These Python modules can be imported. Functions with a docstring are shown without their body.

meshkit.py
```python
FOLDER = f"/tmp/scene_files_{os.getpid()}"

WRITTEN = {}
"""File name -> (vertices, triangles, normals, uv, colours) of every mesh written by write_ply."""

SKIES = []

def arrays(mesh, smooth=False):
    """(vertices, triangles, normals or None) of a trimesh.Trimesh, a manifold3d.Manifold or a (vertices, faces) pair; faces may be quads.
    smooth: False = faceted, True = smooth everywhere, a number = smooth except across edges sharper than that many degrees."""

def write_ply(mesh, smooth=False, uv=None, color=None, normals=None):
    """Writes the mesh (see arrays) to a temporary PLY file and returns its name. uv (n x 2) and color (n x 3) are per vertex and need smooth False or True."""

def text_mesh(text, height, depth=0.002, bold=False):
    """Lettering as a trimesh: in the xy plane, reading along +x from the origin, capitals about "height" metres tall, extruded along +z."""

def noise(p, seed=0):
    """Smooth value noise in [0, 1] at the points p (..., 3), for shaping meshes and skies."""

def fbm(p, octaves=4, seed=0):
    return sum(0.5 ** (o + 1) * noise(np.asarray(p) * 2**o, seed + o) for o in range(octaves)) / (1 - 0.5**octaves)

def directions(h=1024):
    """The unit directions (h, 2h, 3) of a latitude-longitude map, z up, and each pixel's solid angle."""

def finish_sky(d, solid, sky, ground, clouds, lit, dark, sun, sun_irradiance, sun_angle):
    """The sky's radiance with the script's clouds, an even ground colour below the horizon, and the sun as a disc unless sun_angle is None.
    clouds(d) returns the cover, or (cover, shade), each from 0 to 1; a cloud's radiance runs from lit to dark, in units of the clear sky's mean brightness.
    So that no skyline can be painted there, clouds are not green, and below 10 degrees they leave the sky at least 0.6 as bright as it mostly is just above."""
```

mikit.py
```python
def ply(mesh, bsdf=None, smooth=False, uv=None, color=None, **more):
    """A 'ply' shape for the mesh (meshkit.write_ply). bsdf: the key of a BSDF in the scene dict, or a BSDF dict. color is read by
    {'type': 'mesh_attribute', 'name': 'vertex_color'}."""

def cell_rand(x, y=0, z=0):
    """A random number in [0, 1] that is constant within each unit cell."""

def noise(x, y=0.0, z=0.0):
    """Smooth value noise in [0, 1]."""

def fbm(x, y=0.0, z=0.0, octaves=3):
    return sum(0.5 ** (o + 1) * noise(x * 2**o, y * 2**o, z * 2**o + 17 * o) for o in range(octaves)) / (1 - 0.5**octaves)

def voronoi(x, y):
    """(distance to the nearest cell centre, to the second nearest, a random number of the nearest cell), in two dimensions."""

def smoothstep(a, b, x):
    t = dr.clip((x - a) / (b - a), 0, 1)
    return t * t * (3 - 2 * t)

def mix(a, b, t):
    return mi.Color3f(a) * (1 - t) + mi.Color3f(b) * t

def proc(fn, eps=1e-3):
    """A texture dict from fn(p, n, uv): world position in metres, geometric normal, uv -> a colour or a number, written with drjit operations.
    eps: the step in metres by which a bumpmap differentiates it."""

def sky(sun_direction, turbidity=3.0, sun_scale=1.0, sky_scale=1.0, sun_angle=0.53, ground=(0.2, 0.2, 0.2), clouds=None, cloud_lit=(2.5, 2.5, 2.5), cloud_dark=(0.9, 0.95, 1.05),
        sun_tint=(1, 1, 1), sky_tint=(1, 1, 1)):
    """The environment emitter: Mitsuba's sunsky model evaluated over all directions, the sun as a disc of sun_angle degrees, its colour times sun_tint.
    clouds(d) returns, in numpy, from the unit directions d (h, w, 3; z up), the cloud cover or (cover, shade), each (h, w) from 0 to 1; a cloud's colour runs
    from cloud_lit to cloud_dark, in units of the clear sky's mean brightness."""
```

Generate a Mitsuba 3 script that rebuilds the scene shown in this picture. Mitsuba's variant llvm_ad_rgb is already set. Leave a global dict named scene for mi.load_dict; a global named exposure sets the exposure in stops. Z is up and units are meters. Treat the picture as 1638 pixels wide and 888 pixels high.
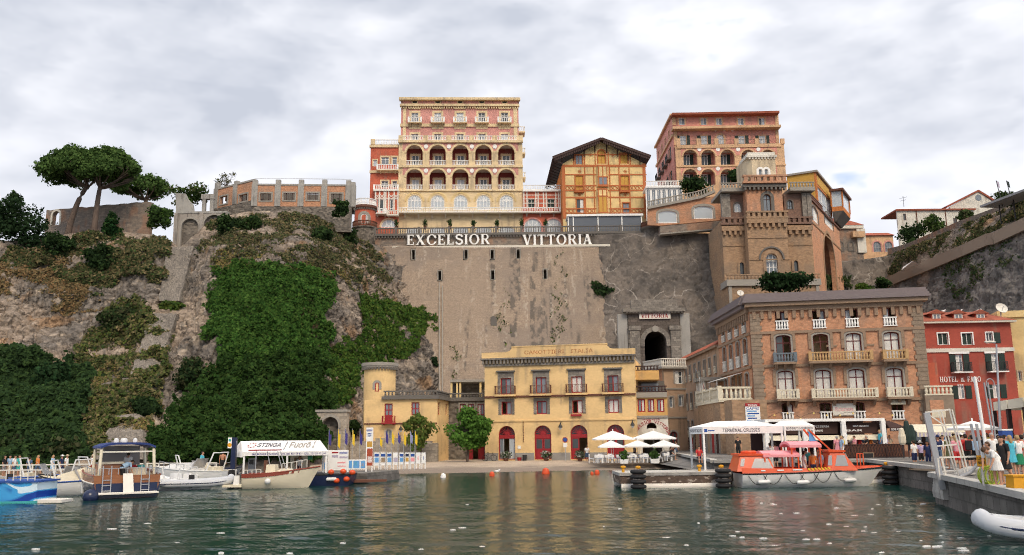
import math,random
import numpy as np,trimesh,manifold3d as m3,mitsuba as mi,drjit as dr,mikit,meshkit
from mikit import noise as N3,fbm,voronoi,cell_rand,smoothstep,mix
from shapely.geometry import Polygon,Point,box as sbox
from shapely.ops import unary_union
from shapely import affinity
from scipy.spatial import cKDTree
scene,labels = {},{}
# camera, sky, exposure
EYE,FOC = np.array([0.0,0.0,3.2]),1400.0
PITCH,ROLL,K = math.atan(256 / FOC),0.011,FOC / 1214.2
SP,CP,SR,CR = math.sin(PITCH),math.cos(PITCH),math.sin(ROLL),math.cos(ROLL)
scene['camera'] = {'type': 'perspective','fov': math.degrees(2 * math.atan(819 / FOC)),'fov_axis': 'x','near_clip': 0.5,'far_clip': 3000.0,
 'to_world': mi.ScalarTransform4f().look_at(EYE.tolist(),(EYE + [0,CP,SP]).tolist(),[SR,-CR * SP,CR * CP])}
exposure = 2.45
def clouds(d):
 z = np.maximum(d[...,2],0)
 q = d / (z + 0.55)[...,None]
 p = np.stack([q[...,0],q[...,1],z * 1.3],-1)
 big = meshkit.fbm(p * [2.2,2.6,2.0] + [4.3,1.7,0],4,3)
 fine = meshkit.fbm(p * [6.0,7.0,9.0] + [1.1,7.7,0] + 2.2 * big[...,None],6,11)
 wisp = meshkit.fbm(p * [17.0,19.0,22.0] + [9.1,2.7,0] + 2.5 * fine[...,None],5,23)
 az = d[...,0] / np.maximum(np.hypot(d[...,0],d[...,1]),1e-6)
 v = 0.36 * big + 0.38 * fine + 0.26 * wisp
 shade = 0.40 + (0.5 - v) * 3.9 - 0.27 * az
 gap = np.clip((v - 0.565) / 0.05,0,1) * np.clip((wisp - 0.54) / 0.08,0,1) * np.clip(0.4 + az * 1.5,0,1)
 low = np.clip((0.40 - z) / 0.3,0,1)
 shade = shade * (1 - 0.5 * low) + 0.42 * 0.5 * low
 return 1 - 0.55 * gap,np.clip(shade,0,1)
SUN = np.array([0.25,-0.9,0.85])
scene['sky_light'] = mikit.sky(SUN.tolist(),turbidity=3,sun_scale=0.30,sun_angle=25,clouds=clouds,cloud_lit=(2.42,2.44,2.56),cloud_dark=(1.36,1.45,1.66),ground=(0.06,0.08,0.08))
# helpers
def ray(px,py):
 a,b = px - 819,py - 444
 u,v = (a * CR - b * SR) / FOC,-(a * SR + b * CR) / FOC
 return np.array([u,CP - v * SP,SP + v * CP])
def at(px,py,Y):
 d = ray(px,py)
 return EYE + d * (Y * K / d[1])
def ground(px,py,z=0.0):
 d = ray(px,py)
 return EYE + d * ((z - EYE[2]) / d[2])
def to_px(P):
 q = np.atleast_2d(P) - EYE
 f = q[:,1] * CP + q[:,2] * SP
 a,b = FOC * q[:,0] / f,-FOC * (q[:,2] * CP - q[:,1] * SP) / f
 return np.stack([819 + a * CR + b * SR,444 - a * SR + b * CR],1)
_used = {}
def key_for(name,parent=None):
 k = name if parent is None else parent + '__' + name
 n = _used.get(k,-1) + 1
 _used[k] = n
 return k if n == 0 else '%s_%03d' % (k,n)
def tag(key,label=None,cat=None,group=None,kind=None):
 d = {a: b for a,b in (('label',label),('category',cat),('group',group),('kind',kind)) if b}
 labels[key] = d
 return key
def thing(name,label,cat,group=None):
 return tag(key_for(name),label,cat,group)
class Frame:
 """local (u, w, z): u to the right along a front, w out towards the viewer, z up"""
 def __init__(s,o,ang=0.0):
  s.o,s.a = np.array([o[0],o[1],o[2] if len(o) > 2 else 0.0],float),ang
  s.eu,s.ew = np.array([math.cos(ang),math.sin(ang),0]),np.array([math.sin(ang),-math.cos(ang),0])
 def w(s,v):
  v = np.asarray(v,float)
  return s.o + v[:,:1] * s.eu + v[:,1:2] * s.ew + v[:,2:3] * np.array([0,0,1.0])
 def uz(s,px,py,w=0.0):
  d,o = ray(px,py),s.o + w * s.ew
  p = EYE + d * (s.ew @ (o - EYE) / (s.ew @ d)) - s.o
  return float(p @ s.eu),float(p[2])
 def rect(s,x0,y0,x1,y1,w=0.0):
  a = s.uz((x0 + x1) / 2,y1,w)[1],s.uz((x0 + x1) / 2,y0,w)[1]
  return s.uz(x0,(y0 + y1) / 2,w)[0],a[0],s.uz(x1,(y0 + y1) / 2,w)[0],a[1]
BOXF = np.array([[0,2,1],[0,3,2],[4,5,6],[4,6,7],[0,1,5],[0,5,4],[1,2,6],[1,6,5],[2,3,7],[2,7,6],[3,0,4],[3,4,7]])
class MB:
 """collects pieces of ONE mesh"""
 def __init__(s,frame=None):
  s.v,s.f,s.n,s.fr = [],[],0,frame
 def add(s,v,f):
  v = np.asarray(v,float)
  s.v.append(v); s.f.append(np.asarray(f,int) + s.n); s.n += len(v)
  return s
 def box(s,x0,x1,y0,y1,z0,z1,tx=0.0,ty=0.0):
  return s.add([[x0,y0,z0],[x1,y0,z0],[x1,y1,z0],[x0,y1,z0],
   [x0 + tx,y0 + ty,z1],[x1 - tx,y0 + ty,z1],[x1 - tx,y1 - ty,z1],[x0 + tx,y1 - ty,z1]],BOXF)
 def hexa(s,b,t):
  return s.add(list(b) + list(t),BOXF)
 def bar(s,a,b,w,h=None):
  a,b = np.asarray(a,float),np.asarray(b,float)
  d = (b - a) / max(np.linalg.norm(b - a),1e-9)
  r = np.cross(d,[0,0,1] if abs(d[2]) < .95 else [0,1,0]); r /= np.linalg.norm(r)
  u = np.cross(r,d)
  r,u = r * w / 2,u * (h or w) / 2
  return s.add([a - r - u,a + r - u,a + r + u,a - r + u,b - r - u,b + r - u,b + r + u,b - r + u],BOXF)
 def tube(s,pts,r,n=6,caps=True):
  p = np.asarray(pts,float); m = len(p)
  rr = np.broadcast_to(np.asarray(r,float),(m,))
  t = np.gradient(p,axis=0); t /= np.linalg.norm(t,axis=1,keepdims=True) + 1e-12
  a = np.cross(t,np.where(np.abs(t[:,2:]) < 0.9,[0,0,1.0],[1.0,0,0])); a /= np.linalg.norm(a,axis=1,keepdims=True) + 1e-12
  b = np.cross(t,a); g = np.arange(n) * 2 * np.pi / n
  v = (p[:,None] + rr[:,None,None] * (np.cos(g)[None,:,None] * a[:,None] + np.sin(g)[None,:,None] * b[:,None])).reshape(-1,3)
  i,j = np.meshgrid(np.arange(m - 1),np.arange(n),indexing='ij'); k = (j + 1) % n
  f = np.concatenate([np.stack([i * n + j,i * n + k,(i + 1) * n + k],-1).reshape(-1,3),np.stack([i * n + j,(i + 1) * n + k,(i + 1) * n + j],-1).reshape(-1,3)])
  if caps:
   v = np.vstack([v,p[:1],p[-1:]]); q = np.arange(n); q1 = (q + 1) % n
   f = np.vstack([f,np.stack([q * 0 + m * n,q1,q],1),np.stack([q * 0 + m * n + 1,(m - 1) * n + q,(m - 1) * n + q1],1)])
  return s.add(v,f)
 def lathe(s,prof,c=(0,0,0),n=10):
  pr = np.asarray(prof,float); m = len(pr); g = np.arange(n) * 2 * np.pi / n
  v = np.stack([np.outer(pr[:,0],np.cos(g)) + c[0],np.outer(pr[:,0],np.sin(g)) + c[1],np.repeat(pr[:,1:2],n,1) + c[2]],-1).reshape(-1,3)
  i,j = np.meshgrid(np.arange(m - 1),np.arange(n),indexing='ij'); k = (j + 1) % n
  f = np.concatenate([np.stack([i * n + j,i * n + k,(i + 1) * n + k],-1).reshape(-1,3),np.stack([i * n + j,(i + 1) * n + k,(i + 1) * n + j],-1).reshape(-1,3)])
  return s.add(v,f)
 def ball(s,c,r,sub=1,sc=(1,1,1)):
  m = ICO[sub]
  return s.add(m[0] * r * np.asarray(sc) + np.asarray(c),m[1])
 def poly(s,P,y0,y1):
  """shapely polygon in (u, z), extruded from w=y0 to w=y1"""
  for g in getattr(P,'geoms',[P]):
   if g.geom_type != 'Polygon' or g.area < 1e-6: continue
   m = trimesh.creation.extrude_polygon(g,y1 - y0,engine='earcut')
   v = np.array(m.vertices)
   s.add(np.stack([v[:,0],v[:,2] + y0,v[:,1]],1),m.faces[:,::-1])
  return s
 def mesh(s):
  v,f = np.vstack(s.v),np.vstack(s.f)
  if s.fr is not None:
   v,f = s.fr.w(v),f[:,::-1]
  return v,f
 def put(s,name,mat,parent=None,smooth=False,**more):
  if not s.v: return None
  v,f = s.mesh()
  k = key_for(name,parent)
  scene[k] = mikit.ply(trimesh.Trimesh(v,f,process=False),'m_' + mat,smooth)
  if more: tag(k,**more)
  return k
def _ico(n):
 m = trimesh.creation.icosphere(n)
 return np.array(m.vertices),np.array(m.faces)
ICO = {n: _ico(n) for n in (0,1,2,3)}
def put_raw(k,v,f,mat,smooth=False,color=None):
 scene[k] = mikit.ply(trimesh.Trimesh(v,f,process=False),'m_' + mat,smooth,color=color)
 return k
# materials
def mat(name,d,two=True):
 scene['m_' + name] = {'type': 'twosided','b': d} if two else d
def rgb(c): return {'type': 'rgb','value': list(map(float,c))}
def plain(name,c,rough=0.6,spec=0.3,metallic=0.0):
 mat(name,{'type': 'principled','base_color': rgb(c),'roughness': rough,'specular': spec,'metallic': metallic})
def procm(name,fn,rough=0.8,bump=None,scale=1.0,spec=0.25):
 b = {'type': 'principled','base_color': mikit.proc(fn),'roughness': rough,'specular': spec}
 if bump: b = {'type': 'bumpmap','tex': mikit.proc(bump,0.02),'scale': scale,'b': b}
 mat(name,b)
def plaster(c,dirt=(0.25,0.2,0.16),amt=0.35,s=1.0):
 c2 = [x * 0.86 for x in c]
 def fn(p,n,uv):
  a = fbm(p.x * 0.35 * s,p.y * 0.35 * s,p.z * 0.5 * s,3)
  st = fbm((p.x + p.y) * 3.0,p.z * 0.25,0.0,3)
  g = N3(p.x * 9,p.y * 9,p.z * 9)
  col = mix(c,c2,smoothstep(0.35,0.7,a))
  col = mix(col,dirt,amt * smoothstep(0.52,0.8,st) * smoothstep(0.3,0.6,a))
  return col * (0.94 + 0.12 * g)
 return fn
def masonry(c1,c2,mortar,bw,bh,dirt=None,joint=0.12,damt=0.5):
 """courses of bricks or blocks, their tones uneven"""
 def fn(p,n,uv):
  u = p.x * dr.abs(n.y) + p.y * dr.abs(n.x) + 0.35 * (p.x + p.y) * dr.abs(n.z)
  r = dr.floor(p.z / bh)
  uu = u / bw + 0.5 * (r - 2 * dr.floor(r / 2)) + 0.21 * cell_rand(r)
  k = cell_rand(dr.floor(uu),r,3)
  fx,fz = uu - dr.floor(uu),p.z / bh - r
  m = dr.maximum(smoothstep(1 - joint,1,fx),smoothstep(1 - joint * 1.6,1,fz))
  a = fbm(p.x * 0.4,p.y * 0.4,p.z * 0.4,3)
  col = mix(mix(c1,c2,k),mortar,0.8 * m)
  if dirt is not None:
   col = mix(col,dirt,damt * smoothstep(0.45,0.75,a + 0.25 * (N3(u * 2.5,p.z * 0.3) - 0.5)))
  return col * (0.85 + 0.3 * N3(p.x * 5,p.y * 5,p.z * 5))
 return fn
def rock_fn(p,n,uv):
 a = fbm(p.x * 0.12,p.y * 0.12,p.z * 0.16,4)
 b = fbm(p.x * 0.9,p.y * 0.9,p.z * 0.7,4)
 s = fbm(p.x * 3.1,p.y * 3.1,p.z * 3.1,2)
 v = N3((p.x + p.y * .6) * 1.6,p.z * 0.12,3.0)
 c = mix((0.30,0.24,0.19),(0.17,0.15,0.132),smoothstep(0.38,0.62,a))
 c = mix(c,(0.38,0.315,0.25),0.8 * smoothstep(0.55,0.7,b))
 c = mix(c,(0.30,0.17,0.08),0.6 * smoothstep(0.60,0.72,fbm(p.x * .3 + 9,p.y * .3,p.z * .25,3)))
 c = mix(c,(0.075,0.07,0.066),0.55 * smoothstep(0.62,0.85,v) * smoothstep(.4,.55,b))
 k = 1 - smoothstep(0.0,0.035,dr.abs(fbm(p.x * .55 + 5,p.y * .55,p.z * .16,3) - .5))
 return mix(c,(0.05,0.045,0.04),.5 * k) * (0.55 + 0.8 * s)
procm('rock',rock_fn,0.95,lambda p,n,uv: fbm(p.x * 1.7,p.y * 1.7,p.z * 1.7,5),0.8)
def dark_rock_fn(p,n,uv):
 a = fbm(p.x * 0.25,p.y * 0.25,p.z * 0.12,4)
 b = fbm(p.x * 1.1,p.y * 1.1,p.z * 0.8,4)
 s = fbm(p.x * 3.1,p.y * 3.1,p.z * 2.1,2)
 c = mix((0.10,0.095,0.092),(0.17,0.155,0.145),smoothstep(0.35,0.65,a))
 c = mix(c,(0.26,0.20,0.16),0.7 * smoothstep(0.58,0.70,fbm(p.x * .12 + 3,p.y * .12,p.z * .1,3)))
 c = mix(c,(0.055,0.058,0.055),0.6 * smoothstep(0.55,0.75,b))
 return c * (0.65 + 0.7 * s)
procm('dark_rock',dark_rock_fn,0.95,lambda p,n,uv: fbm(p.x * 2.2,p.y * 2.2,p.z * 1.6,4),0.35)
def grey_face_fn(p,n,uv):
 a = fbm(p.x * 0.22,p.y * 0.22,p.z * 0.2,4)
 b = fbm(p.x * 1.3,p.y * 1.3,p.z * 1.1,4)
 wx,wz = p.x + 1.2 * (fbm(p.x * .4,p.z * .4,1.,3) - .5) * 3,p.z + 1.2 * (fbm(p.x * .4,p.z * .4,7.,3) - .5) * 3
 f1,f2,k = voronoi(wx * 0.28,wz * 0.22)
 vein = 1 - smoothstep(0.0,0.045,f2 - f1)
 c = mix((0.115,0.102,0.092),(0.175,0.15,0.13),smoothstep(0.35,0.65,a))
 c = mix(c,(0.065,0.06,0.056),0.7 * smoothstep(0.52,0.66,fbm(p.x * .9,p.y * .9,p.z * .25,4)))
 c = mix(c,(0.20,0.175,0.155),0.5 * smoothstep(0.55,0.7,b))
 c = mix(c,(0.36,0.33,0.30),0.9 * vein * smoothstep(.4,.6,a + .3 * (k - .5)))
 return c * (0.75 + 0.5 * fbm(p.x * 4,p.y * 4,p.z * 4,2))
procm('grey_face',grey_face_fn,0.95,lambda p,n,uv: fbm(p.x * 1.6,p.y * 1.6,p.z * 1.6,4),0.3)
_tuff = masonry((0.34,0.265,0.20),(0.26,0.20,0.155),(0.20,0.165,0.135),0.55,0.30)
def tuff_fn(p,n,uv):
 c = _tuff(p,n,uv)
 b = fbm(p.x * 0.15 + 4,p.z * 0.22,0.5,4)
 c = mix(c,(0.21,0.175,0.15),0.6 * smoothstep(0.40,0.70,b))
 st = fbm(p.x * 0.9,p.z * 0.07,2.0,3)
 c = mix(c,(0.07,0.066,0.06),0.7 * smoothstep(0.56,0.74,st) * smoothstep(0.35,0.65,fbm(p.x * 1.5,p.z * 1.2,4.0,3)))
 wh = fbm(p.x * 1.6 + 30,p.z * 0.2,8.0,3)
 return mix(c,(0.48,0.43,0.36),0.35 * smoothstep(0.62,0.78,wh) * smoothstep(0.45,.6,N3(p.x * 3,p.z * 3,1.)))
procm('tuff_wall',tuff_fn,0.95,lambda p,n,uv: fbm(p.x * 3,p.y * 3,p.z * 4,3),0.12)
procm('rubble',masonry((0.27,0.24,0.205),(0.11,0.10,0.09),(0.19,0.165,0.14),0.42,0.26,(0.10,0.09,0.08),0.15,0.6),0.95,
 lambda p,n,uv: fbm(p.x * 3,p.y * 3,p.z * 3,4),0.45)
def sand_fn(p,n,uv):
 a = fbm(p.x * 0.5,p.y * 0.5,0.,4)
 wet = smoothstep(0.42,0.18,p.z + 0.25 * (fbm(p.x * .6,p.y * .6,2.,3) - .5))
 c = mix((0.34,0.28,0.22),(0.27,0.22,0.175),a)
 c = mix(c,(0.17,0.14,0.115),wet)
 return c * (0.8 + 0.4 * fbm(p.x * 7,p.y * 7,0.,2))
procm('sand',sand_fn,0.95)
procm('concrete',plaster((0.34,0.33,0.31),(0.12,0.11,0.10),0.6),0.9)
mat('leaf',{'type': 'principledthin','base_color': {'type': 'mesh_attribute','name': 'vertex_color'},'roughness': 0.6,'diff_trans': 0.5},two=False)
mat('water',{'type': 'bumpmap','tex': mikit.proc(lambda p,n,uv: 0.6 * fbm(p.x * 1.5,p.y * 3.4,0.,3) + 0.4 * fbm(p.x * 5.0,p.y * 11,3.,2),0.01),'scale': 0.022,
 'b': {'type': 'principled','base_color': rgb((0.005,0.027,0.022)),'roughness': 0.03,'eta': 1.34}})
# water and terrain
def build_water():
 R = np.concatenate([[2.0,8.0],np.geomspace(18,88,560),np.geomspace(90,200,80),[500]])
 A = np.linspace(-0.86,0.86,520)
 r,a = np.meshgrid(R,A,indexing='ij')
 X,Y = r * np.sin(a),r * np.cos(a)
 rnd = np.random.RandomState(5)
 Z = np.zeros_like(X)
 for lam,amp,nn in ((5.5,.016,4),(2.6,.014,7),(1.3,.010,9),(0.7,.005,9)):
  for _ in range(nn):
   th = rnd.normal(1.45,0.5); L = lam * rnd.uniform(.75,1.3)
   kx,ky = 2 * np.pi / L * math.cos(th),2 * np.pi / L * math.sin(th)
   Z += amp / math.sqrt(nn) * np.sin(kx * X + ky * Y + rnd.uniform(0,6.3))
 fade = np.interp(r,[18,52,88,170],[1.0,0.8,0.4,0.2])
 patch = 0.55 + 0.9 * meshkit.fbm(np.stack([X * .09,Y * .14,0 * X],-1),3,4)
 Z = Z * fade * patch
 n,m = X.shape
 i,j = np.meshgrid(np.arange(n - 1),np.arange(m - 1),indexing='ij')
 q = i * m + j
 f = np.concatenate([np.stack([q,q + m,q + m + 1],-1).reshape(-1,3),np.stack([q,q + m + 1,q + 1],-1).reshape(-1,3)])[:,::-1]
 tag(put_raw(key_for('sea_water'),np.stack([X,Y,Z],-1).reshape(-1,3),f,'water',True),'dark green harbour water with small ripples','water',kind='structure')
build_water()
MB().box(-500,500,-300,1.0,-0.5,-0.02).put('sea_beyond','water',None,kind='structure')
def grid_faces(n,m):
 i,j = np.meshgrid(np.arange(n - 1),np.arange(m - 1),indexing='ij')
 q = i * m + j
 return np.concatenate([np.stack([q,q + 1,q + m + 1],-1).reshape(-1,3),np.stack([q,q + m + 1,q + m],-1).reshape(-1,3)])
def in_poly(p,q):
 p = np.asarray(p,float); r = np.zeros(len(q),bool)
 for (x0,y0),(x1,y1) in zip(p,np.roll(p,-1,0)):
  if y0 != y1: r ^= ((q[:,1] < y0) != (q[:,1] < y1)) & (q[:,0] < x0 + (q[:,1] - y0) / (y1 - y0) * (x1 - x0))
 return r
class Sheet:
 """a cliff face: control columns (base point, crest point, profile), displaced; hit() finds the surface seen at a place of the photo"""
 def __init__(s,name,cols,mat,nu,nv,amp,seed,label,back=40.0,freq=0.16,ridge=1.0):
  px = np.array([c[0] for c in cols],float)
  B = np.array([at(c[0],c[1],c[2]) for c in cols]); T_ = np.array([at(c[0],c[3],c[4]) for c in cols])
  prof = np.array([c[5] for c in cols])
  t = np.linspace(px[0],px[-1],nu); h = np.linspace(0,1,nv)
  Bi = np.stack([np.interp(t,px,B[:,k]) for k in range(3)],1); Ti = np.stack([np.interp(t,px,T_[:,k]) for k in range(3)],1)
  Pi = np.stack([np.interp(t,px,prof[:,k]) for k in range(3)],1)
  from scipy.ndimage import gaussian_filter1d
  sg = nu / 90
  Bi,Pi = gaussian_filter1d(Bi,sg,axis=0,mode='nearest'),gaussian_filter1d(Pi,sg,axis=0,mode='nearest')
  Ti = gaussian_filter1d(Ti,sg * 0.5,axis=0,mode='nearest')
  S = np.stack([np.interp(h,[0,.25,.5,.75,1],[0,*Pi[i],1]) for i in range(nu)])
  S = gaussian_filter1d(S,nv / 30,axis=1,mode='nearest')
  P = np.empty((nu,nv,3))
  P[...,2] = Bi[:,None,2] + h[None] * (Ti - Bi)[:,None,2]
  for k in (0,1): P[...,k] = Bi[:,None,k] + S * (Ti - Bi)[:,None,k]
  d1,d2 = np.gradient(P,axis=0),np.gradient(P,axis=1)
  nr = np.cross(d1,d2); nr /= np.linalg.norm(nr,axis=2,keepdims=True) + 1e-9
  q = P * [1,1,0.8]
  f1 = meshkit.fbm(q * freq,4,seed) - .5
  f2 = np.abs(meshkit.fbm(q * [freq * 1.4,freq * 1.4,freq * .35] + 7,3,seed + 9) - .5) * ridge
  f3 = meshkit.fbm(q * freq * 6,3,seed + 5) - .5
  edge = np.clip(np.minimum(h,1 - h) * 12,0.15,1)[None]
  f4 = (P[...,2] * .36 + 2.2 * meshkit.fbm(q * .22,3,seed + 2)) % 1.0
  f5 = np.abs(meshkit.fbm(q * [.9,.9,.35],4,seed + 3) - .5)
  P = P + nr * ((2.6 * f1 - 2.2 * f2 + 0.8 * f3 + .45 * f4 ** 3 - .9 * np.clip(.07 - f5,0,1) * 8) * amp * edge)[...,None]
  s.P,s.nr,s.mat = P,nr,mat
  top = P[:,-1:,:] + np.array([0,back,0.0])
  mid = P[:,-1:,:] + np.array([0,2.0,0.3])
  G = np.concatenate([np.concatenate([P[:,:1,:2] + [0,-.6],np.full((nu,1,1),-2.0)],2),P,mid,top],1)
  s.G,s.F = G.reshape(-1,3),grid_faces(nu,nv + 3)
  s.key = tag(put_raw(key_for(name),s.G,s.F,mat,True),label,'cliff',kind='structure')
  s.flat,s.fn = P.reshape(-1,3),nr.reshape(-1,3)
  s.px = to_px(s.flat); s.tree = cKDTree(s.px)
  s.shape = (nu,nv)
 def hit(s,px,py):
  i = s.tree.query([px,py])[1]
  return s.flat[i],s.fn[i]
 def cut(s,polys):
  """cuts real openings through the sheet"""
  q = to_px(s.G); m = np.zeros(len(q),bool)
  for p in polys: m |= in_poly(p,q)
  s.F = s.F[~m[s.F].any(1)]; put_raw(s.key,s.G,s.F,s.mat,True)
 def inside(s,polys):
  """indices of the surface points seen within outlines measured in the photo"""
  out = np.zeros(len(s.flat),bool)
  j = np.stack([meshkit.fbm(s.flat * .35 + o,4,50) - .5 for o in (0,31.0)],1)
  for p in polys: out |= in_poly(p,s.px + 55 * j)
  return np.nonzero(out)[0]
cliff = Sheet('cliff',[
 (-160,745,68,380,108,(.5,.72,.85)),(0,745,68,386,112,(.5,.72,.85)),(60,745,70,384,114,(.48,.72,.86)),(130,745,71,372,116,(.45,.72,.86)),
 (200,742,72,372,118,(.4,.7,.85)),(240,742,73,376,118,(.4,.62,.8)),(262,742,73,384,118,(.4,.62,.8)),(285,742,74,398,118,(.4,.6,.8)),(340,742,75,352,122,(.36,.5,.75)),
 (400,740,77,338,124,(.36,.46,.7)),(480,738,80,340,128,(.35,.45,.65)),(535,737,85,348,131,(.35,.5,.7)),(562,737,88,376,132,(.35,.5,.7)),(580,737,92,390,133,(.35,.5,.7)),
 (600,737,97,392,135,(.35,.55,.75)),(640,737,106,393,136,(.3,.55,.8)),(690,737,113,398,139,(.2,.5,.9)),(720,737,121,398,142,(.2,.5,.85)),(770,737,126,400,144,(.3,.6,.85))],
 'rock',620,300,1.15,3,'tall tan and grey rock cliff rising behind the left pier',60)
# retaining wall, right rocks, ground
wall_sheet = Sheet('retaining_wall',[
 (600,740,115.5,395,135.2,(.30,.56,.80)),(630,740,115.5,393,135,(.30,.56,.80)),(700,740,115,396,134.6,(.30,.56,.80)),(850,740,114.5,396,134.4,(.30,.56,.80)),(940,740,116,396,134.4,(.32,.58,.82)),(1010,740,122,396,137,(.3,.56,.8))],
 'tuff_wall',240,160,0.10,21,'x',6)
labels[wall_sheet.key] = {'label': 'tall battered retaining wall of tan tuff blocks below the white hotel letters','category': 'retaining wall'}
grey_face = Sheet('rock_face',[
 (930,742,128,378,137,(.2,.45,.75)),(960,742,122,376,135.5,(.25,.5,.8)),(1040,742,120,372,134.5,(.3,.5,.8)),(1150,742,118,374,133,(.3,.5,.8)),(1200,742,122,420,133,(.3,.5,.8)),(1300,742,126,440,136,(.3,.5,.8)),(1360,742,140,445,152,(.3,.5,.8))],
 'grey_face',300,220,0.38,33,'grey rock face with pale root traces right of the retaining wall',30)
right_cliff = Sheet('dark_cliff',[
 (1300,742,150,470,168,(.3,.5,.75)),(1360,742,140,468,160,(.3,.5,.75)),(1420,742,130,452,150,(.3,.5,.75)),(1480,742,120,426,138,(.3,.5,.75)),(1540,742,112,396,128,(.3,.5,.75)),(1640,742,100,352,116,(.3,.5,.75)),(1800,742,84,290,98,(.3,.5,.75))],
 'dark_rock',300,200,0.7,41,'dark grey cliff behind the brick house and the red hotel',30)
upper_bank = Sheet('cliff_bank',[
 (1325,480,176,438,180,(.3,.5,.75)),(1360,475,166,428,171,(.3,.5,.75)),(1425,460,155,408,160,(.3,.5,.75)),(1480,432,143,388,148,(.3,.5,.75)),(1540,403,132,362,137,(.3,.5,.75)),(1640,360,119,322,124,(.3,.5,.75)),(1800,300,100,262,106,(.3,.5,.75))],
 'rock',260,60,0.5,44,'upper rocky bank with hanging plants above the ramp parapet',60)
def beach():
 xs,ys = np.linspace(-24,34,150),np.concatenate([K * np.linspace(62,92,120),K * np.linspace(93,135,20)])
 X,Y = np.meshgrid(xs,ys,indexing='ij')
 line = K * 73.5 + 0.9 * meshkit.fbm(np.stack([X * .15,0 * X,0 * X],-1),3,2) + np.clip(X,-10,30) * 0.18
 Z = np.clip((Y - line) * 0.045,-1.0,0.62) + 0.06 * (meshkit.fbm(np.stack([X * .5,Y * .5,0 * X],-1),4,8) - .5)
 tag(put_raw(key_for('beach'),np.stack([X,Y,Z],-1).reshape(-1,3),grid_faces(len(xs),len(ys)),'sand',True),'small grey sand beach before the yellow clubhouse','beach',kind='structure')
beach()
procm('paving',masonry((0.15,0.145,0.14),(0.11,0.105,0.10),(0.07,0.07,0.068),0.6,0.6),0.85)
procm('quay_stone',masonry((0.16,0.15,0.14),(0.10,0.095,0.09),(0.06,0.058,0.055),0.9,0.5,(0.05,0.05,0.045)),0.85)
QZ = 1.35
EDGE = [(15.6,23.5),(17.8,30.3),(19.6,36.4),(22.4,38.6),(25.6,56),(14.8,57.5),(15.4,60),(17.5,84)]
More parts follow.
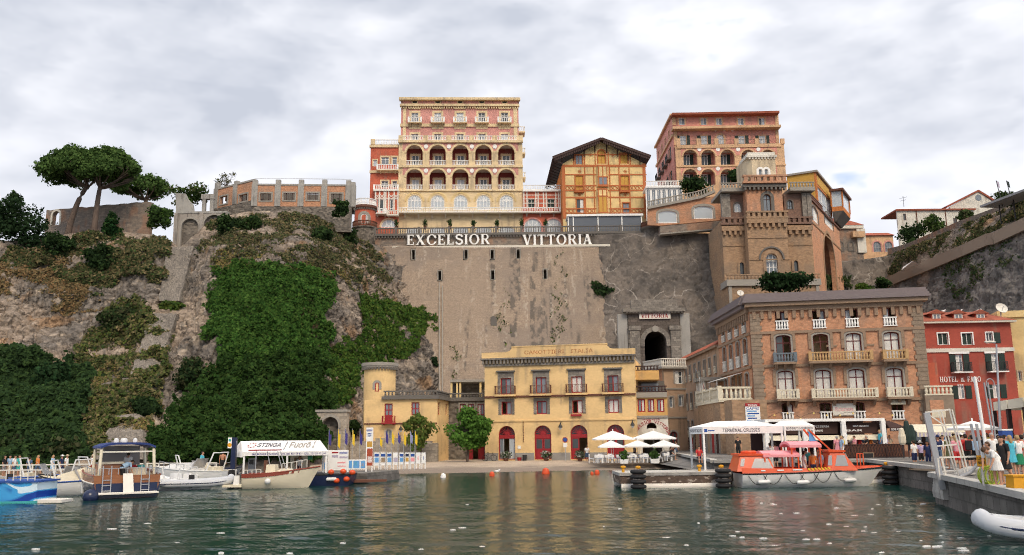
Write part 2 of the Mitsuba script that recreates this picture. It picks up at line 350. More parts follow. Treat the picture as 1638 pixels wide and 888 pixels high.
def quay():
 P = Polygon([*[(x,y * K) for x,y in EDGE],(18,118 * K),(75,118 * K),(75,23.5 * K)])
 m = trimesh.creation.extrude_polygon(P,3.0,engine='earcut'); v = np.array(m.vertices) + [0,0,QZ - 3.0]
 put_raw(tag(key_for('quay'),'stone quay in front of the brick house','quay',kind='structure'),v,m.faces,'quay_stone')
 e = [(x,y * K) for x,y in EDGE]
 b = MB()
 for (x0,y0),(x1,y1) in zip(e,e[1:]):
  b.bar((x0,y0,QZ - .06),(x1,y1,QZ - .06),0.5,0.22)
 b.put('kerb','concrete',None,kind='structure')
 xs = np.linspace(14.5,18.5,10); ys = np.linspace(56 * K,118 * K,40)
 X,Y = np.meshgrid(xs,ys,indexing='ij')
 Z = 0.45 + np.clip((X - 14.5) / 3.2,0,1) * (QZ - .44)
 put_raw(tag(key_for('pavement'),kind='structure'),np.stack([X,Y,Z],-1).reshape(-1,3),grid_faces(10,40),'paving',True)
quay()
MB().box(-80,60,152.5 * K,240 * K,20,41.2).put('plateau','concrete',None,kind='structure')
# materials of buildings
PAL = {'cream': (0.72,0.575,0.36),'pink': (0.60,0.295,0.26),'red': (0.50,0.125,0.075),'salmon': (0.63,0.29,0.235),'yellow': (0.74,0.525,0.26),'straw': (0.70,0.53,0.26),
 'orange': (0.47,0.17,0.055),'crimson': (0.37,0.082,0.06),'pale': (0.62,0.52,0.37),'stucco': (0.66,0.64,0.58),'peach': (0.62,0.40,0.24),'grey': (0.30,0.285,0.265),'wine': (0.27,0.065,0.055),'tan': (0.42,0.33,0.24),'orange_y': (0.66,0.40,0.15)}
PALI = {k: i for i,k in enumerate(PAL)}
def plaster_fn(p,n,uv):
 c = mi.Color3f(0.5)
 for i,v in enumerate(PAL.values()):
  c = dr.select(dr.abs(uv.x - i) < 0.5,mi.Color3f(v),c)
 a = fbm(p.x * 0.35,p.y * 0.35,p.z * 0.5,3)
 st = fbm((p.x + p.y) * 2.3,p.z * 0.22,0.0,3)
 c = c * (1 - 0.15 * smoothstep(0.35,0.65,a))
 c = mix(c,mi.Color3f(0.24,0.19,0.15),0.45 * smoothstep(0.52,0.8,st) * smoothstep(0.35,0.6,a))
 return c * (0.93 + 0.14 * N3(p.x * 7,p.y * 7,p.z * 7))
procm('plaster',plaster_fn,0.85)
procm('brick',masonry((0.54,0.27,0.155),(0.40,0.195,0.115),(0.42,0.33,0.25),0.30,0.105,(0.26,0.20,0.16),0.13,0.40),0.9)
procm('tan_brick',masonry((0.38,0.245,0.15),(0.27,0.17,0.105),(0.30,0.24,0.18),0.42,0.16,(0.20,0.16,0.125),0.14,0.5),0.9)
procm('stone',masonry((0.27,0.245,0.215),(0.16,0.145,0.13),(0.10,0.09,0.08),0.6,0.35,(0.10,0.09,0.085),0.10,0.5),0.92)
procm('roof_tile',lambda p,n,uv: mix((0.34,0.10,0.06),(0.22,0.075,0.05),N3(p.x * 3,p.y * 3,p.z * 6)) * (0.75 + 0.5 * fbm(p.x * 2,p.y * 2,p.z * 2,3)),0.85)
procm('rust',lambda p,n,uv: mix((0.10,0.07,0.055),(0.34,0.29,0.25),smoothstep(0.56,0.66,fbm(p.x * 3,p.y * 3,p.z * 5,4))) * (0.7 + 0.6 * N3(p.x * 9,p.y * 9,p.z * 9)),0.8)
procm('wood',lambda p,n,uv: mix((0.30,0.125,0.05),(0.20,0.075,0.03),fbm(p.x * 1.5,p.y * 1.5,p.z * 14,3)),0.35,spec=0.5)
plain('white',(0.78,0.78,0.77)); plain('offwhite',(0.66,0.63,0.57)); plain('trim',(0.60,0.57,0.50),0.8)
plain('curtain',(0.62,0.62,0.60),0.9); plain('dark',(0.02,0.02,0.022),0.5); plain('iron',(0.035,0.035,0.038),0.5)
plain('glass',(0.055,0.065,0.07),0.08,0.6); plain('grey_glass',(0.17,0.20,0.235),0.12,0.6); plain('pale_glass',(0.42,0.47,0.52),0.15,0.5)
plain('green_shutter',(0.018,0.035,0.03),0.6); plain('door_red',(0.30,0.022,0.028),0.5); plain('ochre',(0.50,0.29,0.06),0.7); plain('brown',(0.13,0.055,0.035),0.6)
plain('dark_wood',(0.045,0.022,0.02),0.6); plain('old_stone',(0.30,0.28,0.25),0.9); plain('dark_stone',(0.14,0.13,0.12),0.9); plain('lilac',(0.42,0.38,0.48),0.7)
plain('steel',(0.42,0.43,0.45),0.4,metallic=0.6); plain('grey_paint',(0.33,0.34,0.36),0.5); plain('canvas',(0.74,0.73,0.72),0.9); plain('ivory',(0.62,0.57,0.45),0.9)
def arch_poly(u0,z0,u1,z1,kind='rect',n=12):
 if kind == 'rect': return sbox(u0,z0,u1,z1)
 if kind == 'oval': return affinity.scale(Point((u0 + u1) / 2,(z0 + z1) / 2).buffer(1,8),(u1 - u0) / 2,(z1 - z0) / 2)
 r = (u1 - u0) / 2; rise = r if kind == 'semi' else 0.35 * r
 rise = min(rise,z1 - z0)
 a = np.linspace(0,np.pi,n)
 return Polygon([(u0,z0),(u1,z0)] + [((u0 + u1) / 2 + r * math.cos(t),z1 - rise + rise * math.sin(t)) for t in a])
def room(F,parent,u0,z0,u1,z1,w,d,mt='plaster:pale',name='room'):
 """the real room behind an opening: back, sides, ceiling and floor"""
 t = .12
 return MB(F).box(u0,u1,w - d - t,w - d,z0,z1).box(u0 - t,u0,w - d,w,z0,z1).box(u1,u1 + t,w - d,w,z0,z1).box(u0 - t,u1 + t,w - d - t,w,z1,z1 + t).box(u0 - t,u1 + t,w - d - t,w,z0 - t,z0).put(name,mt,parent)
class Wall:
 """one wall panel of a building, in the plane w of its frame; openings are cut through it"""
 def __init__(s,F,poly,parent,mat,w=0.0,th=0.45,name='wall'):
  s.F,s.P,s.parent,s.mat,s.w,s.th,s.holes,s.name = F,poly,parent,mat,w,th,[],name
 def put(s):
  P = s.P.difference(unary_union(s.holes)) if s.holes else s.P
  return MB(s.F).poly(P,s.w - s.th,s.w).put(s.name,s.mat,s.parent)
 def window(s,x0,y0,x1,y1,kind='rect',frame='white',pane='glass',cols=2,bars=(0.65,),depth=0.22,fw=0.09,surr=None,sill=None,name='window',fan=0,proud=0.07,gap=None,panemats=None,uz=None):
  u0,z0,u1,z1 = uz if uz else s.F.rect(x0,y0,x1,y1,s.w)
  P = arch_poly(u0,z0,u1,z1,kind); s.holes.append(P)
  I = P.buffer(-fw,join_style=2)
  bars_ = []
  for k in range(1,cols): um = u0 + (u1 - u0) * k / cols; bars_.append(sbox(um - fw * .45,z0,um + fw * .45,z1))
  for b in bars: zb = z0 + (z1 - z0) * b; bars_.append(sbox(u0,zb - fw * .4,u1,zb + fw * .4))
  if fan:
   r = (u1 - u0) / 2; c = ((u0 + u1) / 2,z1 - r)
   bars_ = [b for b in bars_]
   for t in np.linspace(0,np.pi,fan + 2)[1:-1]:
    q = (c[0] + r * math.cos(t),c[1] + r * math.sin(t))
    bars_.append(Polygon([(c[0] - .03,c[1]),(c[0] + .03,c[1]),(q[0] + .03,q[1]),(q[0] - .03,q[1])]).buffer(0.02))
   bars_.append(Point(c).buffer(r * .45,6).difference(Point(c).buffer(r * .45 - .07,6)).intersection(sbox(u0,c[1],u1,z1)))
  fr = P.difference(I).union(unary_union(bars_).intersection(I)) if bars_ else P.difference(I)
  k = MB(s.F).poly(fr,s.w - depth,s.w - depth + 0.08).put(name,frame,s.parent)
  J = P.buffer(-fw * .5,join_style=2)
  if panemats:
   if 'dark' in panemats: room(s.F,k,u0 - .3,z0 - .02,u1 + .3,z1 + .2,s.w - s.th - .02,2.6)
   for i,pm in enumerate(panemats):
    if pm == 'dark': continue
    a = u0 + (u1 - u0) * i / len(panemats); b = u0 + (u1 - u0) * (i + 1) / len(panemats)
    MB(s.F).poly(J.intersection(sbox(a,z0,b,z1)),s.w - depth - 0.05,s.w - depth + 0.02).put('pane',pm,k)
  elif pane: MB(s.F).poly(J,s.w - depth - 0.05,s.w - depth + 0.02).put('pane',pane,k)
  if surr:
   sm,sw = surr
   S = P.buffer(sw,join_style=2,quad_segs=6).intersection(sbox(u0 - sw,z0,u1 + sw,z1 + sw)).difference(P)
   if kind == 'oval': S = P.buffer(sw).difference(P)
   MB(s.F).poly(S,s.w - 0.02,s.w + proud).put('surround',sm,k)
  if sill: MB(s.F).box(u0 - .12,u1 + .12,s.w - .02,s.w + .16,z0 - .14,z0 - .01).put('sill',sill,k)
  return k,(u0,z0,u1,z1)
 def shutters(s,r,mat='green_shutter',wid=None,k=None):
  u0,z0,u1,z1 = r; wid = wid or (u1 - u0) / 2
  for a in (u0 - wid - .03,u1 + .03):
   b = MB(s.F).box(a,a + wid,s.w + .02,s.w + .07,z0,z1)
   for t in np.linspace(.08,.92,9): b.box(a + .06,a + wid - .06,s.w + .07,s.w + .09,z0 + (z1 - z0) * t - .05,z0 + (z1 - z0) * t + .03)
   b.put('shutter',mat,k or s.parent)
def balusters(b,p,q,h,step=0.34,r=0.075,rail=0.14,thick=0.22,base=0.12):
 """a run of balusters with its rails from p to q (points of the mesh's own space)"""
 p,q = np.asarray(p,float),np.asarray(q,float); L = np.linalg.norm(q - p)
 up = np.array([0,0,1.0])
 b.bar(p + up * base / 2,q + up * base / 2,thick * .9,base)
 b.bar(p + up * (h - rail / 2),q + up * (h - rail / 2),thick,rail)
 n = max(2,int(L / step))
 for i in range(n):
  c = p + (q - p) * (i + .5) / n
  z0,z1 = c[2] + base,c[2] + h - rail; zm = z0 + (z1 - z0) * .4
  b.box(c[0] - r * .55,c[0] + r * .55,c[1] - r * .55,c[1] + r * .55,z0,zm,-r * .45,-r * .45)
  b.box(c[0] - r,c[0] + r,c[1] - r,c[1] + r,zm,z1,r * .5,r * .5)
def pickets(b,p,q,h,step=0.14,r=0.016,rail=0.05):
 p,q = np.asarray(p,float),np.asarray(q,float); L = np.linalg.norm(q - p); up = np.array([0,0,1.0])
 b.bar(p + up * .08,q + up * .08,rail,rail); b.bar(p + up * h,q + up * h,rail,rail)
 n = max(2,int(L / step))
 for i in range(n + 1):
  c = p + (q - p) * i / n
  b.box(c[0] - r,c[0] + r,c[1] - r,c[1] + r,c[2] + .08,c[2] + h)
def balcony(F,parent,x0,ytop,x1,yslab,ybot,w,depth,mat='white',slab='trim',style='bal',name='balcony',step=.34,brackets=2,r=.075):
 """photo columns x0..x1, rail top, slab top and slab bottom rows, read on the balcony's own front plane"""
 W = w + depth
 u0,zs,u1,zt = F.rect(x0,ytop,x1,yslab,W); zb = F.uz((x0 + x1) / 2,ybot,W)[1]
 zb = min(zb,zs - .12)
 b = MB(F).box(u0,u1,w - .02,W,zs - .15,zs)
 for i in range(brackets):
  a = u0 + (u1 - u0) * ((i + .5) / brackets if brackets > 2 else (.16,.84)[i])
  b.hexa([(a - .11,w,zb),(a + .11,w,zb),(a + .11,w + .2,zb),(a - .11,w + .2,zb)],[(a - .11,w,zs - .15),(a + .11,w,zs - .15),(a + .11,W - .1,zs - .15),(a - .11,W - .1,zs - .15)])
 k = b.put(name,slab,parent)
 r_ = MB(F); h = zt - zs; i = .1
 for p,q in (((u0 + i,W - i,zs),(u1 - i,W - i,zs)),((u0 + i,w,zs),(u0 + i,W - i,zs)),((u1 - i,w,zs),(u1 - i,W - i,zs))):
  (balusters(r_,p,q,h,step,r) if style == 'bal' else pickets(r_,p,q,h))
 if style == 'bal':
  for a in (u0 + i,u1 - i): r_.box(a - .13,a + .13,W - i - .13,W - i + .13,zs,zt + .05)
 r_.put('railing',mat,k)
 return k
def dentils(b,u0,u1,z0,z1,w0,w1,step,fill=.5):
 n = max(1,int(round((u1 - u0) / step))); s = (u1 - u0) / n
 for i in range(n): b.box(u0 + s * (i + .5 - fill / 2),u0 + s * (i + .5 + fill / 2),w0,w1,z0,z1)
def band(F,parent,x0,y0,x1,y1,w0,w1,mat,name='cornice',extra=None):
 u0,z0,u1,z1 = F.rect(x0,y0,x1,y1,w1)
 b = MB(F).box(u0,u1,w0,w1,z0,z1)
 if extra: extra(b,u0,z0,u1,z1)
 return b.put(name,mat,parent)
def frame_at(px,py,Y,ang=0.0):
 p = at(px,py,Y); return Frame((p[0],p[1],0.0),ang)
_old_put = MB.put
def _put(s,name,mat,parent=None,smooth=False,**more):
 if not s.v: return None
 if ':' in mat:
  base,c = mat.split(':'); v,f = s.mesh(); k = key_for(name,parent)
  m = trimesh.Trimesh(v,f,process=False)
  scene[k] = mikit.ply(m,'m_' + base,bool(smooth),uv=np.tile([PALI[c],0.0],(len(v),1)))
  if more: tag(k,**more)
  return k
 return _old_put(s,name,mat,parent,smooth,**more)
MB.put = _put
# the grand hotel in the middle
def grand_hotel():
 T = thing('grand_hotel','tall cream and pink hotel with two rows of arched loggias on the cliff top','hotel')
 F = frame_at(738,300,150,.035)
 up = -2.2
 zb = 41.0
 cx6 = [663.6,700.2,735.9,770.7,807.1]; cxl = [663,699.9,736.5,773.3,810]
 u0,z0,u1,z1 = F.rect(641.5,157,829.5,226,up)
 W = Wall(F,sbox(u0,z0 - 1,u1,z1),T,'plaster:pink',up)
 for i,c in enumerate(cx6):
  W.window(c - 4.2,161.2,c + 4.2,165.4,'oval','brown','glass',1,(),surr=('plaster:cream',.16),fw=.05)
  W.window(c - 5.6,180.5,c + 5.6,197,'rect','white',('grey_glass','pale_glass','pale_glass','glass','glass')[i],2,(.72,),surr=('plaster:cream',.42),name='balcony_door',fw=.08)
  balcony(F,T,c - 11,187,c + 11,195,200,up,1.15,'white','plaster:cream')
  a = F.rect(c - 9,172.3,c + 9,175,up); MB(F).box(a[0],a[2],up - .02,up + .2,a[1],a[3]).put('lintel','plaster:cream',T)
  a = F.rect(c - 9.5,199.5,c + 9.5,206.5,up); MB(F).box(a[0],a[2],up - .02,up + .09,a[1],a[3]).put('lintel','plaster:cream',T)
  W.window(c - 5.6,214.5,c + 5.6,228,'rect','white',('glass','glass','glass','grey_glass','pale_glass')[i],2,(.8,),surr=('plaster:cream',.40),fw=.08)
 W.put()
 for x0,x1 in ((644.5,649.5),(821.5,827.5)): band(F,T,x0,172,x1,224,up - .01,up + .14,'plaster:cream','pilaster')
 band(F,T,638.2,155.5,832.2,159.5,up - .3,up + .75,'plaster:cream','cornice')
 def den(b,u0,z0,u1,z1): dentils(b,u0 + .1,u1 - .1,z0 - .45,z0,up,up + .35,.5)
 band(F,T,639.5,166,830.8,169.5,up - .3,up + .55,'plaster:cream','cornice',den)
 band(F,T,640,197.8,830.5,202.5,up - .3,up + .28,'plaster:cream','string_course')
 su = F.rect(641.5,157,829.5,226,up)
 MB(F).box(su[0] + .01,su[0] + .45,up - 15,up - .45,zb + 12,su[3] - .05).put('side_wall','plaster:pink',T); MB(F).box(su[2] - .45,su[2] - .01,up - 15,up - .45,zb + 12,su[3] - .05).put('side_wall','plaster:pink',T)
 MB(F).box(su[0] - .2,su[2] + .2,up - 15.2,up - .3,su[3] - .4,su[3] - .1).put('roof','old_stone',T)
 l0,zg,l1,zt = F.rect(637.5,226,836,304,0)
 L = Wall(F,sbox(l0,zb,l1,zt),T,'plaster:cream',0,.5)
 for row,(yc,yb) in enumerate(((232.2,264),(270.8,303))):
  for i,c in enumerate(cxl):
   a0,b0,a1,b1 = F.rect(c - 13.2,yc,c + 13.2,yb,0)
   P = arch_poly(a0,b0,a1,b1,'semi'); L.holes.append(P)
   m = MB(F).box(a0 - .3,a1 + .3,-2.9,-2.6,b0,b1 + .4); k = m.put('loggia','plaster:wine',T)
   MB(F).box(a0 - .3,a0 - .02,-2.6,-.5,b0,b1 + .3).put('side_wall','plaster:pink',k); MB(F).box(a1 + .02,a1 + .3,-2.6,-.5,b0,b1 + .3).put('side_wall','plaster:pink',k)
   MB(F).box(a0 - .3,a1 + .3,-2.6,-.5,b1 + .02,b1 + .3).put('vault','plaster:stucco',k)
   MB(F).box(a0 - .3,a1 + .3,-2.6,-.5,b0 - .25,b0 - .01).put('floor','old_stone',k)
   um = (a0 + a1) / 2; zd = b0 + 2.75
   S = sbox(um - 1.15,b0,um + 1.15,zd + .5).difference(sbox(um - .75,b0,um + .75,zd))
   MB(F).poly(S,-2.6,-2.5).put('surround','plaster:cream',k)
   gl = 'pale_glass' if (row,i) in ((1,0),(1,1),(1,2)) else 'glass'
   MB(F).box(um - .75,um + .75,-2.59,-2.55,b0,zd).put('door',gl,k)
   MB(F).box(um - .75,um - .62,-2.56,-2.5,b0,zd).box(um + .62,um + .75,-2.56,-2.5,b0,zd).box(um - .06,um + .06,-2.56,-2.5,b0,zd).put('door_frame','white',k)
   S = P.buffer(.42,quad_segs=8).difference(P).intersection(sbox(a0 - 1,b1 - (a1 - a0) / 2,a1 + 1,b1 + 1))
   MB(F).poly(S,-.02,.12).put('archivolt','plaster:cream',T)
   m = MB(F); balusters(m,(a0 + .02,-.2,b0),(a1 - .02,-.2,b0),1.02,.33,.07); m.put('balustrade','white',T)
  x = F.rect(644,yc - 4,829,yc + 9,0)
  S = sbox(x[0],x[1],x[2],x[3])
  for c in cxl:
   a0,b0,a1,b1 = F.rect(c - 13.2,yc,c + 13.2,yb,0); S = S.difference(arch_poly(a0,b0,a1,b1,'semi').buffer(.43))
  rd = []
  for c0,c1 in zip(cxl,cxl[1:]):
   uc,zc = F.uz((c0 + c1) / 2,yc + 2.6,0); rd.append((uc,zc)); S = S.difference(Point(uc,zc).buffer(.46))
  MB(F).poly(S,-.02,.05).put('spandrel_panel','plaster:pink',T)
  for uc,zc in rd:
   MB(F).poly(Point(uc,zc).buffer(.45,8),-.02,.16).put('roundel','white',T)
 for c in [663.0,699.8,736.8,773.3,810.2]:
  W_ = L.window(c - 11,312,c + 11,336,'semi','white','pale_glass',4,(.62,),fan=4,fw=.13,name='arched_window')
  u0,z0,u1,z1 = W_[1]
  S = arch_poly(u0,z0,u1,z1,'semi').buffer(.62).difference(arch_poly(u0,z0,u1,z1,'semi').buffer(.3)).intersection(sbox(u0 - 2,z1 - (u1 - u0) / 2,u1 + 2,z1 + 2))
  MB(F).poly(S,-.02,.1).put('archivolt','plaster:straw',T)
  um,zz = (u0 + u1) / 2,zb + 2.3
  L.window(0,0,0,0,'seg','white','pale_glass',3,(),fw=.1,uz=(um - 1.6,zz,um + 1.6,zz + 2.0))
 L.put()
 MB(F).box(l0 + .01,l0 + .4,-17,-.5,zb,zt - .01).put('side_wall','plaster:cream',T); MB(F).box(l1 - .4,l1 - .01,-17,-.5,zb,zt - .01).put('side_wall','plaster:cream',T)
 MB(F).box(l0 + .4,l1 - .4,up - .1,-.5,zt - .5,zt - .02).put('terrace_floor','old_stone',T)
 for y0,y1,o in ((224,227.5,.5),(264.2,267.5,.3),(303.2,305.5,.3)):
  band(F,T,637,y0,836.6,y1,-.02,o,'plaster:cream','string_course')
 zt2 = F.uz(738,224,.2)[1]; zt3 = F.uz(738,216.8,.2)[1]
 px = [(637.4,644.5),(676.8,684.7),(714.2,721.8),(750.8,757.9),(787.4,795),(826.8,836.4)]
 for x0,x1 in px: a0,a1 = F.uz(x0,221,.2)[0],F.uz(x1,221,.2)[0]; MB(F).box(a0,a1,-.25,.2,zt2,zt3 + .05).put('terrace_pier','plaster:cream',T)
 for (_,x0),(x1,_) in zip(px,px[1:]):
  a0,a1 = F.uz(x0,221,.2)[0],F.uz(x1,221,.2)[0]; b = MB(F); balusters(b,(a0,0,zt2),(a1,0,zt2),zt3 - zt2,.33,.07); b.put('balustrade','white',T)
 balcony(F,T,636,331.5,897,339,347,0,1.6,'white','trim',name='long_balcony',brackets=12)
 for y0,y1 in ((198,211),(234,245),(270,284)):
  e_ = su[2] - .01 if y0 < 200 else l1; zz = F.uz(836,y1,-4)[1]
  k = MB(F).box(e_ - .01,l1 + .75,-6,-3,zz - .5,zz - .2).put('side_balcony','plaster:cream',T)
  b = MB(F); balusters(b,(l1 + .65,-6,zz - .2),(l1 + .65,-3,zz - .2),1.1); balusters(b,(e_,-3.1,zz - .2),(l1 + .65,-3.1,zz - .2),1.1); b.put('railing','white',k)
 return F
FH = grand_hotel()
def red_wing():
 T = thing('hotel_wing','narrow red wing with cream trim left of the tall pink hotel','building')
 F = frame_at(615,300,150,.035)
 u0,z0,u1,z1 = F.rect(592,232,637.2,345,0)
 W = Wall(F,sbox(u0,41,u1,z1),T,'plaster:red')
 W.window(597,256,603,266,'rect','white','pale_glass',1,(),surr=('plaster:cream',.2))
 W.window(610,251.5,622,264,'rect','white','grey_glass',2,(.7,),surr=('plaster:cream',.3)); W.window(627.5,251.5,635,264,'rect','white','grey_glass',1,(.7,),surr=('plaster:cream',.3))
 W.window(610,289.5,621,300,'rect','white','glass',2,(.6,),surr=('plaster:cream',.25)); W.window(627.5,289.5,635,300,'rect','white','glass',1,(.6,),surr=('plaster:cream',.25))
 W.put()
 band(F,T,591,231.5,637.2,235.5,-.4,.3,'plaster:cream','cornice'); band(F,T,591,272.5,637.2,276.5,-.02,.25,'plaster:cream','string_course')
 MB(F).box(u0,u0 + .4,-12,-.45,41,z1).put('side_wall','plaster:red',T)
 MB(F).box(u0,u1,-12,-.3,z1 - .3,z1 - .05).put('roof','old_stone',T)
 zt = F.uz(615,231,.1)[1]; b = MB(F); balusters(b,(u0 + 1,.1,zt),(u1,.1,zt),1.05); b.put('balustrade','white',T)
 MB(F).box(u0,u0 + .9,-.3,.25,zt,zt + 1.1).put('pier','plaster:cream',T)
 balcony(F,T,602.5,262.5,637,271,275.5,0,1.3,'white','plaster:cream')
 balcony(F,T,597,295.5,637.4,303,306,0,1.6,'white','trim')
 G = frame_at(618,330,147.4,.035)
 a = G.rect(599.5,306,637.5,352,0)
 P = Wall(G,sbox(a[0],41,a[2],a[3]),T,'plaster:red',0,.3,name='porch_wall')
 P.window(604,319,613.5,338,'rect','white','glass',1,(.25,),fw=.12); P.window(623.5,319,629,338,'rect','white','glass',1,(.25,),fw=.12)
 P.window(609.5,351,634.5,364,'semi','white','pale_glass',3,(),fw=.14,fan=2,surr=('plaster:cream',.3))
 P.put()
 b = MB(G)
 for x in (600.5,607,614.5,617,621.5,630.5,636.5): p = G.uz(x,320,.1); b.box(p[0] - .13,p[0] + .13,-.05,.1,G.uz(x,342,.1)[1],a[3])
 b.box(a[0] - .3,a[2],-2,.3,a[3] - .02,a[3] + .3)
 zl = G.uz(618,318,.1)[1]; b.box(a[0],a[2],.0,.08,zl - .1,zl + .1)
 for x0,x1 in ((601,606.5),(608,614),(622,630),(631,636)):
  p,q = G.uz(x0,311,.1),G.uz(x1,317,.1)
  b.bar((p[0],.04,p[1]),(q[0],.04,q[1]),.12); b.bar((p[0],.04,q[1]),(q[0],.04,p[1]),.12)
 b.put('timber_frame','offwhite',T)
 balcony(G,T,600,333,618,341,345,0,1.5,'white','trim',name='porch_balcony'); balcony(G,T,618.2,336,637.5,343.5,346,0,1.1,'offwhite','trim',name='porch_balcony')
red_wing()
def link_wing():
 T = thing('link_wing','low red wing with white lattice between the pink hotel and the half-timbered house','building')
 F = frame_at(868,330,150,.035)
 u0,z0,u1,z1 = F.rect(836.5,307,897,345,0)
 W = Wall(F,sbox(u0,41,u1,z1),T,'plaster:red')
 for x0,x1 in ((844.5,855),(875.5,887)): W.window(x0,318.5,x1,332,'rect','white','green_shutter',2,(),fw=.07)
 for c in (852,885): 
  p = F.uz(c,351,0); W.window(0,0,0,0,'semi','white','pale_glass',4,(),fw=.13,fan=3,surr=('plaster:pink',.3),uz=(p[0] - 1.75,42,p[0] + 1.75,F.uz(c,350,0)[1]))
 W.put()
 b = MB(F)
 for x in (838,843,857,861,869.5,874,889,893.5,896.5): p = F.uz(x,320,.1)[0]; b.box(p - .12,p + .12,-.02,.1,F.uz(x,334,.1)[1],z1)
 for y in (312,318,325): q = F.uz(868,y,.1)[1]; b.box(u0,u1,0,.07,q - .07,q + .07)
 b.put('lattice','offwhite',T)
 MB(F).box(u0,u1,-8,.5,z1,z1 + .35).put('cornice','white',T)
 b = MB(F); balusters(b,(u0,.3,z1 + .35),(u1,.3,z1 + .35),1.0); b.put('balustrade','white',T)
link_wing()
# half-timbered house with the brown gable
def chalet():
 T = thing('gabled_house','yellow half-timbered house with a dark brown gable roof on the cliff top','house')
 F = frame_at(964,300,147,.035)
 L,R = 899.5,1034
 u0,zb,u1,_ = F.rect(L,250,R,352,0)
 zE = F.uz(964,263,0)[1]; zA = F.uz(962,226,0)[1]; ua = F.uz(962,226,0)[0]
 W = Wall(F,Polygon([(u0,41),(u1,41),(u1,zE),(ua,zA),(u0,zE)]),T,'plaster:straw')
 def shut(x0,y0,x1,y1,kind='rect',pm='ochre'): return W.window(x0,y0,x1,y1,kind,'orange_wood',pm,2,(),surr=('orange_wood',.22),fw=.07)
 W.window(920.5,248,931.5,263,'rect','orange_wood','grey_glass',2,(),surr=('orange_wood',.2),fw=.08)
 shut(956.5,240,968,262,'semi'); shut(992.5,246,1004,262)
 shut(920.5,281,932.5,306.5); shut(993,281,1006,306)
 W.window(922.5,318.5,934,342,'rect','orange_wood',None,1,(),surr=('orange_wood',.22),panemats=('glass','curtain'))
 W.window(996.5,325,1007,342,'rect','orange_wood','grey_glass',2,(),surr=('orange_wood',.22)); 
 W.put()
 b = MB(F)
 def hb(x0,x1,y,h=1.6): p = F.rect(x0,y - h / 2,x1,y + h / 2,0); b.box(p[0],p[2],-.02,.11,p[1],p[3])
 def vb(x,y0,y1,w=1.6): p = F.rect(x - w / 2,y0,x + w / 2,y1,0); b.box(p[0],p[2],-.02,.13,p[1],p[3])
 hb(L,R,265.5,3.4); hb(L,R,279.5); hb(L,R,297,1.6); hb(L,R,305,1.6); hb(L,R,316,2); hb(L,R,334,1.6); hb(L,R,341,1.6)
 for x in (901,936,950.5,976,991,1007.5): vb(x,268,345)
 vb(1031.5,262,350,5); vb(902,266,350,5)
 for x in (917.5,935,952,973,990.5,1008): vb(x,243 if 940 < x < 985 else 249,265)
 hb(917,1010,247.5,1.3)
 for y0,y1 in ((297.5,304.5),(334.5,340.5)):
  for x0,x1 in ((902,919),(936.5,950),(976.5,991),(1008,1031)):
   n = max(2,int((x1 - x0) / 5.5))
   for i in range(n):
    p = F.uz(x0 + (x1 - x0) * i / n,y0,0); q = F.uz(x0 + (x1 - x0) * (i + 1) / n,y1,0)
    b.bar((p[0],.04,p[1]),(q[0],.04,q[1]),.11,.11); b.bar((p[0],.05,q[1]),(q[0],.05,p[1]),.11,.11)
 for x,y in ((944,248),(980,248),(927,274.5),(963,272.5),(1000,274.5),(927,311.5),(963,309.5),(1000,311.5)):
  p = F.uz(x,y,0)
  for t in range(4): d = (math.cos(t * math.pi / 4) * .38,math.sin(t * math.pi / 4) * .38); b.bar((p[0] - d[0],.02,p[1] - d[1]),(p[0] + d[0],.02,p[1] + d[1]),.09,.08)
 b.put('timber_frame','orange_wood',T)
 def bay(y0,y1,yw0,yw1,pm):
  a0,z0,a1,z1 = F.rect(954,y0,974,y1,.5)
  k = MB(F).hexa([(a0,0,z0),(a1,0,z0),(a1 - .35,.75,z0),(a0 + .35,.75,z0)],[(a0,0,z1),(a1,0,z1),(a1 - .35,.75,z1),(a0 + .35,.75,z1)]).put('bay','plaster:straw',T)
  zw0,zw1 = F.uz(964,yw1,.75)[1],F.uz(964,yw0,.75)[1]
  fr = MB(F)
  for zz in (z0,zw0,zw1,z1): fr.box(a0 + .2,a1 - .2,.6,.84,zz - .12,zz + .12)
  for a in (a0 + .42,(a0 + a1) / 2,a1 - .42): fr.box(a - .09,a + .09,.7,.83,zw0,z1)
  fr.put('timber','orange_wood',k)
  MB(F).box(a0 + .5,a1 - .5,.72,.79,zw0,zw1).put('pane',pm,k)
 bay(266,298,283,296,'grey_glass'); bay(303,346,314,340,'ochre')
 for x in (926.5,999.5):
  balcony(F,T,x - 8,299,x + 8,306,308,0,.8,'orange_wood','orange_wood','bar')
 e0,e1 = F.uz(873,289,1.6),F.uz(1041,251,1.6)
 ap = F.uz(962,220.5,1.6)
 D = 20
 sl = (ap[1] - F.uz(885,251,1.6)[1]) / (ap[0] - F.uz(885,251,1.6)[0])
 le = F.uz(884,251,1.6); re = F.uz(1041,249,1.6)
 b = MB(F)
 for s_,e in ((-1,le),(1,re)):
  b.hexa([(ap[0],1.6,ap[1] - .3),(e[0],1.6,e[1] - .3),(e[0],-D,e[1] - .3),(ap[0],-D,ap[1] - .3)][::s_],[(ap[0],1.6,ap[1]),(e[0],1.6,e[1]),(e[0],-D,e[1]),(ap[0],-D,ap[1])][::s_])
 k = b.put('roof','dark_wood',T)
 b = MB(F)
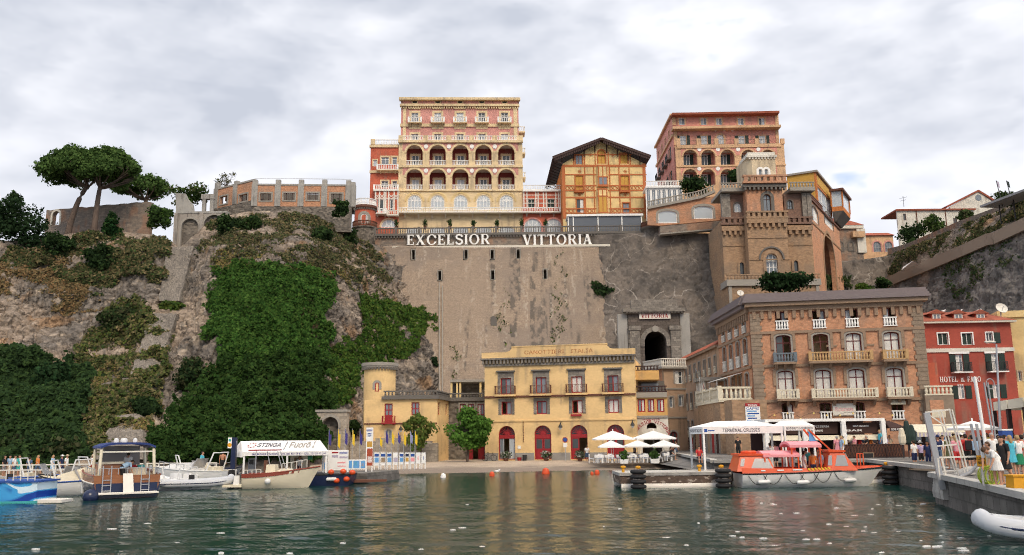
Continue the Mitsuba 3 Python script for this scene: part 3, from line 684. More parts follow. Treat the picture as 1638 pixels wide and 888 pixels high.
 for e in (le,re):
  b.bar((ap[0],1.64,ap[1] - .15),(e[0],1.64,e[1] - .15),.16,.5)
  for t in np.linspace(.05,.95,26):
   x,z = ap[0] + (e[0] - ap[0]) * t,ap[1] + (e[1] - ap[1]) * t
   b.box(x - .14,x + .14,1.5,1.6,z - .95,z - .35,.06,0)
  for t in (.12,.34,.56,.8):
   x,z = ap[0] + (e[0] - ap[0]) * t,ap[1] + (e[1] - ap[1]) * t
   b.bar((x,1.5,z - .5),(x,.1,z - 1.9),.14); b.bar((x,.1,z - .5),(x,.1,z - 2.2),.16)
 b.put('barge_board','dark_wood',T)
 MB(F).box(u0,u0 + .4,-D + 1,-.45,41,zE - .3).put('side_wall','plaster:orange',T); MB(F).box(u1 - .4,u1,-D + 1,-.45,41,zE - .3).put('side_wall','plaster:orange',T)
 b = MB(F)
 for y in np.linspace(1,-D + 1,12): b.bar((u0 + .2,y,zE - .2),(le[0] + .1,y,le[1] - .45),.16)
 b.put('rafters','dark_wood',T)
plain('orange_wood',(0.42,0.13,0.045),0.7)
chalet()
def veranda():
 T = thing('veranda','long glazed veranda with grey screens under the gabled house','veranda')
 F = frame_at(968,345,140.5)
 u0,z0,u1,z1 = F.rect(908.5,344,1027,360,0)
 z0 = 41.6
 k = MB(F).box(u0 - .2,u1 + .2,-4,.3,z1 - .25,z1 + .15).put('roof','white',T)
 MB(F).box(u0,u1,-.12,-.06,z0,z1 - .25).box(u0,u0 + .06,-4,-.1,z0,z1 - .25).put('screen','veranda_glass',T)
 for x in (909,917,956.5,994.5,1026): a = F.uz(x,350,0)[0]; MB(F).box(a - .1,a + .1,-.1,.08,z0,z1).put('post','white',T)
plain('veranda_glass',(0.10,0.115,0.14),0.25,0.5)
veranda()
# serif capitals for the signs
def serif(ch):
 """one capital of height 1 as a shapely outline, and its advance"""
 S,t,h = .17,.075,.05
 def st(x,a=0,b=1,w=S): return unary_union([sbox(x,a,x + w,b),sbox(x - h,a,x + w + h,a + .05),sbox(x - h,b - .05,x + w + h,b)])
 def line(p,q,w): 
  d = np.subtract(q,p); n = np.array([abs(d[1]),-d[0] * np.sign(d[1] or 1)]) / np.hypot(*d) * w / 2; n = np.array([w / 2 * np.hypot(*d) / max(abs(d[1]),1e-6),0])
  return Polygon([np.subtract(p,n),np.add(p,n),np.add(q,n),np.subtract(q,n)])
 def ring(cx,cy,rx,ry,wx,wy): return affinity.scale(Point(0,0).buffer(1,16),rx,ry).difference(affinity.scale(Point(0,0).buffer(1,16),rx - wx,ry - wy)),cx,cy
 if ch == 'I': return st(.05),.27
 if ch == 'E': return unary_union([st(.05),sbox(.05,0,.55,t),sbox(.05,1 - t,.52,1),sbox(.05,.47,.42,.47 + t),sbox(.50,0,.56,.26),sbox(.48,.78,.53,1),sbox(.38,.38,.43,.63)]),.62
 if ch == 'F': return unary_union([st(.05),sbox(.05,1 - t,.52,1),sbox(.05,.47,.42,.47 + t),sbox(.48,.78,.53,1),sbox(.38,.38,.43,.63)]),.58
 if ch == 'L': return unary_union([st(.05),sbox(.05,0,.53,t),sbox(.48,0,.54,.28)]),.60
 if ch == 'H': return unary_union([st(.05),st(.50),sbox(.05,.46,.6,.46 + t)]),.74
 if ch == 'T': return unary_union([st(.24),sbox(0,1 - t,.65,1),sbox(0,.76,.05,1),sbox(.60,.76,.65,1)]),.67
 if ch in 'OC':
  g,cx,cy = ring(0,0,.40,.52,.17,.07); g = affinity.translate(g,.42,.5)
  if ch == 'C': g = g.difference(sbox(.55,.30,1,.68)).union(sbox(.66,.64,.73,.92)).union(sbox(.68,.14,.73,.32))
  return g,(.86 if ch == 'O' else .80)
 if ch == 'S':
  x = np.concatenate([.30 + .22 * np.cos(np.linspace(.3,4.71,14)),.30 + .24 * np.cos(np.linspace(1.57,-2.8,14))]); y = np.concatenate([.75 + .21 * np.sin(np.linspace(.3,4.71,14)),.27 + .24 * np.sin(np.linspace(1.57,-2.8,14))])
  from shapely.geometry import LineString
  return LineString(list(zip(x,y))).buffer(.075,4).union(sbox(.46,.72,.52,.98)).union(sbox(.05,.03,.11,.30)),.62
 if ch == 'X': return unary_union([line((.12,1),(.60,0),.19),line((.58,1),(.10,0),.08),sbox(0,0,.24,.05),sbox(.44,0,.74,.05),sbox(0,.95,.28,1),sbox(.46,.95,.70,1)]),.76
 if ch == 'V': return unary_union([line((.12,1),(.37,0),.18),line((.62,1),(.40,0),.08),sbox(0,.95,.28,1),sbox(.50,.95,.74,1)]),.76
 if ch == 'A': return unary_union([line((.36,1),(.14,0),.08),line((.38,1),(.62,0),.18),sbox(.2,.30,.55,.30 + t),sbox(0,0,.24,.05),sbox(.47,0,.76,.05)]),.78
 if ch == 'R':
  b = affinity.translate(affinity.scale(Point(0,0).buffer(1,12),.25,.265).difference(affinity.scale(Point(0,0).buffer(1,12),.12,.20)),.36,.735).intersection(sbox(.3,0,1,1))
  return unary_union([st(.05),b,sbox(.1,1 - t,.38,1),sbox(.1,.47,.38,.47 + t),line((.36,.5),(.60,0),.17),sbox(.5,0,.72,.05)]),.74
 return None,.45
def serif_letters(F,parent,text,u0,u1,z0,z1,w,mat,depth=.2,name='letter',zslope=0.0):
 adv = sum(serif(c)[1] + .09 for c in text); sx = (u1 - u0) / adv; x = u0; sy = z1 - z0
 for c in text:
  g,a = serif(c)
  if g is not None:
   MB(F).poly(affinity.translate(affinity.scale(g,sx,sy,origin=(0,0)),x,z0 + zslope * (x - u0)),w,w + depth).put(name,mat,parent)
  x += (a + .09) * sx
def text_on(F,parent,text,u0,u1,z0,z1,w,mat,depth=.03,bold=True,name='lettering',**k):
 m = meshkit.text_mesh(text,1.0,1.0,bold); v = np.array(m.vertices)
 a,b = v.min(0),v.max(0)
 v = (v - a) / (b - a)
 q = np.stack([u0 + v[:,0] * (u1 - u0),w + v[:,2] * depth,z0 + v[:,1] * (z1 - z0)],1)
 return MB(F).add(q,m.faces[:,::-1]).put(name,mat,parent,**k)
# terrace edge with the hotel letters
def terrace():
 T = thing('terrace_wall','weathered terrace wall with dark stone balustrade and ledge under the hotels','wall')
 F = frame_at(810,370,136.0)
 u0,zb,u1,zt = F.rect(600,377,1030,398,0)
 MB(F).box(u0,u1,-6,0,zb,zt).box(u0,u1,-3,0,zb - 3,zb).put('wall','old_wall',T)
 z2 = F.uz(810,372.5,.4)[1]
 b = MB(F).box(u0,u1,-6,.5,z2 - .35,z2); b.put('cornice','dark_stone',T)
 b = MB(F); dentils(b,u0,u1,z2 - .75,z2 - .36,0,.42,.55); b.put('corbel_row','dark_stone',T,kind='stuff')
 zr = F.uz(810,362.5,.4)[1]
 xs = [600,633,670,718,756,793,834,873,912,955,993,1029]
 us = [F.uz(x,368,.3)[0] for x in xs]
 for a in us: MB(F).box(a - .22,a + .22,-.02,.48,z2,zr + .12).put('pier','dark_stone',T)
 for a,c in zip(us,us[1:]):
  b = MB(F); balusters(b,(a + .22,.22,z2),(c - .22,.22,z2),zr - z2,.42,.10,.16,.3); b.put('balustrade','dark_stone',T)
 l0,lz,l1,lt = F.rect(628,393.2,976,396,1.4)
 MB(F).box(l0,l1,-.5,1.5,lz,lt + .08).put('ledge','trim',T)
 for x in (654,668,697,710.5,739,752.5,781,794.5,822,836,865,878,904,917.5,944,957.5):
  a = F.uz(x,398,1)[0]; MB(F).box(a - .16,a + .16,-.6,.9,lz - .95,lz).put('bracket','old_stone',T)
 S = thing('hotel_sign','white serif letters EXCELSIOR VITTORIA standing on the ledge of the terrace wall','sign')
 for txt,x0,x1 in (('EXCELSIOR',651,786),('VITTORIA',836,949)):
  a = F.rect(x0,375.5,x1,391.5,.5); serif_letters(F,S,txt,a[0],a[2],a[1],a[3],.5,'white',.25)
 cuts = []
 for x,y0,y1 in ((661.5,400,415),(745.5,400,414),(787.5,400,414),(829,399,413),(703.5,433.5,448),(788,432.5,447),(872,431,446)):
  p,n = wall_sheet.hit(x,(y0 + y1) / 2)
  G = Frame((p[0],p[1],0)); r = G.rect(x - 3.8,y0 - 1,x + 3.8,y1 + 1,0)
  n_ = wall_sheet.key
  cuts.append([(x - 3.4,y0 - .5),(x + 3.4,y0 - .5),(x + 3.4,y1 + .5),(x - 3.4,y1 + .5)])
  k = room(G,n_,r[0] + .1,r[1] + .1,r[2] - .1,r[3] - .1,.1,3.0,'old_stone','slit_opening')
  MB(G).box(r[0],r[0] + .16,-.5,.28,r[1],r[3]).box(r[2] - .16,r[2],-.5,.28,r[1],r[3]).box(r[0],r[2],-.5,.28,r[3] - .16,r[3]).put('surround','old_stone',k)
 wall_sheet.cut(cuts)
procm('old_wall',masonry((0.27,0.22,0.18),(0.16,0.14,0.125),(0.13,0.12,0.11),0.6,0.3,(0.36,0.17,0.09),0.12,0.45),0.95)
terrace()
def pipes():
 T = thing('drain_pipe','pair of grey drain pipes running down the retaining wall','pipe')
 for x,y0 in ((708,459),(703.5,452)):
  pts = [wall_sheet.hit(x,y)[0] + [0,-.25,0] for y in np.linspace(y0,640,18)]
  MB().tube(pts,.09,6).put('pipe','old_stone',T)
 V = thing('drain_cover','dark grey pointed drain cover low on the retaining wall','cover')
 p,n = wall_sheet.hit(789.5,518); G = Frame((p[0],p[1],0)); q = [G.uz(*c,.2) for c in ((784.5,508),(789.5,505),(795,509),(794.5,527),(789.5,532),(785.5,527))]
 MB(G).poly(Polygon(q),-.4,.25).put('plate','dark_stone',V)
pipes()
def red_turret():
 T = thing('red_turret','round red turret with white crown railing and arched window','turret')
 c = at(584,340,140); R = 17.2 * 140 / 1214
 def z(y): return at(584,y,138)[2]
 MB().lathe([(R,z(392)),(R,z(331))],(c[0],c[1],0),28).put('wall','plaster:red',T,True)
 MB().lathe([(R,z(333)),(R + .35,z(330)),(R + .35,z(326.5)),(R - .4,z(326.5)),(0,z(326))],(c[0],c[1],0),28).put('cornice','brown',T,30)
 b = MB()
 for i in range(30):
  a = i * math.tau / 30; b.box(c[0] + (R + .1) * math.cos(a) - .12,c[0] + (R + .1) * math.cos(a) + .12,c[1] + (R + .1) * math.sin(a) - .12,c[1] + (R + .1) * math.sin(a) + .12,z(333.5),z(330))
 b.put('corbel_row','dark_stone',T,kind='stuff')
 b = MB(); n = 26; P = [np.array([c[0] + (R + .1) * math.cos(i * math.tau / n),c[1] + (R + .1) * math.sin(i * math.tau / n),z(326.5)]) for i in range(n + 1)]
 for p,q in zip(P,P[1:]): balusters(b,p,q,z(316) - z(326.5),.28,.08)
 b.put('railing','white',T)
 F = Frame((c[0],c[1] - R + .06,0)); r = F.rect(577,342,588,358,0)
 P = arch_poly(*r,'semi')
 MB(F).poly(P.buffer(.5,quad_segs=4).difference(P).intersection(sbox(r[0] - 1,r[1],r[2] + 1,r[3] + 1)),-.6,.16).put('surround','old_stone',T)
 k = MB(F).poly(P.difference(P.buffer(-.14)),-.6,.08).put('window','white',T); MB(F).poly(P.buffer(-.1),-.6,.0).put('pane','pale_glass',k)
 B = thing('round_balcony','round brick balcony on a stone drum below the red turret','balcony')
 c2 = (c[0] + .25,c[1] - 1.5); R2 = 21 * 138 / 1214
 MB().lathe([(R2 - .25,z(400)),(R2 - .3,z(366.5)),(R2,z(365)),(R2,z(363.6)),(0,z(363.6))],(*c2,0),30).put('drum','rubble',B,30)
 b = MB(); P = [np.array([c2[0] + (R2 - .15) * math.cos(i * math.tau / n),c2[1] + (R2 - .15) * math.sin(i * math.tau / n),z(363.6)]) for i in range(n + 1)]
 for p,q in zip(P,P[1:]): balusters(b,p,q,1.05,.3,.1)
 b.put('railing','brown',B)
red_turret()
# ruined brick house on the left cliff top
def ruin():
 T = thing('ruined_brick_house','roofless orange brick shell with grey concrete pillars on the left cliff top','ruin')
 def seg(xa,Ya,xb,Yb,pil,wins,ytop,ybot):
  a,b_ = at(xa,315,Ya),at(xb,315,Yb)
  F = Frame((a[0],a[1],0),math.atan2(b_[1] - a[1],b_[0] - a[0])); L = math.hypot(b_[0] - a[0],b_[1] - a[1])
  zt,zb = F.uz(xa + 3,ytop,0)[1],F.uz(xa + 3,ybot,0)[1]
  W = Wall(F,sbox(0,zb,L,zt),T,'brick',0,.5)
  for x0,y0,x1,y1 in wins:
   r = F.rect(x0,y0,x1,y1,0); W.holes.append(sbox(*r))
   S = sbox(r[0] - .25,r[1] - .22,r[2] + .25,r[3] + .25).difference(sbox(*r))
   k = MB(F).poly(S,-.45,.1).put('window_opening','old_stone',T)
   MB(F).box(r[0] + .4,r[0] + .5,-.3,-.2,r[1],r[3]).box(r[0] + (r[2] - r[0]) * .72,r[0] + (r[2] - r[0]) * .72 + .1,-.3,-.2,r[1],r[3]).put('frame','dark_wood',k)
  W.put()
  for x,yt in pil:
   u = F.uz(x,310,.2)[0]; z1 = F.uz(x,yt,.2)[1]
   MB(F).box(u - .5,u + .5,-.7,.22,zb,zt + .2).box(u - .42,u + .42,-.6,.1,zt + .2,z1).put('pillar','concrete',T)
  MB(F).box(-.1,L + .1,-.6,.12,zt - .01,zt + .28).put('coping','concrete',T)
  MB(F).box(0,L,-.6,.12,zb - 4.5,zb - .01).put('plinth','rubble',T)
  MB(F).box(0,L,-4.8,-.6,zb + .4,zb + .6).put('floor_slab','dark_stone',T)
  MB(F).box(0,L,-5.2,-4.8,zb,zt - .15).put('back_wall','dark_stone',T)
  b = MB(F)
  us = [F.uz(x,310,-.2)[0] for x,_ in pil]
  zr = zt + 1.3
  b.bar((us[0],-.2,zr),(us[-1],-.2,zr),.05)
  b.put('wire_rail','old_stone',T)
 seg(343,131.5,406,126.5,[(344.5,292),(375,289.5)],[(352,314,364,326),(383,311,396,322)],304,334)
 seg(406,126.5,563,127.5,[(407,287.5),(444,287),(481,287),(518.5,287),(557,288),(564,291)],[(416,309.5,434,321),(453.5,309,471.5,320.5),(491,309,509.5,320),(529,310,547.5,324)],296.5,330)
ruin()
def left_walls():
 T = thing('old_arch_wall','weathered plaster wall with two blind arches left of the brick ruin','wall')
 F = frame_at(318,365,121)
 a,zb,b_,zt = F.rect(281,341,362,405,0)
 W = Wall(F,sbox(a,zb - 2,b_,zt),T,'stucco_old',0,.9)
 for x0,y0,x1,y1 in ((290,350,317,395),(326,344,357,388)):
  r = F.rect(x0,y0,x1,y1,0); P = arch_poly(*r,'semi'); W.holes.append(P)
  MB(F).poly(P.buffer(.05),-.9,-.4).put('blind_arch','rubble',T)
  MB(F).poly(P.buffer(.3,quad_segs=8).difference(P).intersection(sbox(r[0] - 1,r[1],r[2] + 1,r[3] + 1)),-.2,.12).put('arch_ring','old_stone',T)
 W.put()
 MB(F).box(a - .2,b_,-1.2,.1,zt - .01,zt + .3).put('coping','concrete',T)
 for x in (280.5,321): u = F.uz(x,365,.2)[0]; MB(F).box(u - .3,u + .3,-.2,.25,zb - 2,zt).put('pilaster','stucco_old',T)
 R = thing('wall_remnant','triangular grey wall remnant above the blind arches','wall')
 G = frame_at(295,330,124)
 P = Polygon([G.uz(*c) for c in ((281.5,346),(281,309),(296,309.5),(300,318),(308,327),(311,346))]); MB(G).poly(P,-.6,0).put('wall','concrete',R)
 G = frame_at(332,325,125); K = thing('stone_gateway','small grey post and lintel gateway beside the brick ruin','gateway')
 for x in (325.5,338): r = G.rect(x - 2.6,318,x + 2.6,346,0); MB(G).box(r[0],r[2],-.6,0,r[1],r[3]).put('post','concrete',K)
 r = G.rect(321.5,310.5,342,318,.1); MB(G).box(r[0],r[2],-.8,.1,r[1],r[3]).put('lintel','concrete',K)
 L = thing('garden_wall','long old stone wall behind the two tall pines','wall')
 p,q = at(74,340,132),at(240,340,126)
 G = Frame((p[0],p[1],0),math.atan2(q[1] - p[1],q[0] - p[0])); n = math.hypot(q[0] - p[0],q[1] - p[1])
 z0 = G.uz(76,375)[1]
 us = np.linspace(0,n,24); tops = [G.uz(74 + 166 * t / n,336.5 - 14 * t / n)[1] + .25 * (random.Random(int(t * 9)).random() - .5) for t in us]
 W = Wall(G,Polygon([(0,z0 - 4),(n,z0 - 4)] + list(zip(us[::-1],tops[::-1]))),L,'old_wall',0,.8)
 r = G.rect(84,338,95.5,360); W.holes.append(arch_poly(*r,'semi')); W.put()
 MB(G).poly(arch_poly(*r,'semi').buffer(.35,quad_segs=4).difference(arch_poly(*r,'semi')).intersection(sbox(r[0] - 1,r[1],r[2] + 1,r[3] + 1)),-.1,.12).put('arch_ring','trim',L)
procm('stucco_old',plaster((0.33,0.30,0.27),(0.12,0.11,0.105),0.8,1.5),0.95)
left_walls()
# salmon hotel on the right of the cliff top
def salmon_hotel():
 T = thing('salmon_hotel','salmon pink hotel with arcades and dark green shutters behind the brick tower','hotel')
 F = frame_at(1160,260,150,-.02)
 u0,z0,u1,z1 = F.rect(1076.5,181,1246,300,0)
 uR = F.uz(1258,290,0)[0]; uL = F.uz(1079,260,0)[0]
 zt = F.uz(1160,181,0)[1]
 zter = F.uz(1160,232,0)[1]
 up = -1.6
 uL2,uR2 = F.uz(1077,215,up)[0],F.uz(1245.5,215,up)[0]
 zt = F.uz(1160,181.5,up)[1]
 W = Wall(F,sbox(uL2,zter - .8,uR2,zt),T,'plaster:salmon',up)
 for x in (1090.5,1125.5,1150,1185,1218.5):
  W.window(x - 4.6,188.5,x + 4.6,200,'rect','white','grey_glass',2,(),surr=('plaster:peach',.28),panemats=('pale_glass','grey_glass') if x != 1218.5 else ('glass','pale_glass'))
 for i,x in enumerate((1092.5,1126.5,1186.5,1219.5)):
  k,r = W.window(x - 5,217,x + 5,233,'rect','white','pale_glass',2,(.75,),surr=('plaster:peach',.16),fw=.08); W.shutters(r,wid=.75,k=k)
 W.window(1146.5,215.5,1158,233,'semi','white','pale_glass',3,(.6,),surr=('plaster:peach',.3),fan=3,fw=.09)
 W.put()
 band(F,T,1075,178.8,1247,182,-2.5,.1,'roof_tile','eaves')
 band(F,T,1076,200.8,1249.5,204.5,up - .3,.1,'plaster:peach','cornice')
 for x0,x1,y0,y1 in ((1075,1081,183,200),(1078,1083.5,205,232),(1240,1245.5,183,200),(1241,1246,205,232)): band(F,T,x0,y0,x1,y1,up - .02,up + .15,'plaster:peach','pilaster')
 for x in (1144.5,1158.5,1171.5): p = F.uz(x,208,up); MB(F).poly(Point(*p).buffer(.3,6),up - .02,up + .1).put('roundel','white',T)
 L = Wall(F,sbox(uL + .3,41,uR,zter),T,'plaster:peach',0,.5)
 cx = [1104.2,1132.9,1163.8,1197,1228.6]
 for yc,yb in ((239.7,264),(270.7,296)):
  for c in cx:
   a0,b0,a1,b1 = F.rect(c - 11.2,yc,c + 11.2,yb,0)
   P = arch_poly(a0,b0,a1,b1,'semi'); L.holes.append(P)
   k = MB(F).box(a0 - .3,a1 + .3,-2.6,-2.3,b0,b1 + .4).put('loggia','plaster:salmon',T)
   MB(F).box(a0 - .3,a0 - .02,-2.3,-.5,b0,b1 + .3).put('side_wall','plaster:salmon',k); MB(F).box(a1 + .02,a1 + .3,-2.3,-.5,b0,b1 + .3).put('side_wall','plaster:salmon',k)
   MB(F).box(a0 - .3,a1 + .3,-2.3,-.5,b1 + .02,b1 + .3).put('vault','plaster:stucco',k); MB(F).box(a0 - .3,a1 + .3,-2.3,-.5,b0 - .25,b0 - .01).put('floor','old_stone',k)
   um = (a0 + a1) / 2 - .2
   MB(F).box(um - .9,um + .5,-2.3,-2.22,b0,b0 + 2.9).put('door','glass',k)
   MB(F).box(um - .9,um - .78,-2.3,-2.18,b0,b0 + 2.9).box(um + .38,um + .5,-2.3,-2.18,b0,b0 + 2.9).box(um - .26,um - .14,-2.3,-2.18,b0,b0 + 2.9).box(um - .9,um + .5,-2.3,-2.17,b0 + 2.8,b0 + 2.95).put('door_frame','white',k)
   MB(F).box(um + .55,um + 1.2,-2.3,-2.15,b0,b0 + 2.9).put('shutter','green_shutter',k)
   MB(F).poly(P.buffer(.32,quad_segs=8).difference(P).intersection(sbox(a0 - 1,b1 - (a1 - a0) / 2,a1 + 1,b1 + 1)),-.02,.1).put('archivolt','plaster:peach',T)
  S = sbox(*F.rect(1089,yc - 2.5,1243,yc + 9,0))
  for c in cx: S = S.difference(arch_poly(*F.rect(c - 11.2,yc,c + 11.2,yb,0),'semi').buffer(.33))
  for c0,c1 in zip(cx,cx[1:]):
   p = Point(*F.uz((c0 + c1) / 2,yc - .5,0)); S = S.difference(p.buffer(.46)); MB(F).poly(p.buffer(.42,8),-.02,.14).put('roundel','white',T)
  MB(F).poly(S,-.02,.05).put('spandrel_panel','plaster:salmon',T)
 L.put()
 MB(F).box(uL + .3,uR,up - .1,.12,zter - .01,zter + .12).put('terrace_floor','plaster:peach',T)
 band(F,T,1083,231.5,1250,236,-.02,.25,'plaster:peach','string_course'); band(F,T,1083,263.5,1257.5,266,-.02,.2,'plaster:peach','string_course')
 for x in (1085,1117.5,1146,1178,1211,1252): r = F.rect(x - 3.2,221.5,x + 3.2,232,.2); MB(F).box(r[0],r[2],-.3,.2,zter,r[3]).put('terrace_pier','plaster:peach',T)
 b = MB(F); pickets(b,(uL + .5,.1,zter + .1),(u1,.1,zter + .1),1.0,.2); b.put('terrace_rail','iron',T)
 MB(F).box(uR - .4,uR - .01,-16,-.5,41,zter - .01).put('side_wall','plaster:peach',T); MB(F).box(uR2 - .4,uR2 - .01,-21,up - .45,45,zt - .1).put('side_wall','plaster:salmon',T)
 MB(F).box(uL2,uR2,-21,up - .3,zt - .3,zt - .05).put('roof','roof_tile',T)
 p = F.w(np.array([[uL2,up,0.0]]))[0]
 G = Frame((p[0] - .02,p[1] + 21,0),-math.pi / 2)
 V = Wall(G,sbox(0,41,21,zt - .02),T,'plaster:salmon',0,.45,name='flank_wall')
 for uu in (3,7.5,12,16.5):
  for zz,h in ((zt - 3.6,1.5),(zt - 8.6,2.6),(zt - 13.8,2.6),(zt - 19,2.6)):
   k,r = V.window(0,0,0,0,'rect','white','grey_glass',2,(),uz=(uu - .6,zz,uu + .6,zz + h),surr=('plaster:peach',.16))
   if h > 2: 
    V.shutters(r,wid=.62,k=k)
    q = MB(G).box(uu - 1.4,uu + 1.4,0,.9,zz - .2,zz - .02).put('balcony','dark_stone',T); b = MB(G); pickets(b,(uu - 1.35,.85,zz),(uu + 1.35,.85,zz),1.0); pickets(b,(uu - 1.35,0,zz),(uu - 1.35,.85,zz),1.0); b.put('railing','iron',q)
 V.put()
 MB(G).box(-.2,21.2,-.02,.5,zt - .3,zt + .1).box(-.2,21.2,-.02,.35,zt - 4.9,zt - 4.4).put('cornice','plaster:peach',T)
salmon_hotel()
def white_gallery():
 T = thing('white_gallery','white glazed gallery with balustrade below the salmon hotel','gallery')
 F = frame_at(1060,305,143)
 u0,z0,u1,z1 = F.rect(1033,301,1092,325,0)
 z0 = min(z0,42)
 MB(F).box(u0,u1,-4,.4,z1,z1 + .35).put('cornice','white',T)
 b = MB(F); balusters(b,(u0,.2,z1 + .35),(u1,.2,z1 + .35),1.05,.3); b.put('balustrade','white',T)
 W = Wall(F,sbox(u0,z0,u1,z1),T,'white',0,.2)
 n = 7; s = (u1 - u0) / n
 for i in range(n): W.window(0,0,0,0,'semi','white','grey_glass',2,(.5,),uz=(u0 + s * i + .15,z0 + .1,u0 + s * (i + 1) - .15,z1 - .2),depth=.08,fw=.06)
 W.put()
white_gallery()
# brick ramp wall with two big windows
def ramp_wall():
 T = thing('brick_ramp_wall','brick wall with two wide arched windows under a sloping balustrade','wall')
 F = frame_at(1100,340,132.5)
 q = [F.uz(*c) for c in ((1036,334),(1036,360),(1056,361),(1156,352),(1156,312),(1120,317.5))]
 W = Wall(F,Polygon(q),T,'brick',0,.6)
 for r in ((1053,337,1083,357),(1109.5,329.5,1140.5,350)): W.window(*r,'seg','white','pale_glass',1,(),surr=('old_stone',.4),fw=.16,name='wide_window')
 W.put()
 b = MB(F); p = [F.uz(*c,.3) for c in ((1056,362),(1156,353),(1156,365),(1056,374.5))]
 b.poly(Polygon([p[3],p[2],p[1],p[0]]),-1.5,.3); b.put('plinth','old_wall',T)
 a,c = F.uz(1056,374.5,1.0),F.uz(1156,365.5,1.0); MB(F).bar((a[0],.3,a[1]),(c[0],.3,c[1]),1.6,.22).put('ledge','old_stone',T)
 a,m,c = F.uz(1036,333,.2),F.uz(1120,316,.2),F.uz(1143,306.5,.2)
 MB(F).bar((a[0],0,a[1]),(m[0],0,m[1]),1.0,.45).bar((m[0],0,m[1]),(c[0],0,c[1]),1.0,.45).put('coping','old_stone',T)
 b = MB(F); balusters(b,(a[0],.1,a[1] + .2),(m[0],.1,m[1] + .2),1.1,.5,.14,.16,.3); balusters(b,(m[0],.1,m[1] + .2),(c[0],.1,c[1] + .2),1.1,.5,.14,.16,.3); b.put('balustrade','old_stone',T)
 B = thing('round_bastion','round stone bastion with a low brick parapet right of the hotel letters','bastion')
 c = at(1041,365,135.5); R = 15 * 135 / 1214
 def z(y): return at(1041,y,133.8)[2]
 MB().lathe([(R * .8,z(392)),(R * .95,z(366)),(R * 1.1,z(363)),(R * 1.1,z(361)),(0,z(361))],(c[0],c[1],0),24).put('drum','rubble',B,30)
 b = MB(); n = 24; P = [np.array([c[0] + R * 1.02 * math.cos(i * math.tau / n),c[1] + R * 1.02 * math.sin(i * math.tau / n),z(361)]) for i in range(n + 1)]
 for p,q in zip(P,P[1:]): balusters(b,p,q,.95,.3,.1)
 b.put('railing','brown',B)
ramp_wall()
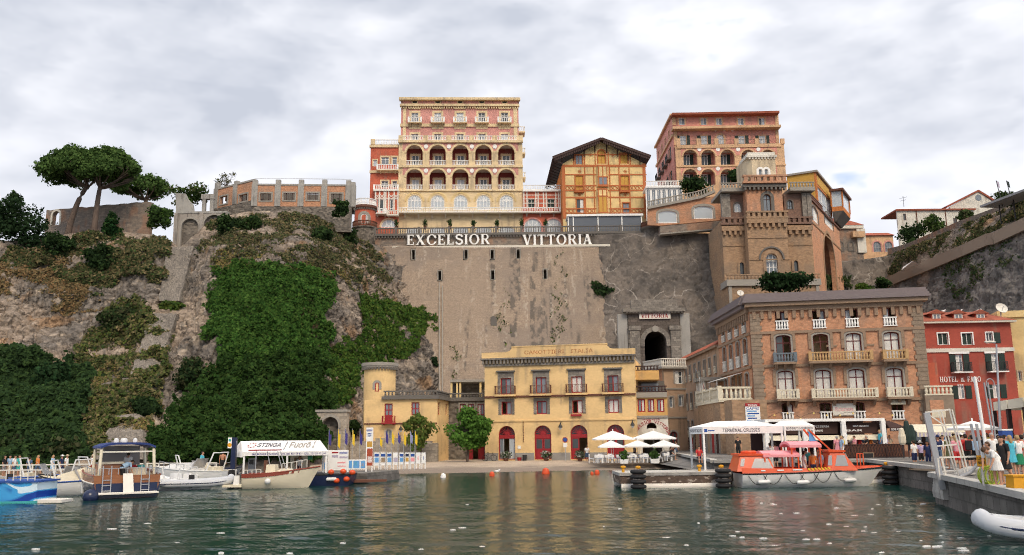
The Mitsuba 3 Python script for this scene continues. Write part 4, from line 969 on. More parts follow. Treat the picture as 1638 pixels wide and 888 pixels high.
# the brick lift tower
def battlement(F,T,u0,u1,z0,z1,w,mat,step=.95,name='corbel_table'):
 """a projecting parapet on little arches"""
 b = MB(F).box(u0,u1,w - .3,w + .5,z0 + (z1 - z0) * .45,z1)
 dentils(b,u0,u1,z0 + (z1 - z0) * .0,z0 + (z1 - z0) * .45,w - .1,w + .46,step,.45)
 return b.put(name,mat,T)
def merlons(F,T,u0,u1,z0,z1,w,mat,step=1.1):
 b = MB(F).box(u0,u1,w - .2,w + .45,z0,z0 + (z1 - z0) * .25).box(u0,u1,w - .2,w + .5,z1 - (z1 - z0) * .22,z1)
 dentils(b,u0,u1,z0 + (z1 - z0) * .25,z1 - (z1 - z0) * .22,w - .15,w + .42,step,.55)
 return b.put('parapet',mat,T)
def brick_tower():
 T = thing('brick_tower','tall stepped brick tower with corbelled parapets and arched windows','tower')
 F = frame_at(1226,380,121)
 def zz(y,w=0): return F.uz(1226,y,w)[1]
 def uu(x,y=380,w=0): return F.uz(x,y,w)[0]
 C0,C1 = uu(1196),uu(1260)
 A = Wall(F,sbox(C0 + .3,zz(340),C1 - .3,zz(300)),T,'brick',-.3,.6)
 A.window(1221.5,310.5,1233.5,337,'semi','dark_wood','grey_glass',2,(.7,),surr=('dark_stone',.5),depth=.4,fw=.1); A.put()
 B = Wall(F,sbox(C0,zz(500),C1,zz(340)),T,'tan_brick',0,.6)
 k,r = B.window(1225.5,405.5,1244,438,'semi','white','grey_glass',3,(.35,.65),depth=.5,fw=.12,surr=('tan_brick',.5),proud=.15)
 P = arch_poly(*r,'semi').buffer(1.15,quad_segs=8).difference(arch_poly(*r,'semi').buffer(.9)).intersection(sbox(r[0] - 3,r[3] - 1,r[2] + 3,r[3] + 3)); MB(F).poly(P,-.02,.25).put('arch_hood','dark_stone',T)
 B.put()
 for y0,y1 in ((379.5,381),(414.5,416)): MB(F).box(C0 - .05,C1 + .05,-.1,.12,zz(y1),zz(y0)).put('string_course','tan_brick',T)
 merlons(F,T,C0 - .2,C1 + .2,zz(350),zz(338.5),.1,'tan_brick',.85); battlement(F,T,C0 - .1,C1 + .1,zz(364),zz(350.2),.0,'tan_brick')
 battlement(F,T,C0 - .3,C1 + .3,zz(304),zz(295),-.1,'dark_stone',.7,'cornice'); merlons(F,T,C0 - .4,C1 + .4,zz(294.5),zz(281.5),.3,'brick',1.0)
 for a,c,w,z_,h,m_ in ((C0 + .01,C0 + .6,-.6,2,zz(340),'tan_brick'),(C1 - .6,C1 - .01,-.6,2,zz(340),'tan_brick'),(C0 + .31,C0 + .8,-.9,zz(340),zz(296),'brick'),(C1 - .8,C1 - .31,-.9,zz(340),zz(296),'brick')): MB(F).box(a,c,-12,w,z_,h).put('flank',m_,T)
 MB(F).box(C0,C1,-12,.2,zz(296),zz(294.5)).put('roof_terrace','old_stone',T)
 for side,x0,x1 in ((0,1155.5,1196.5),(1,1259.8,1299)):
  w = -2.0; a,c = uu(x0,380,w),uu(x1,380,w)
  U = Wall(F,sbox(a + .8 * (1 - side),zz(352,w),c - .8 * side,zz(309,w)),T,'dark_brick',w - .6,.5)
  if side == 0: U.window(1174.5,325,1184.5,339.5,'semi','white','pale_glass',2,(),fw=.1,surr=('dark_stone',.2))
  else: U.window(1259.5,320.5,1267.5,335,'semi','iron','grey_glass',2,(.4,),fw=.1,surr=('dark_stone',.2))
  U.put()
  for xq in ((1155.5,1162.5) if side == 0 else (1285,1293)):
   q = uu(xq,330,w); MB(F).box(q - .1,q + .65,w - .8,w - .1,zz(352,w),zz(309,w)).put('pilaster','stone',T)
  Lw = Wall(F,sbox(a,zz(500,w),c,zz(352,w)),T,'tan_brick',w,.6)
  Lw.window(*((1183.3,420,1190,439) if side == 0 else (1270,417,1276.5,434)),'semi','iron','glass',1,(),fw=.08,surr=('tan_brick',.4),proud=.18); Lw.put()
  merlons(F,T,a - .2,c + .2,zz(360,w),zz(348,w),w + .1,'dark_brick',.95); battlement(F,T,a - .1,c + .1,zz(376,w),zz(362,w),w,'tan_brick')
  MB(F).box(a - .02,c + .02,w - .1,w + .12,zz(393.5,w),zz(391.5,w)).put('string_course','tan_brick',T)
  xe = a if side == 0 else c
  MB(F).box(min(xe,xe + (.6 if side == 0 else -.6)),max(xe,xe + (.6 if side == 0 else -.6)),-12,w - .6,10,zz(352,w)).put('flank','tan_brick',T)
  t0,t1 = (uu(1152,300,w),uu(1192,300,w)) if side == 0 else (uu(1261,300,w),uu(1301,300,w))
  MB(F).box(t0,t1,-9,w + .8,zz(307.5,w),zz(302.5,w)).put('roof_slab','old_stone',T)
  b = MB(F); balusters(b,(t0,w + .6,zz(302.5,w)),(t1,w + .6,zz(302.5,w)),zz(293.5,w) - zz(302.5,w),.5,.14,.16,.3); b.put('balustrade','old_stone',T)
 V = Wall(F,sbox(uu(1203,270,-2.5),zz(283,-2.5),uu(1241,270,-2.5),zz(252,-2.5)),T,'plaster:pale',-2.5,.4,name='pavilion')
 for x in (1216.5,1226): V.window(x - 3,270.5,x + 3,283,'semi','white','grey_glass',1,(),fw=.1,surr=('white',.35))
 kp = V.put()
 g0,g1,gz = uu(1203,270,-2.5),uu(1241,270,-2.5),zz(252,-2.5)
 MB(F).hexa([(g0 - 1.2,-8,zz(283,-2.5)),(g0 + .02,-8,zz(283,-2.5)),(g0 + .02,-2.5,zz(283,-2.5)),(g0 - .6,-3.4,zz(283,-2.5))],[(g0 - 1.2,-8,gz),(g0 + .02,-8,gz),(g0 + .02,-2.5,gz),(g0 - .6,-3.4,gz)]).put('pavilion_side','plaster:pale',T); MB(F).box(g1 - .4,g1,-8,-2.9,zz(283,-2.5),gz).put('pavilion_side','plaster:pale',T)
 b = MB(F).box(g0 - .9,g1 + .25,-8,-2.2,gz,gz + .35).box(g0 - .6,g1,-8,-2.5,gz + .35,gz + .95); dentils(b,g0 - .6,g1 + .1,gz - .3,gz,-2.5,-2.3,.5); b.put('pavilion_roof','plaster:stucco',T)
 a,c = uu(1160,440,.5),uu(1310,440,.5)
 MB(F).box(a,c,-3,1.3,zz(458,.5),zz(448,.5)).put('base_cornice','old_stone',T)
 b = MB(F); balusters(b,(a,1.1,zz(448,1)),(c,1.1,zz(448,1)),zz(438.5,1) - zz(448,1),.55,.16,.18,.3); b.put('base_balustrade','tan_brick',T)
 MB(F).box(a + .3,c - .3,-12,.9,2,zz(458,.5)).put('base','tan_brick',T)
 for i in (a + .3,(a + c) / 2,c - .8): MB(F).box(i,i + .5,.9,1.1,8,zz(458.5,.5)).put('pilaster','old_stone',T)
 D = thing('satellite_dish','white satellite dish on the base of the brick tower','satellite dish')
 dish(D,at(1184,470,119),.55)
def dish(T,c,r,mat='offwhite'):
 g = np.linspace(0,1,6); f = Frame((c[0],c[1],0),0.35)
 n,m = 14,len(g)
 v = np.array([[r * t * math.cos(a),-.35 * r * t * t,r * t * math.sin(a)] for t in g for a in np.arange(n) * math.tau / n]); v2 = v - [0,.03,0]
 rot = trimesh.transformations.rotation_matrix(-.5,[1,0,0])[:3,:3]
 v = np.vstack([v,v2 + [0,-.02,0]]) @ rot.T + c
 F_ = []
 for off in (0,n * m):
  for i in range(m - 1):
   for j in range(n):
    q,w_ = off + i * n + j,off + i * n + (j + 1) % n; F_ += [[q,w_,w_ + n],[q,w_ + n,q + n]]
 MB().add(v,F_).put('reflector',mat,T,True)
 MB().bar(c + [0,0,-r * .9],c + [0,-.9 * r,.45 * r],.04).bar(c + [0,.1,0],c + [0,.15,-1.4 * r],.07).put('arm','steel',T)
procm('dark_brick',masonry((0.23,0.135,0.10),(0.16,0.10,0.08),(0.20,0.155,0.13),0.30,0.105,(0.13,0.105,0.09),0.13,0.5),0.9)
brick_tower()
def brick_gallery():
 T = thing('brick_arcade','brick arcade building receding to the right of the tall tower','building')
 p,q = at(1296,400,124.5),at(1345,400,147)
 F = Frame((p[0],p[1],0),math.atan2(q[1] - p[1],q[0] - p[0])); L = math.hypot(q[0] - p[0],q[1] - p[1])
 zt = F.uz(1300,324)[1]; zm = F.uz(1310,365)[1]
 W = Wall(F,sbox(0,8,L,zt),T,'brick',0,.8)
 W.window(1297.5,332,1308,354,'seg','white','grey_glass',2,(),surr=('dark_stone',.3),panemats=('grey_glass','curtain')); W.window(1319,343,1332,363,'seg','white','curtain',2,(),surr=('dark_stone',.3))
 r = F.rect(1318,377,1335,450); P = arch_poly(r[0],r[1] - 8,r[2],r[3],'semi'); W.holes.append(P)
 MB(F).poly(P.buffer(.6,quad_segs=8).difference(P).intersection(sbox(r[0] - 2,8,r[2] + 2,r[3] + 2)),-.05,.12).put('arch_ring','tan_brick',T)
 MB(F).poly(P.buffer(.1),-3,-2.4).put('arch_back','dark_brick',T)
 W.put()
 MB(F).box(-.1,L + .1,-.9,.25,zt,zt + .3).put('cornice','brown',T); MB(F).box(0,L,-.05,.12,zm - .3,zm).put('string_course','tan_brick',T)
 b = MB(F); balusters(b,(.2,.05,zt + .3),(L * .45,.05,zt + .3),.9,.5,.12); b.put('balustrade','brown',T)
 MB(F).box(L - .5,L,-8,-.8,8,zt).put('end_wall','brick',T); MB(F).box(0,L,-8,-.8,zt - .4,zt - .1).put('roof','roof_tile',T)
 C = thing('orange_conservatory','orange glazed roof room with painted yellow panel above the brick arcade','conservatory')
 u0,z0,u1,z1 = F.rect(1307,292,1329,332,-.8); z0 = zt + .3
 X = Wall(F,sbox(u0,z0,u1,z1),C,'plaster:orange',-.8,.3)
 X.window(0,0,0,0,'rect','white','pale_glass',3,(.5,),uz=(u0 + 1.0,z0 + .6,u1 - .8,z0 + (z1 - z0) * .68)); X.put()
 MB(F).box(u0 + 1.0,u1 - .8,-.82,-.74,z0 + (z1 - z0) * .74,z1 - .3).put('panel','ochre',C)
 MB(F).box(u0 - .3,u1 + .3,-6,-.4,z1,z1 + .35).put('roof','old_stone',C)
 G = Frame(F.w(np.array([[u0,-.8,0]]))[0],0)
 k = MB(F).box(u0 + .01,u0 + .3,-6,-1.1,z0,z1).put('end_wall','ochre',C)
 MB(F).box(u0 - .05,u0 + .01,-3.2,-1.6,z0 + .8,z0 + 2.4).put('pane','pale_glass',k)
 O = thing('orange_oriel','small orange oriel window box hanging from the end of the brick arcade','oriel window')
 u0,z0,u1,z1 = F.rect(1333,316,1345,344,.3)
 m = [(u0,0),(u1,0),(u1 - .4,2.0),(u0 + .4,2.0)]
 MB(F).hexa([(a,w,z0) for a,w in m],[(a,w,z0 + .9) for a,w in m]).put('parapet','plaster:orange',O)
 MB(F).hexa([(a,w * .96,z0 + .9) for a,w in m],[(a,w * .96,z1) for a,w in m]).put('glazing','pale_glass',O)
 for a,w in m: MB(F).box(a - .12,a + .12,w - .12,w + .12,z0 + .9,z1).put('post','plaster:orange',O)
 MB(F).box(u0 - .4,u1 + .4,-.2,2.4,z1,z1 + .4).put('roof','brown',O); MB(F).hexa([(u0 + 1,0,z0 - 1.8),(u1 - 1,0,z0 - 1.8),(u1 - 1,.4,z0 - 1.8),(u0 + 1,.4,z0 - 1.8)],[(u0,0,z0),(u1,0,z0),(u1 - .4,2,z0),(u0 + .4,2,z0)]).put('corbel','dark_stone',O)
brick_gallery()
def far_right():
 Sheet('ravine',[(1290,742,150,455,157,(.3,.5,.75)),(1340,742,148,418,157,(.3,.5,.75)),(1385,742,146,415,158,(.3,.5,.75)),(1430,742,146,408,160,(.3,.5,.75)),(1480,742,146,408,165,(.3,.5,.75))],'grey_face',90,120,.5,61,'rocky ravine between the brick tower and the right cliff',30)
 T = thing('grey_villa','grey stone house with hipped red tile roof behind the brick arcade','house')
 F = frame_at(1360,385,158)
 u0,z0,u1,z1 = F.rect(1336,361,1380,420); W = Wall(F,sbox(u0,z0 - 8,u1,z1),T,'old_wall',0,.5)
 W.put(); zr = F.uz(1355,349,-4)[1]
 MB(F).hexa([(u0 - .5,.6,z1),(u1 + .4,.6,z1),(u1 + .4,-10,z1),(u0 - .5,-10,z1)],[(u0 - .5,-4,zr),(u0 + 3.4,-4,zr),(u0 + 3.4,-5.5,zr),(u0 - .5,-5.5,zr)]).put('roof','roof_tile',T)
 MB(F).box(u0 - .3,u1 + .3,-.1,.5,z1 - .7,z1 - .02).put('cornice','trim',T)
 for x in (1345,1361): r = F.rect(x - 5,386,x + 5,402); P = arch_poly(*r,'semi'); MB(F).poly(P.difference(P.buffer(-.25)),-.1,.12).put('blind_arch','dark_stone',T)
 k = MB(F).box(*[F.rect(1361,372,1380,381)[i] for i in (0,2)],-.1,1.2,F.rect(1361,372,1380,381)[1],F.rect(1361,372,1380,381)[3]).put('balcony','plaster:peach',T)
 MB(F).box(u1 - 1.2,u1 + .6,-1,.4,z1 - 6,z1 - .8).put('chimney','plaster:stucco',T)
 S = thing('peach_annex','low peach annex with red tile roof and two arched windows','house')
 F = frame_at(1404,390,166)
 u0,z0,u1,z1 = F.rect(1379,377,1430,418); W = Wall(F,sbox(u0,z0 - 8,u1,z1),S,'plaster:peach',0,.5)
 for c in (1403,1421.5): W.window(c - 6,386.5,c + 6,403,'semi','grey_paint','grey_glass',3,(.4,),surr=('plaster:pink',.3))
 W.put()
 MB(F).hexa([(u0 - .3,.5,z1),(u1 + .3,.5,z1),(u1 + .3,-9,z1),(u0 - .3,-9,z1)],[(u0 - .3,-3,z1 + 1.3),(u1 + .3,-3,z1 + 1.3),(u1 + .3,-6,z1 + 1.3),(u0 - .3,-6,z1 + 1.3)]).put('roof','roof_tile',S)
 V = thing('white_villa','white villa with shallow red gable roof and round window on the right hill','house')
 F = frame_at(1500,345,172)
 u0,z0,u1,z1 = F.rect(1437,337,1560,395); W = Wall(F,sbox(u0,z0 - 6,u1,z1),V,'plaster:stucco',0,.5)
 W.window(1445,342,1449.5,352.5,'rect','brown','glass',1,()); W.window(1525,349,1531,359,'rect','brown','glass',2,())
 W.put()
 MB(F).box(u0 - .35,u1 + .4,-8,.5,z1,z1 + .35).put('roof','roof_tile',V)
 p = [F.uz(x,y,-3) for x,y in ((1519,331),(1560,331),(1592,325),(1564.5,306.5))]
 q = [p[0],(p[2][0] + 1,p[0][1]),(p[2][0],p[2][1]),p[3]]
 k = MB(F).poly(Polygon([(q[0][0],z0),(q[1][0],z0),q[1],q[2],q[3],q[0]]),-3.6,-3).put('gable_wall','plaster:stucco',V)
 MB(F).bar((q[0][0] - .8,-6,q[0][1]),(q[3][0],-6,q[3][1] + .2),6.6,.4).bar((q[3][0],-6,q[3][1] + .2),(q[2][0] + .8,-6,q[2][1] - .1),6.6,.4).put('gable_roof','roof_tile',V)
 c = F.uz(1565,316.5,-3); MB(F).poly(Point(*c).buffer(.75,10),-3.1,-2.94).put('round_window','grey_glass',V)
 for x in (1466.5,1513): a = F.uz(x,350)[0]; MB(F).box(a - .08,a + .08,-.02,.16,z0 - 4,z1).put('downpipe','brown',V)
 A = thing('roof_aerial','thin television aerial on the corner of the white villa','aerial')
 p = at(1446,331,172); MB().bar(p,p + [0,0,2.6],.08).bar(p + [-.9,0,2.0],p + [.9,0,2.4],.06).bar(p + [-.7,0,1.4],p + [.6,0,1.7],.06).put('mast','iron',A)
 R = thing('ramp_parapet','tan stone parapet of the ramp climbing across the right cliff','wall')
 pts = [at(x,y,Y) for x,y,Y in ((1408,456,150.5),(1440,441,144.5),(1475,427,137.5),(1540,399,126.5),(1580,381,121.5),(1590,379.5,120),(1640,356,114.5),(1720,320,106))]
 b = MB()
 for p,q in zip(pts,pts[1:]): b.bar(p + [0,0,-.2],q + [0,0,-.2],.5,1.9)
 b.put('wall','tuff_plain',R)
 K = thing('crest_wall','low stone wall along the crest above the right bank','wall')
 pts = [at(x,y,Y) for x,y,Y in ((1422,405,161),(1452,397,155),(1474,388,150),(1540,360,138),(1590,342,131),(1640,322,125),(1720,290,115))]
 b = MB()
 for p,q in zip(pts,pts[1:]): b.bar(p,q,.6,1.8)
 b.put('wall','old_wall',K)
 W = thing('white_tarpaulin','white boat cover lying on the ramp parapet of the right cliff','tarpaulin')
 p,q = at(1442,432,140),at(1470,422.5,135)
 MB().hexa([p,q,q + [.6,.8,0],p + [.6,.8,0]],[p + [.4,.1,.6],q + [-1.0,.1,.6],q + [-.9,.6,.7],p + [.8,.6,.7]]).put('cover','canvas',W)
 H = thing('grey_pergola','long grey flat pergola roof on the crest at the right edge','pergola')
 p,q = at(1585,331,124),at(1680,296,112)
 MB().bar(p,q,4,.35).put('roof','grey_paint',H)
 for t in (.15,.4,.65,.9): c = p + (q - p) * t; MB().bar(c,c - [0,0,3.4],.15).put('post','iron',H)
 for i,x in enumerate((1604,1620.5)):
  L = thing('flag_pole',('thin flag pole with limp flag standing left on the right crest','thin flag pole with green flag standing right on the right crest')[i],'flag pole')
  p = at(x,330,121); MB().bar(p,p + [-.6,0,4.4],.09).put('pole','iron',L)
  s_ = p + [-.5,0,3.4]; MB().hexa([s_,s_ + [.4,.02,-.3],s_ + [.45,.08,-.3],s_ + [0,.08,0]],[s_ + [0,0,.9],s_ + [.32,.02,.75],s_ + [.36,.08,.75],s_ + [0,.08,.9]]).put('flag',('lilac','green_shutter')[i],L)
plain('tuff_plain',(0.30,0.24,0.19),0.95)
far_right()
# yellow clubhouse on the beach
def lantern(F,T,px,py,w,name='wall_lantern',arm=.7):
 u,z = F.uz(px,py,w)
 L = thing(name,T[0],'lantern',T[1] if len(T) > 1 else None)
 MB(F).bar((u,0,z + .75),(u,arm,z + .75),.05).bar((u,.02,z + .2),(u,arm * .8,z + .72),.04).put('arm','iron',L)
 MB(F).lathe([(.02,z + .7),(.06,z + .55),(.26,z + .2),(.27,z + .15),(.0,z + .14)],(u,arm,0),8).put('shade','iron',L)
 MB(F).lathe([(.15,z + .14),(.12,z - .06),(0,z - .1)],(u,arm,0),8).put('glass','pale_glass',L)
def clubhouse():
 T = thing('clubhouse','yellow rowing clubhouse with four red arched doors on the beach','building')
 F = frame_at(893,650,87,-.22)
 u0,u1 = F.uz(775.5,650)[0],F.uz(1017,650)[0]; zt = F.uz(893,573)[1]; z0 = .2
 W = Wall(F,sbox(u0,z0,u1,zt),T,'plaster:yellow',0,.6)
 cx2 = (809.2,865.6,922.6,980.6); zf = [F.uz(893,y)[1] for y in (602.8,629.5)]; z1f = [F.uz(893,y)[1] for y in (641,662)]; zd = F.uz(893,680.3)[1]
 zg = F.uz(893,735)[1]
 pm = (('glass','grey_glass'),('grey_glass','grey_glass'),('curtain','curtain'),('glass','grey_glass')); pm1 = (('dark','grey_glass'),('glass','grey_glass'),('dark','curtain'),('curtain','curtain'))
 for i,c in enumerate(cx2):
  uc = F.uz(c,617)[0]
  k,r = W.window(0,0,0,0,'rect','door_red',None,2,(.05,),uz=(uc - .62,zf[0] - (zf[0] - zf[1]),uc + .62,zf[0]),surr=('stone',.34),panemats=pm[i],name='balcony_door',fw=.11)
  MB(F).box(uc - .95,uc + .95,-.02,.09,zf[0] + .34,zf[0] + .7).put('frieze','stone',k); MB(F).box(uc - 1.1,uc + 1.1,-.02,.34,zf[0] + .7,zf[0] + .86).put('hood','dark_stone',k)
  q = MB(F).box(uc - 1.2,uc + 1.2,-.02,.8,zf[1] - .22,zf[1] - .02).put('balcony','plaster:yellow',T)
  b = MB(F); pickets(b,(uc - 1.15,.75,zf[1]),(uc + 1.15,.75,zf[1]),.95,.16,.014); pickets(b,(uc - 1.15,.02,zf[1]),(uc - 1.15,.75,zf[1]),.95,.16); pickets(b,(uc + 1.15,.02,zf[1]),(uc + 1.15,.75,zf[1]),.95,.16); b.put('railing','brown',q)
  uc = F.uz(c + 1,652)[0]
  k,r = W.window(0,0,0,0,'rect','door_red',None,2,(),uz=(uc - .58,z1f[1],uc + .58,z1f[0]),surr=('stone',.36),panemats=pm1[i],fw=.10)
 box_ = thing('window_box','small red flower box under the third lower window of the yellow clubhouse','flower box'); uc = F.uz(922,662)[0]; MB(F).box(uc - .6,uc + .6,.08,.34,z1f[1] - .3,z1f[1] - .08).put('box','door_red',box_)
 for i,c in enumerate((810.5,868.2,926.2,984.8)):
  uc = F.uz(c,707)[0]; r = .97
  P = arch_poly(uc - r,zg,uc + r,zd,'semi',18); W.holes.append(P)
  k = MB(F).poly(P.difference(P.buffer(-.1)),-.45,-.3).put('arched_door','door_red',T)
  zs = zd - r
  b = MB(F).box(uc - r,uc + r,-.42,-.3,zs - .45,zs - .02)
  for t in np.linspace(0,math.pi,13)[1:-1]: b.bar((uc,-.36,zs),(uc + r * math.cos(t),-.36,zs + r * math.sin(t)),.055)
  b.poly(Point(uc,zs).buffer(.3,8).intersection(sbox(uc - 1,zs,uc + 1,zs + 1)),-.41,-.29); b.put('fanlight','door_red',k)
  MB(F).poly(P.intersection(sbox(uc - 2,zs,uc + 2,zd)),-.52,-.47).put('fan_pane','glass',k)
  room(F,k,uc - r - .5,zg,uc + r + .5,zd + .3,-.62,4.5)
  zb_ = zs - .45
  if i == 0:
   b = MB(F)
   for a in (uc - r + .05,uc - .45,uc + .25,uc + r - .05): b.box(a - .05,a + .05,-.45,-.35,zg,zb_)
   b.put('door_leaf','grey_paint',k); MB(F).box(uc - r,uc - .45,-.44,-.4,zg,zb_).put('pane','grey_glass',k); MB(F).box(uc + .25,uc + r,-.44,-.4,zg,zb_).put('pane','pale_glass',k)
  else:
   for s_,a,c_ in ((0,uc - r + .05,uc - .02),(1,uc + .02,uc + r - .05)):
    if i == 2 and s_ == 1: continue
    zm = zg + (zb_ - zg) * .48
    MB(F).box(a,c_,-.44,-.36,zg,zb_).put('door_leaf','door_red',k)
    MB(F).box(a + .12,c_ - .12,-.37,-.345,zm + .08,zb_ - .12).put('pane','glass',k)
    b = MB(F)
    for q in (zg + .1,zm - .08): b.box(a + .1,c_ - .1,-.36,-.33,q,q + .06)
    for q in (a + .1,c_ - .16): b.box(q,q + .06,-.36,-.325,zg + .1,zm - .02)
    b.put('door_moulding','door_red',k)
 W.put()
 ds = [u0] + sum([[F.uz(c,707)[0] - 1.0,F.uz(c,707)[0] + 1.0] for c in (810.5,868.2,926.2,984.8)],[]) + [u1]
 for a,c in zip(ds[::2],ds[1::2]): MB(F).box(a,c,-.02,.05,z0,zg + .75).put('plinth','plaster:grey',T)
 z = F.uz(893,633)[1]; MB(F).box(u0 - .03,u1 + .03,-.02,.16,z - .12,z + .1).put('string_course','brown',T)
 z = F.uz(893,672)[1]; MB(F).box(u0 - .03,u1 + .03,-.02,.13,z - .1,z + .06).put('string_course','plaster:yellow',T)
 b = MB(F).box(u0 - .45,u1 + .25,-.6,.55,zt,zt + .18); dentils(b,u0 - .3,u1 + .1,zt - .48,zt,-.02,.42,.42); b.box(u0 - .1,u1 + .05,-.02,.2,zt - .75,zt - .5).put('cornice','stone',T)
 zp = F.uz(893,561)[1]; zc = F.uz(893,553.6)[1]; a,c = F.uz(820,556)[0],F.uz(970,556)[0]
 MB(F).poly(Polygon([(u0 - .3,zt + .18),(u1 + .15,zt + .18),(u1 + .15,zp),(c + .8,zp),(c + .35,zp + .12),(c,zc),(a,zc),(a - .35,zp + .12),(a - .8,zp),(u0 - .3,zp)]),-.3,.2).put('parapet','plaster:yellow',T)
 b = MB(F).box(a - .1,c + .1,-.35,.27,zc,zc + .12); b.put('parapet_coping','plaster:yellow',T)
 za,zb_ = F.uz(893,566)[1],F.uz(893,559.5)[1]
 for txt,x0,x1 in (('CANOTTIERI',839,902.5),('ITALIA',913,948)): text_on(F,T,txt,F.uz(x0,562,.2)[0],F.uz(x1,562,.2)[0],za + .03,zb_,.195,'plaster:orange',.03,False)
 MB(F).box(u0,u1,-10,-.6,zt - .3,zt).put('roof','old_stone',T)
 for a in (u0 + .01,u1 - .5): MB(F).box(a,a + .49,-10,-.6,z0,zt - .3).put('side_wall','plaster:yellow',T)
 a,z = F.uz(837,690,.1); P_ = thing('drain_pipe','thin brown pipe on the yellow clubhouse between the first two arched doors','pipe'); MB(F).bar((a,.08,z - 1.2),(a,.08,z + 1.2),.07).put('pipe','brown',P_)
 lantern(F,('iron wall lantern between second and third arched doors of the yellow clubhouse',),896.5,686,.7); lantern(F,('iron wall lantern right of the fourth arched door of the yellow clubhouse',),1012,683,.7)
 N = thing('notice','small white notice beside the first arched door of the yellow clubhouse','notice'); r = F.rect(828,713,833,718,.05); MB(F).box(r[0],r[2],.0,.06,r[1],r[3]).put('board','white',N)
 S = thing('parking_sign','round no parking sign on a post before the yellow clubhouse','sign')
 a,z = F.uz(904,708,.9); MB(F).box(a - .04,a + .04,.86,.9,.4,z + .3).put('post','steel',S); MB(F).poly(Point(a,z + .3).buffer(.3,10),.9,.93).put('disc','door_red',S); MB(F).poly(Point(a,z + .3).buffer(.22,10),.931,.94).put('disc_face','sign_blue',S); MB(F).box(a - .22,a + .22,.9,.93,z - .5,z - .05).put('plate','white',S)
 return F,z0,zg
plain('sign_blue',(0.03,0.08,0.30),0.5)
FC,_,ZG = clubhouse()
def left_wing():
 T = thing('yellow_house','yellow house with round corner tower and roof terrace left of the clubhouse','house')
 F = frame_at(640,670,88,0)
 def zz(y,w=0): return F.uz(640,y,w)[1]
 u0,u1 = F.uz(582.5,670)[0],F.uz(699,670)[0]
 zt = zz(639); zg = zz(706)
 W = Wall(F,sbox(u0,zg,u1,zt),T,'plaster:yellow',0,.5)
 W.window(615,645.5,628,676,'rect','door_red',None,2,(.35,.66),panemats=('grey_glass','grey_glass'),fw=.12,name='balcony_door'); W.window(658,643.5,671,664,'rect','door_red',None,2,(.5,),panemats=('grey_glass','grey_glass'),fw=.12)
 r = F.rect(615,664,628,676,-.1); MB(F).box(r[0] + .1,r[2] - .1,-.2,-.12,r[1],r[3]).put('door_panel','door_red',T)
 W.window(616,686.5,627,706,'semi','plaster:pale','grey_glass',2,(),fw=.08,surr=('plaster:pale',.12)); W.put()
 balcony(F,T,609.5,665.5,632,676,680,0,.8,'door_red','door_red','bar')
 z = zz(677.5); MB(F).box(u0,u1 + .02,-.02,.1,z - .07,z + .07).put('string_course','brown',T)
 q = F.w(np.array([[u1,0,0]]))[0]; p2 = at(717.5,670,94)
 G = Frame((q[0],q[1],0),math.atan2(p2[1] - q[1],p2[0] - q[0])); L = math.hypot(p2[0] - q[0],p2[1] - q[1])
 V = Wall(G,sbox(0,.3,L,zt),T,'plaster:yellow',0,.5)
 V.window(701,643.5,704,664,'rect','door_red','glass',1,(),fw=.08); V.window(713,646,715.5,664,'rect','door_red','glass',1,(),fw=.08); V.put()
 MB(F).box(u0,u1 - .02,-8,-.02,zt - .3,zt - .02).put('roof','old_stone',T); MB(F).box(u0 + .01,u0 + .45,-8,-.5,zg,zt - .3).put('side_wall','plaster:yellow',T)
 for Fr,a,c,w in ((F,u0 + 2.2,u1 + .2,.25),(G,0,L,.2)):
  MB(Fr).box(a - .2,c,-.5,w + .1,zt,zt + .35).put('terrace_cornice','dark_stone',T)
  b = MB(Fr); balusters(b,(a,w - .15,zt + .35),(c,w - .15,zt + .35),zz(625) - zt - .35,.38,.1,.16,.3); b.put('balustrade','dark_stone',T)
 M = thing('stone_link','grey stone link with red framed windows and a terrace room behind the tree','building')
 H = frame_at(746,670,94,0)
 a,c = H.uz(716,650)[0],H.uz(776,650)[0]; W = Wall(H,sbox(a,.3,c,zt),M,'rubble',0,.5)
 for x0,x1 in ((735.5,745),(749,758.5),(764,774.5)): W.window(x0,646,x1,664,'rect','door_red',None,2,(),panemats=('curtain','grey_glass'),fw=.1,surr=('old_stone',.15))
 W.window(746.5,714.5,775,738,'rect','door_red',None,3,(),panemats=('door_red','dark','door_red'),fw=.1,name='door'); W.put()
 MB(H).box(a,c,-.5,.3,zt,zt + .35).put('terrace_cornice','dark_stone',M); b = MB(H); balusters(b,(a,.1,zt + .35),(c,.1,zt + .35),zz(625) - zt - .35,.38,.1,.16,.3); b.put('balustrade','dark_stone',M)
 MB(H).box(a,c,-6,-.5,zt - .2,zt - .02).put('terrace_floor','old_stone',M)
 for x in (722,731,736,768.5): r = H.rect(x - 1.5,609,x + 1.5,628,-2); MB(H).box(r[0],r[2],-2.3,-2,zt,r[3]).put('terrace_post','plaster:straw',M)
 r = H.rect(720,607,776,611,-1.8); MB(H).box(r[0],r[2],-5.5,-1.8,r[1],r[3]).put('terrace_roof','old_stone',M); MB(H).box(r[0],r[2],-5.4,-5.2,zt,r[1]).put('terrace_back','rubble',M)
 R = thing('round_tower','round yellow tower with grey corbelled crown on the left end of the yellow house','tower')
 c = at(607,640,91.5); rr = 25 * 91.5 / 1214
 def z(y): return at(607,y,89.5)[2]
 MB().lathe([(rr,z(700)),(rr,z(588))],(c[0],c[1],0),32).put('wall','plaster:yellow',R,True)
 MB().lathe([(rr,z(588.5)),(rr + .22,z(587)),(rr + .25,z(584.5)),(rr + .32,z(584)),(rr + .32,z(579)),(rr - .3,z(578)),(0,z(578))],(c[0],c[1],0),32).put('crown','old_stone',R,30)
 b = MB()
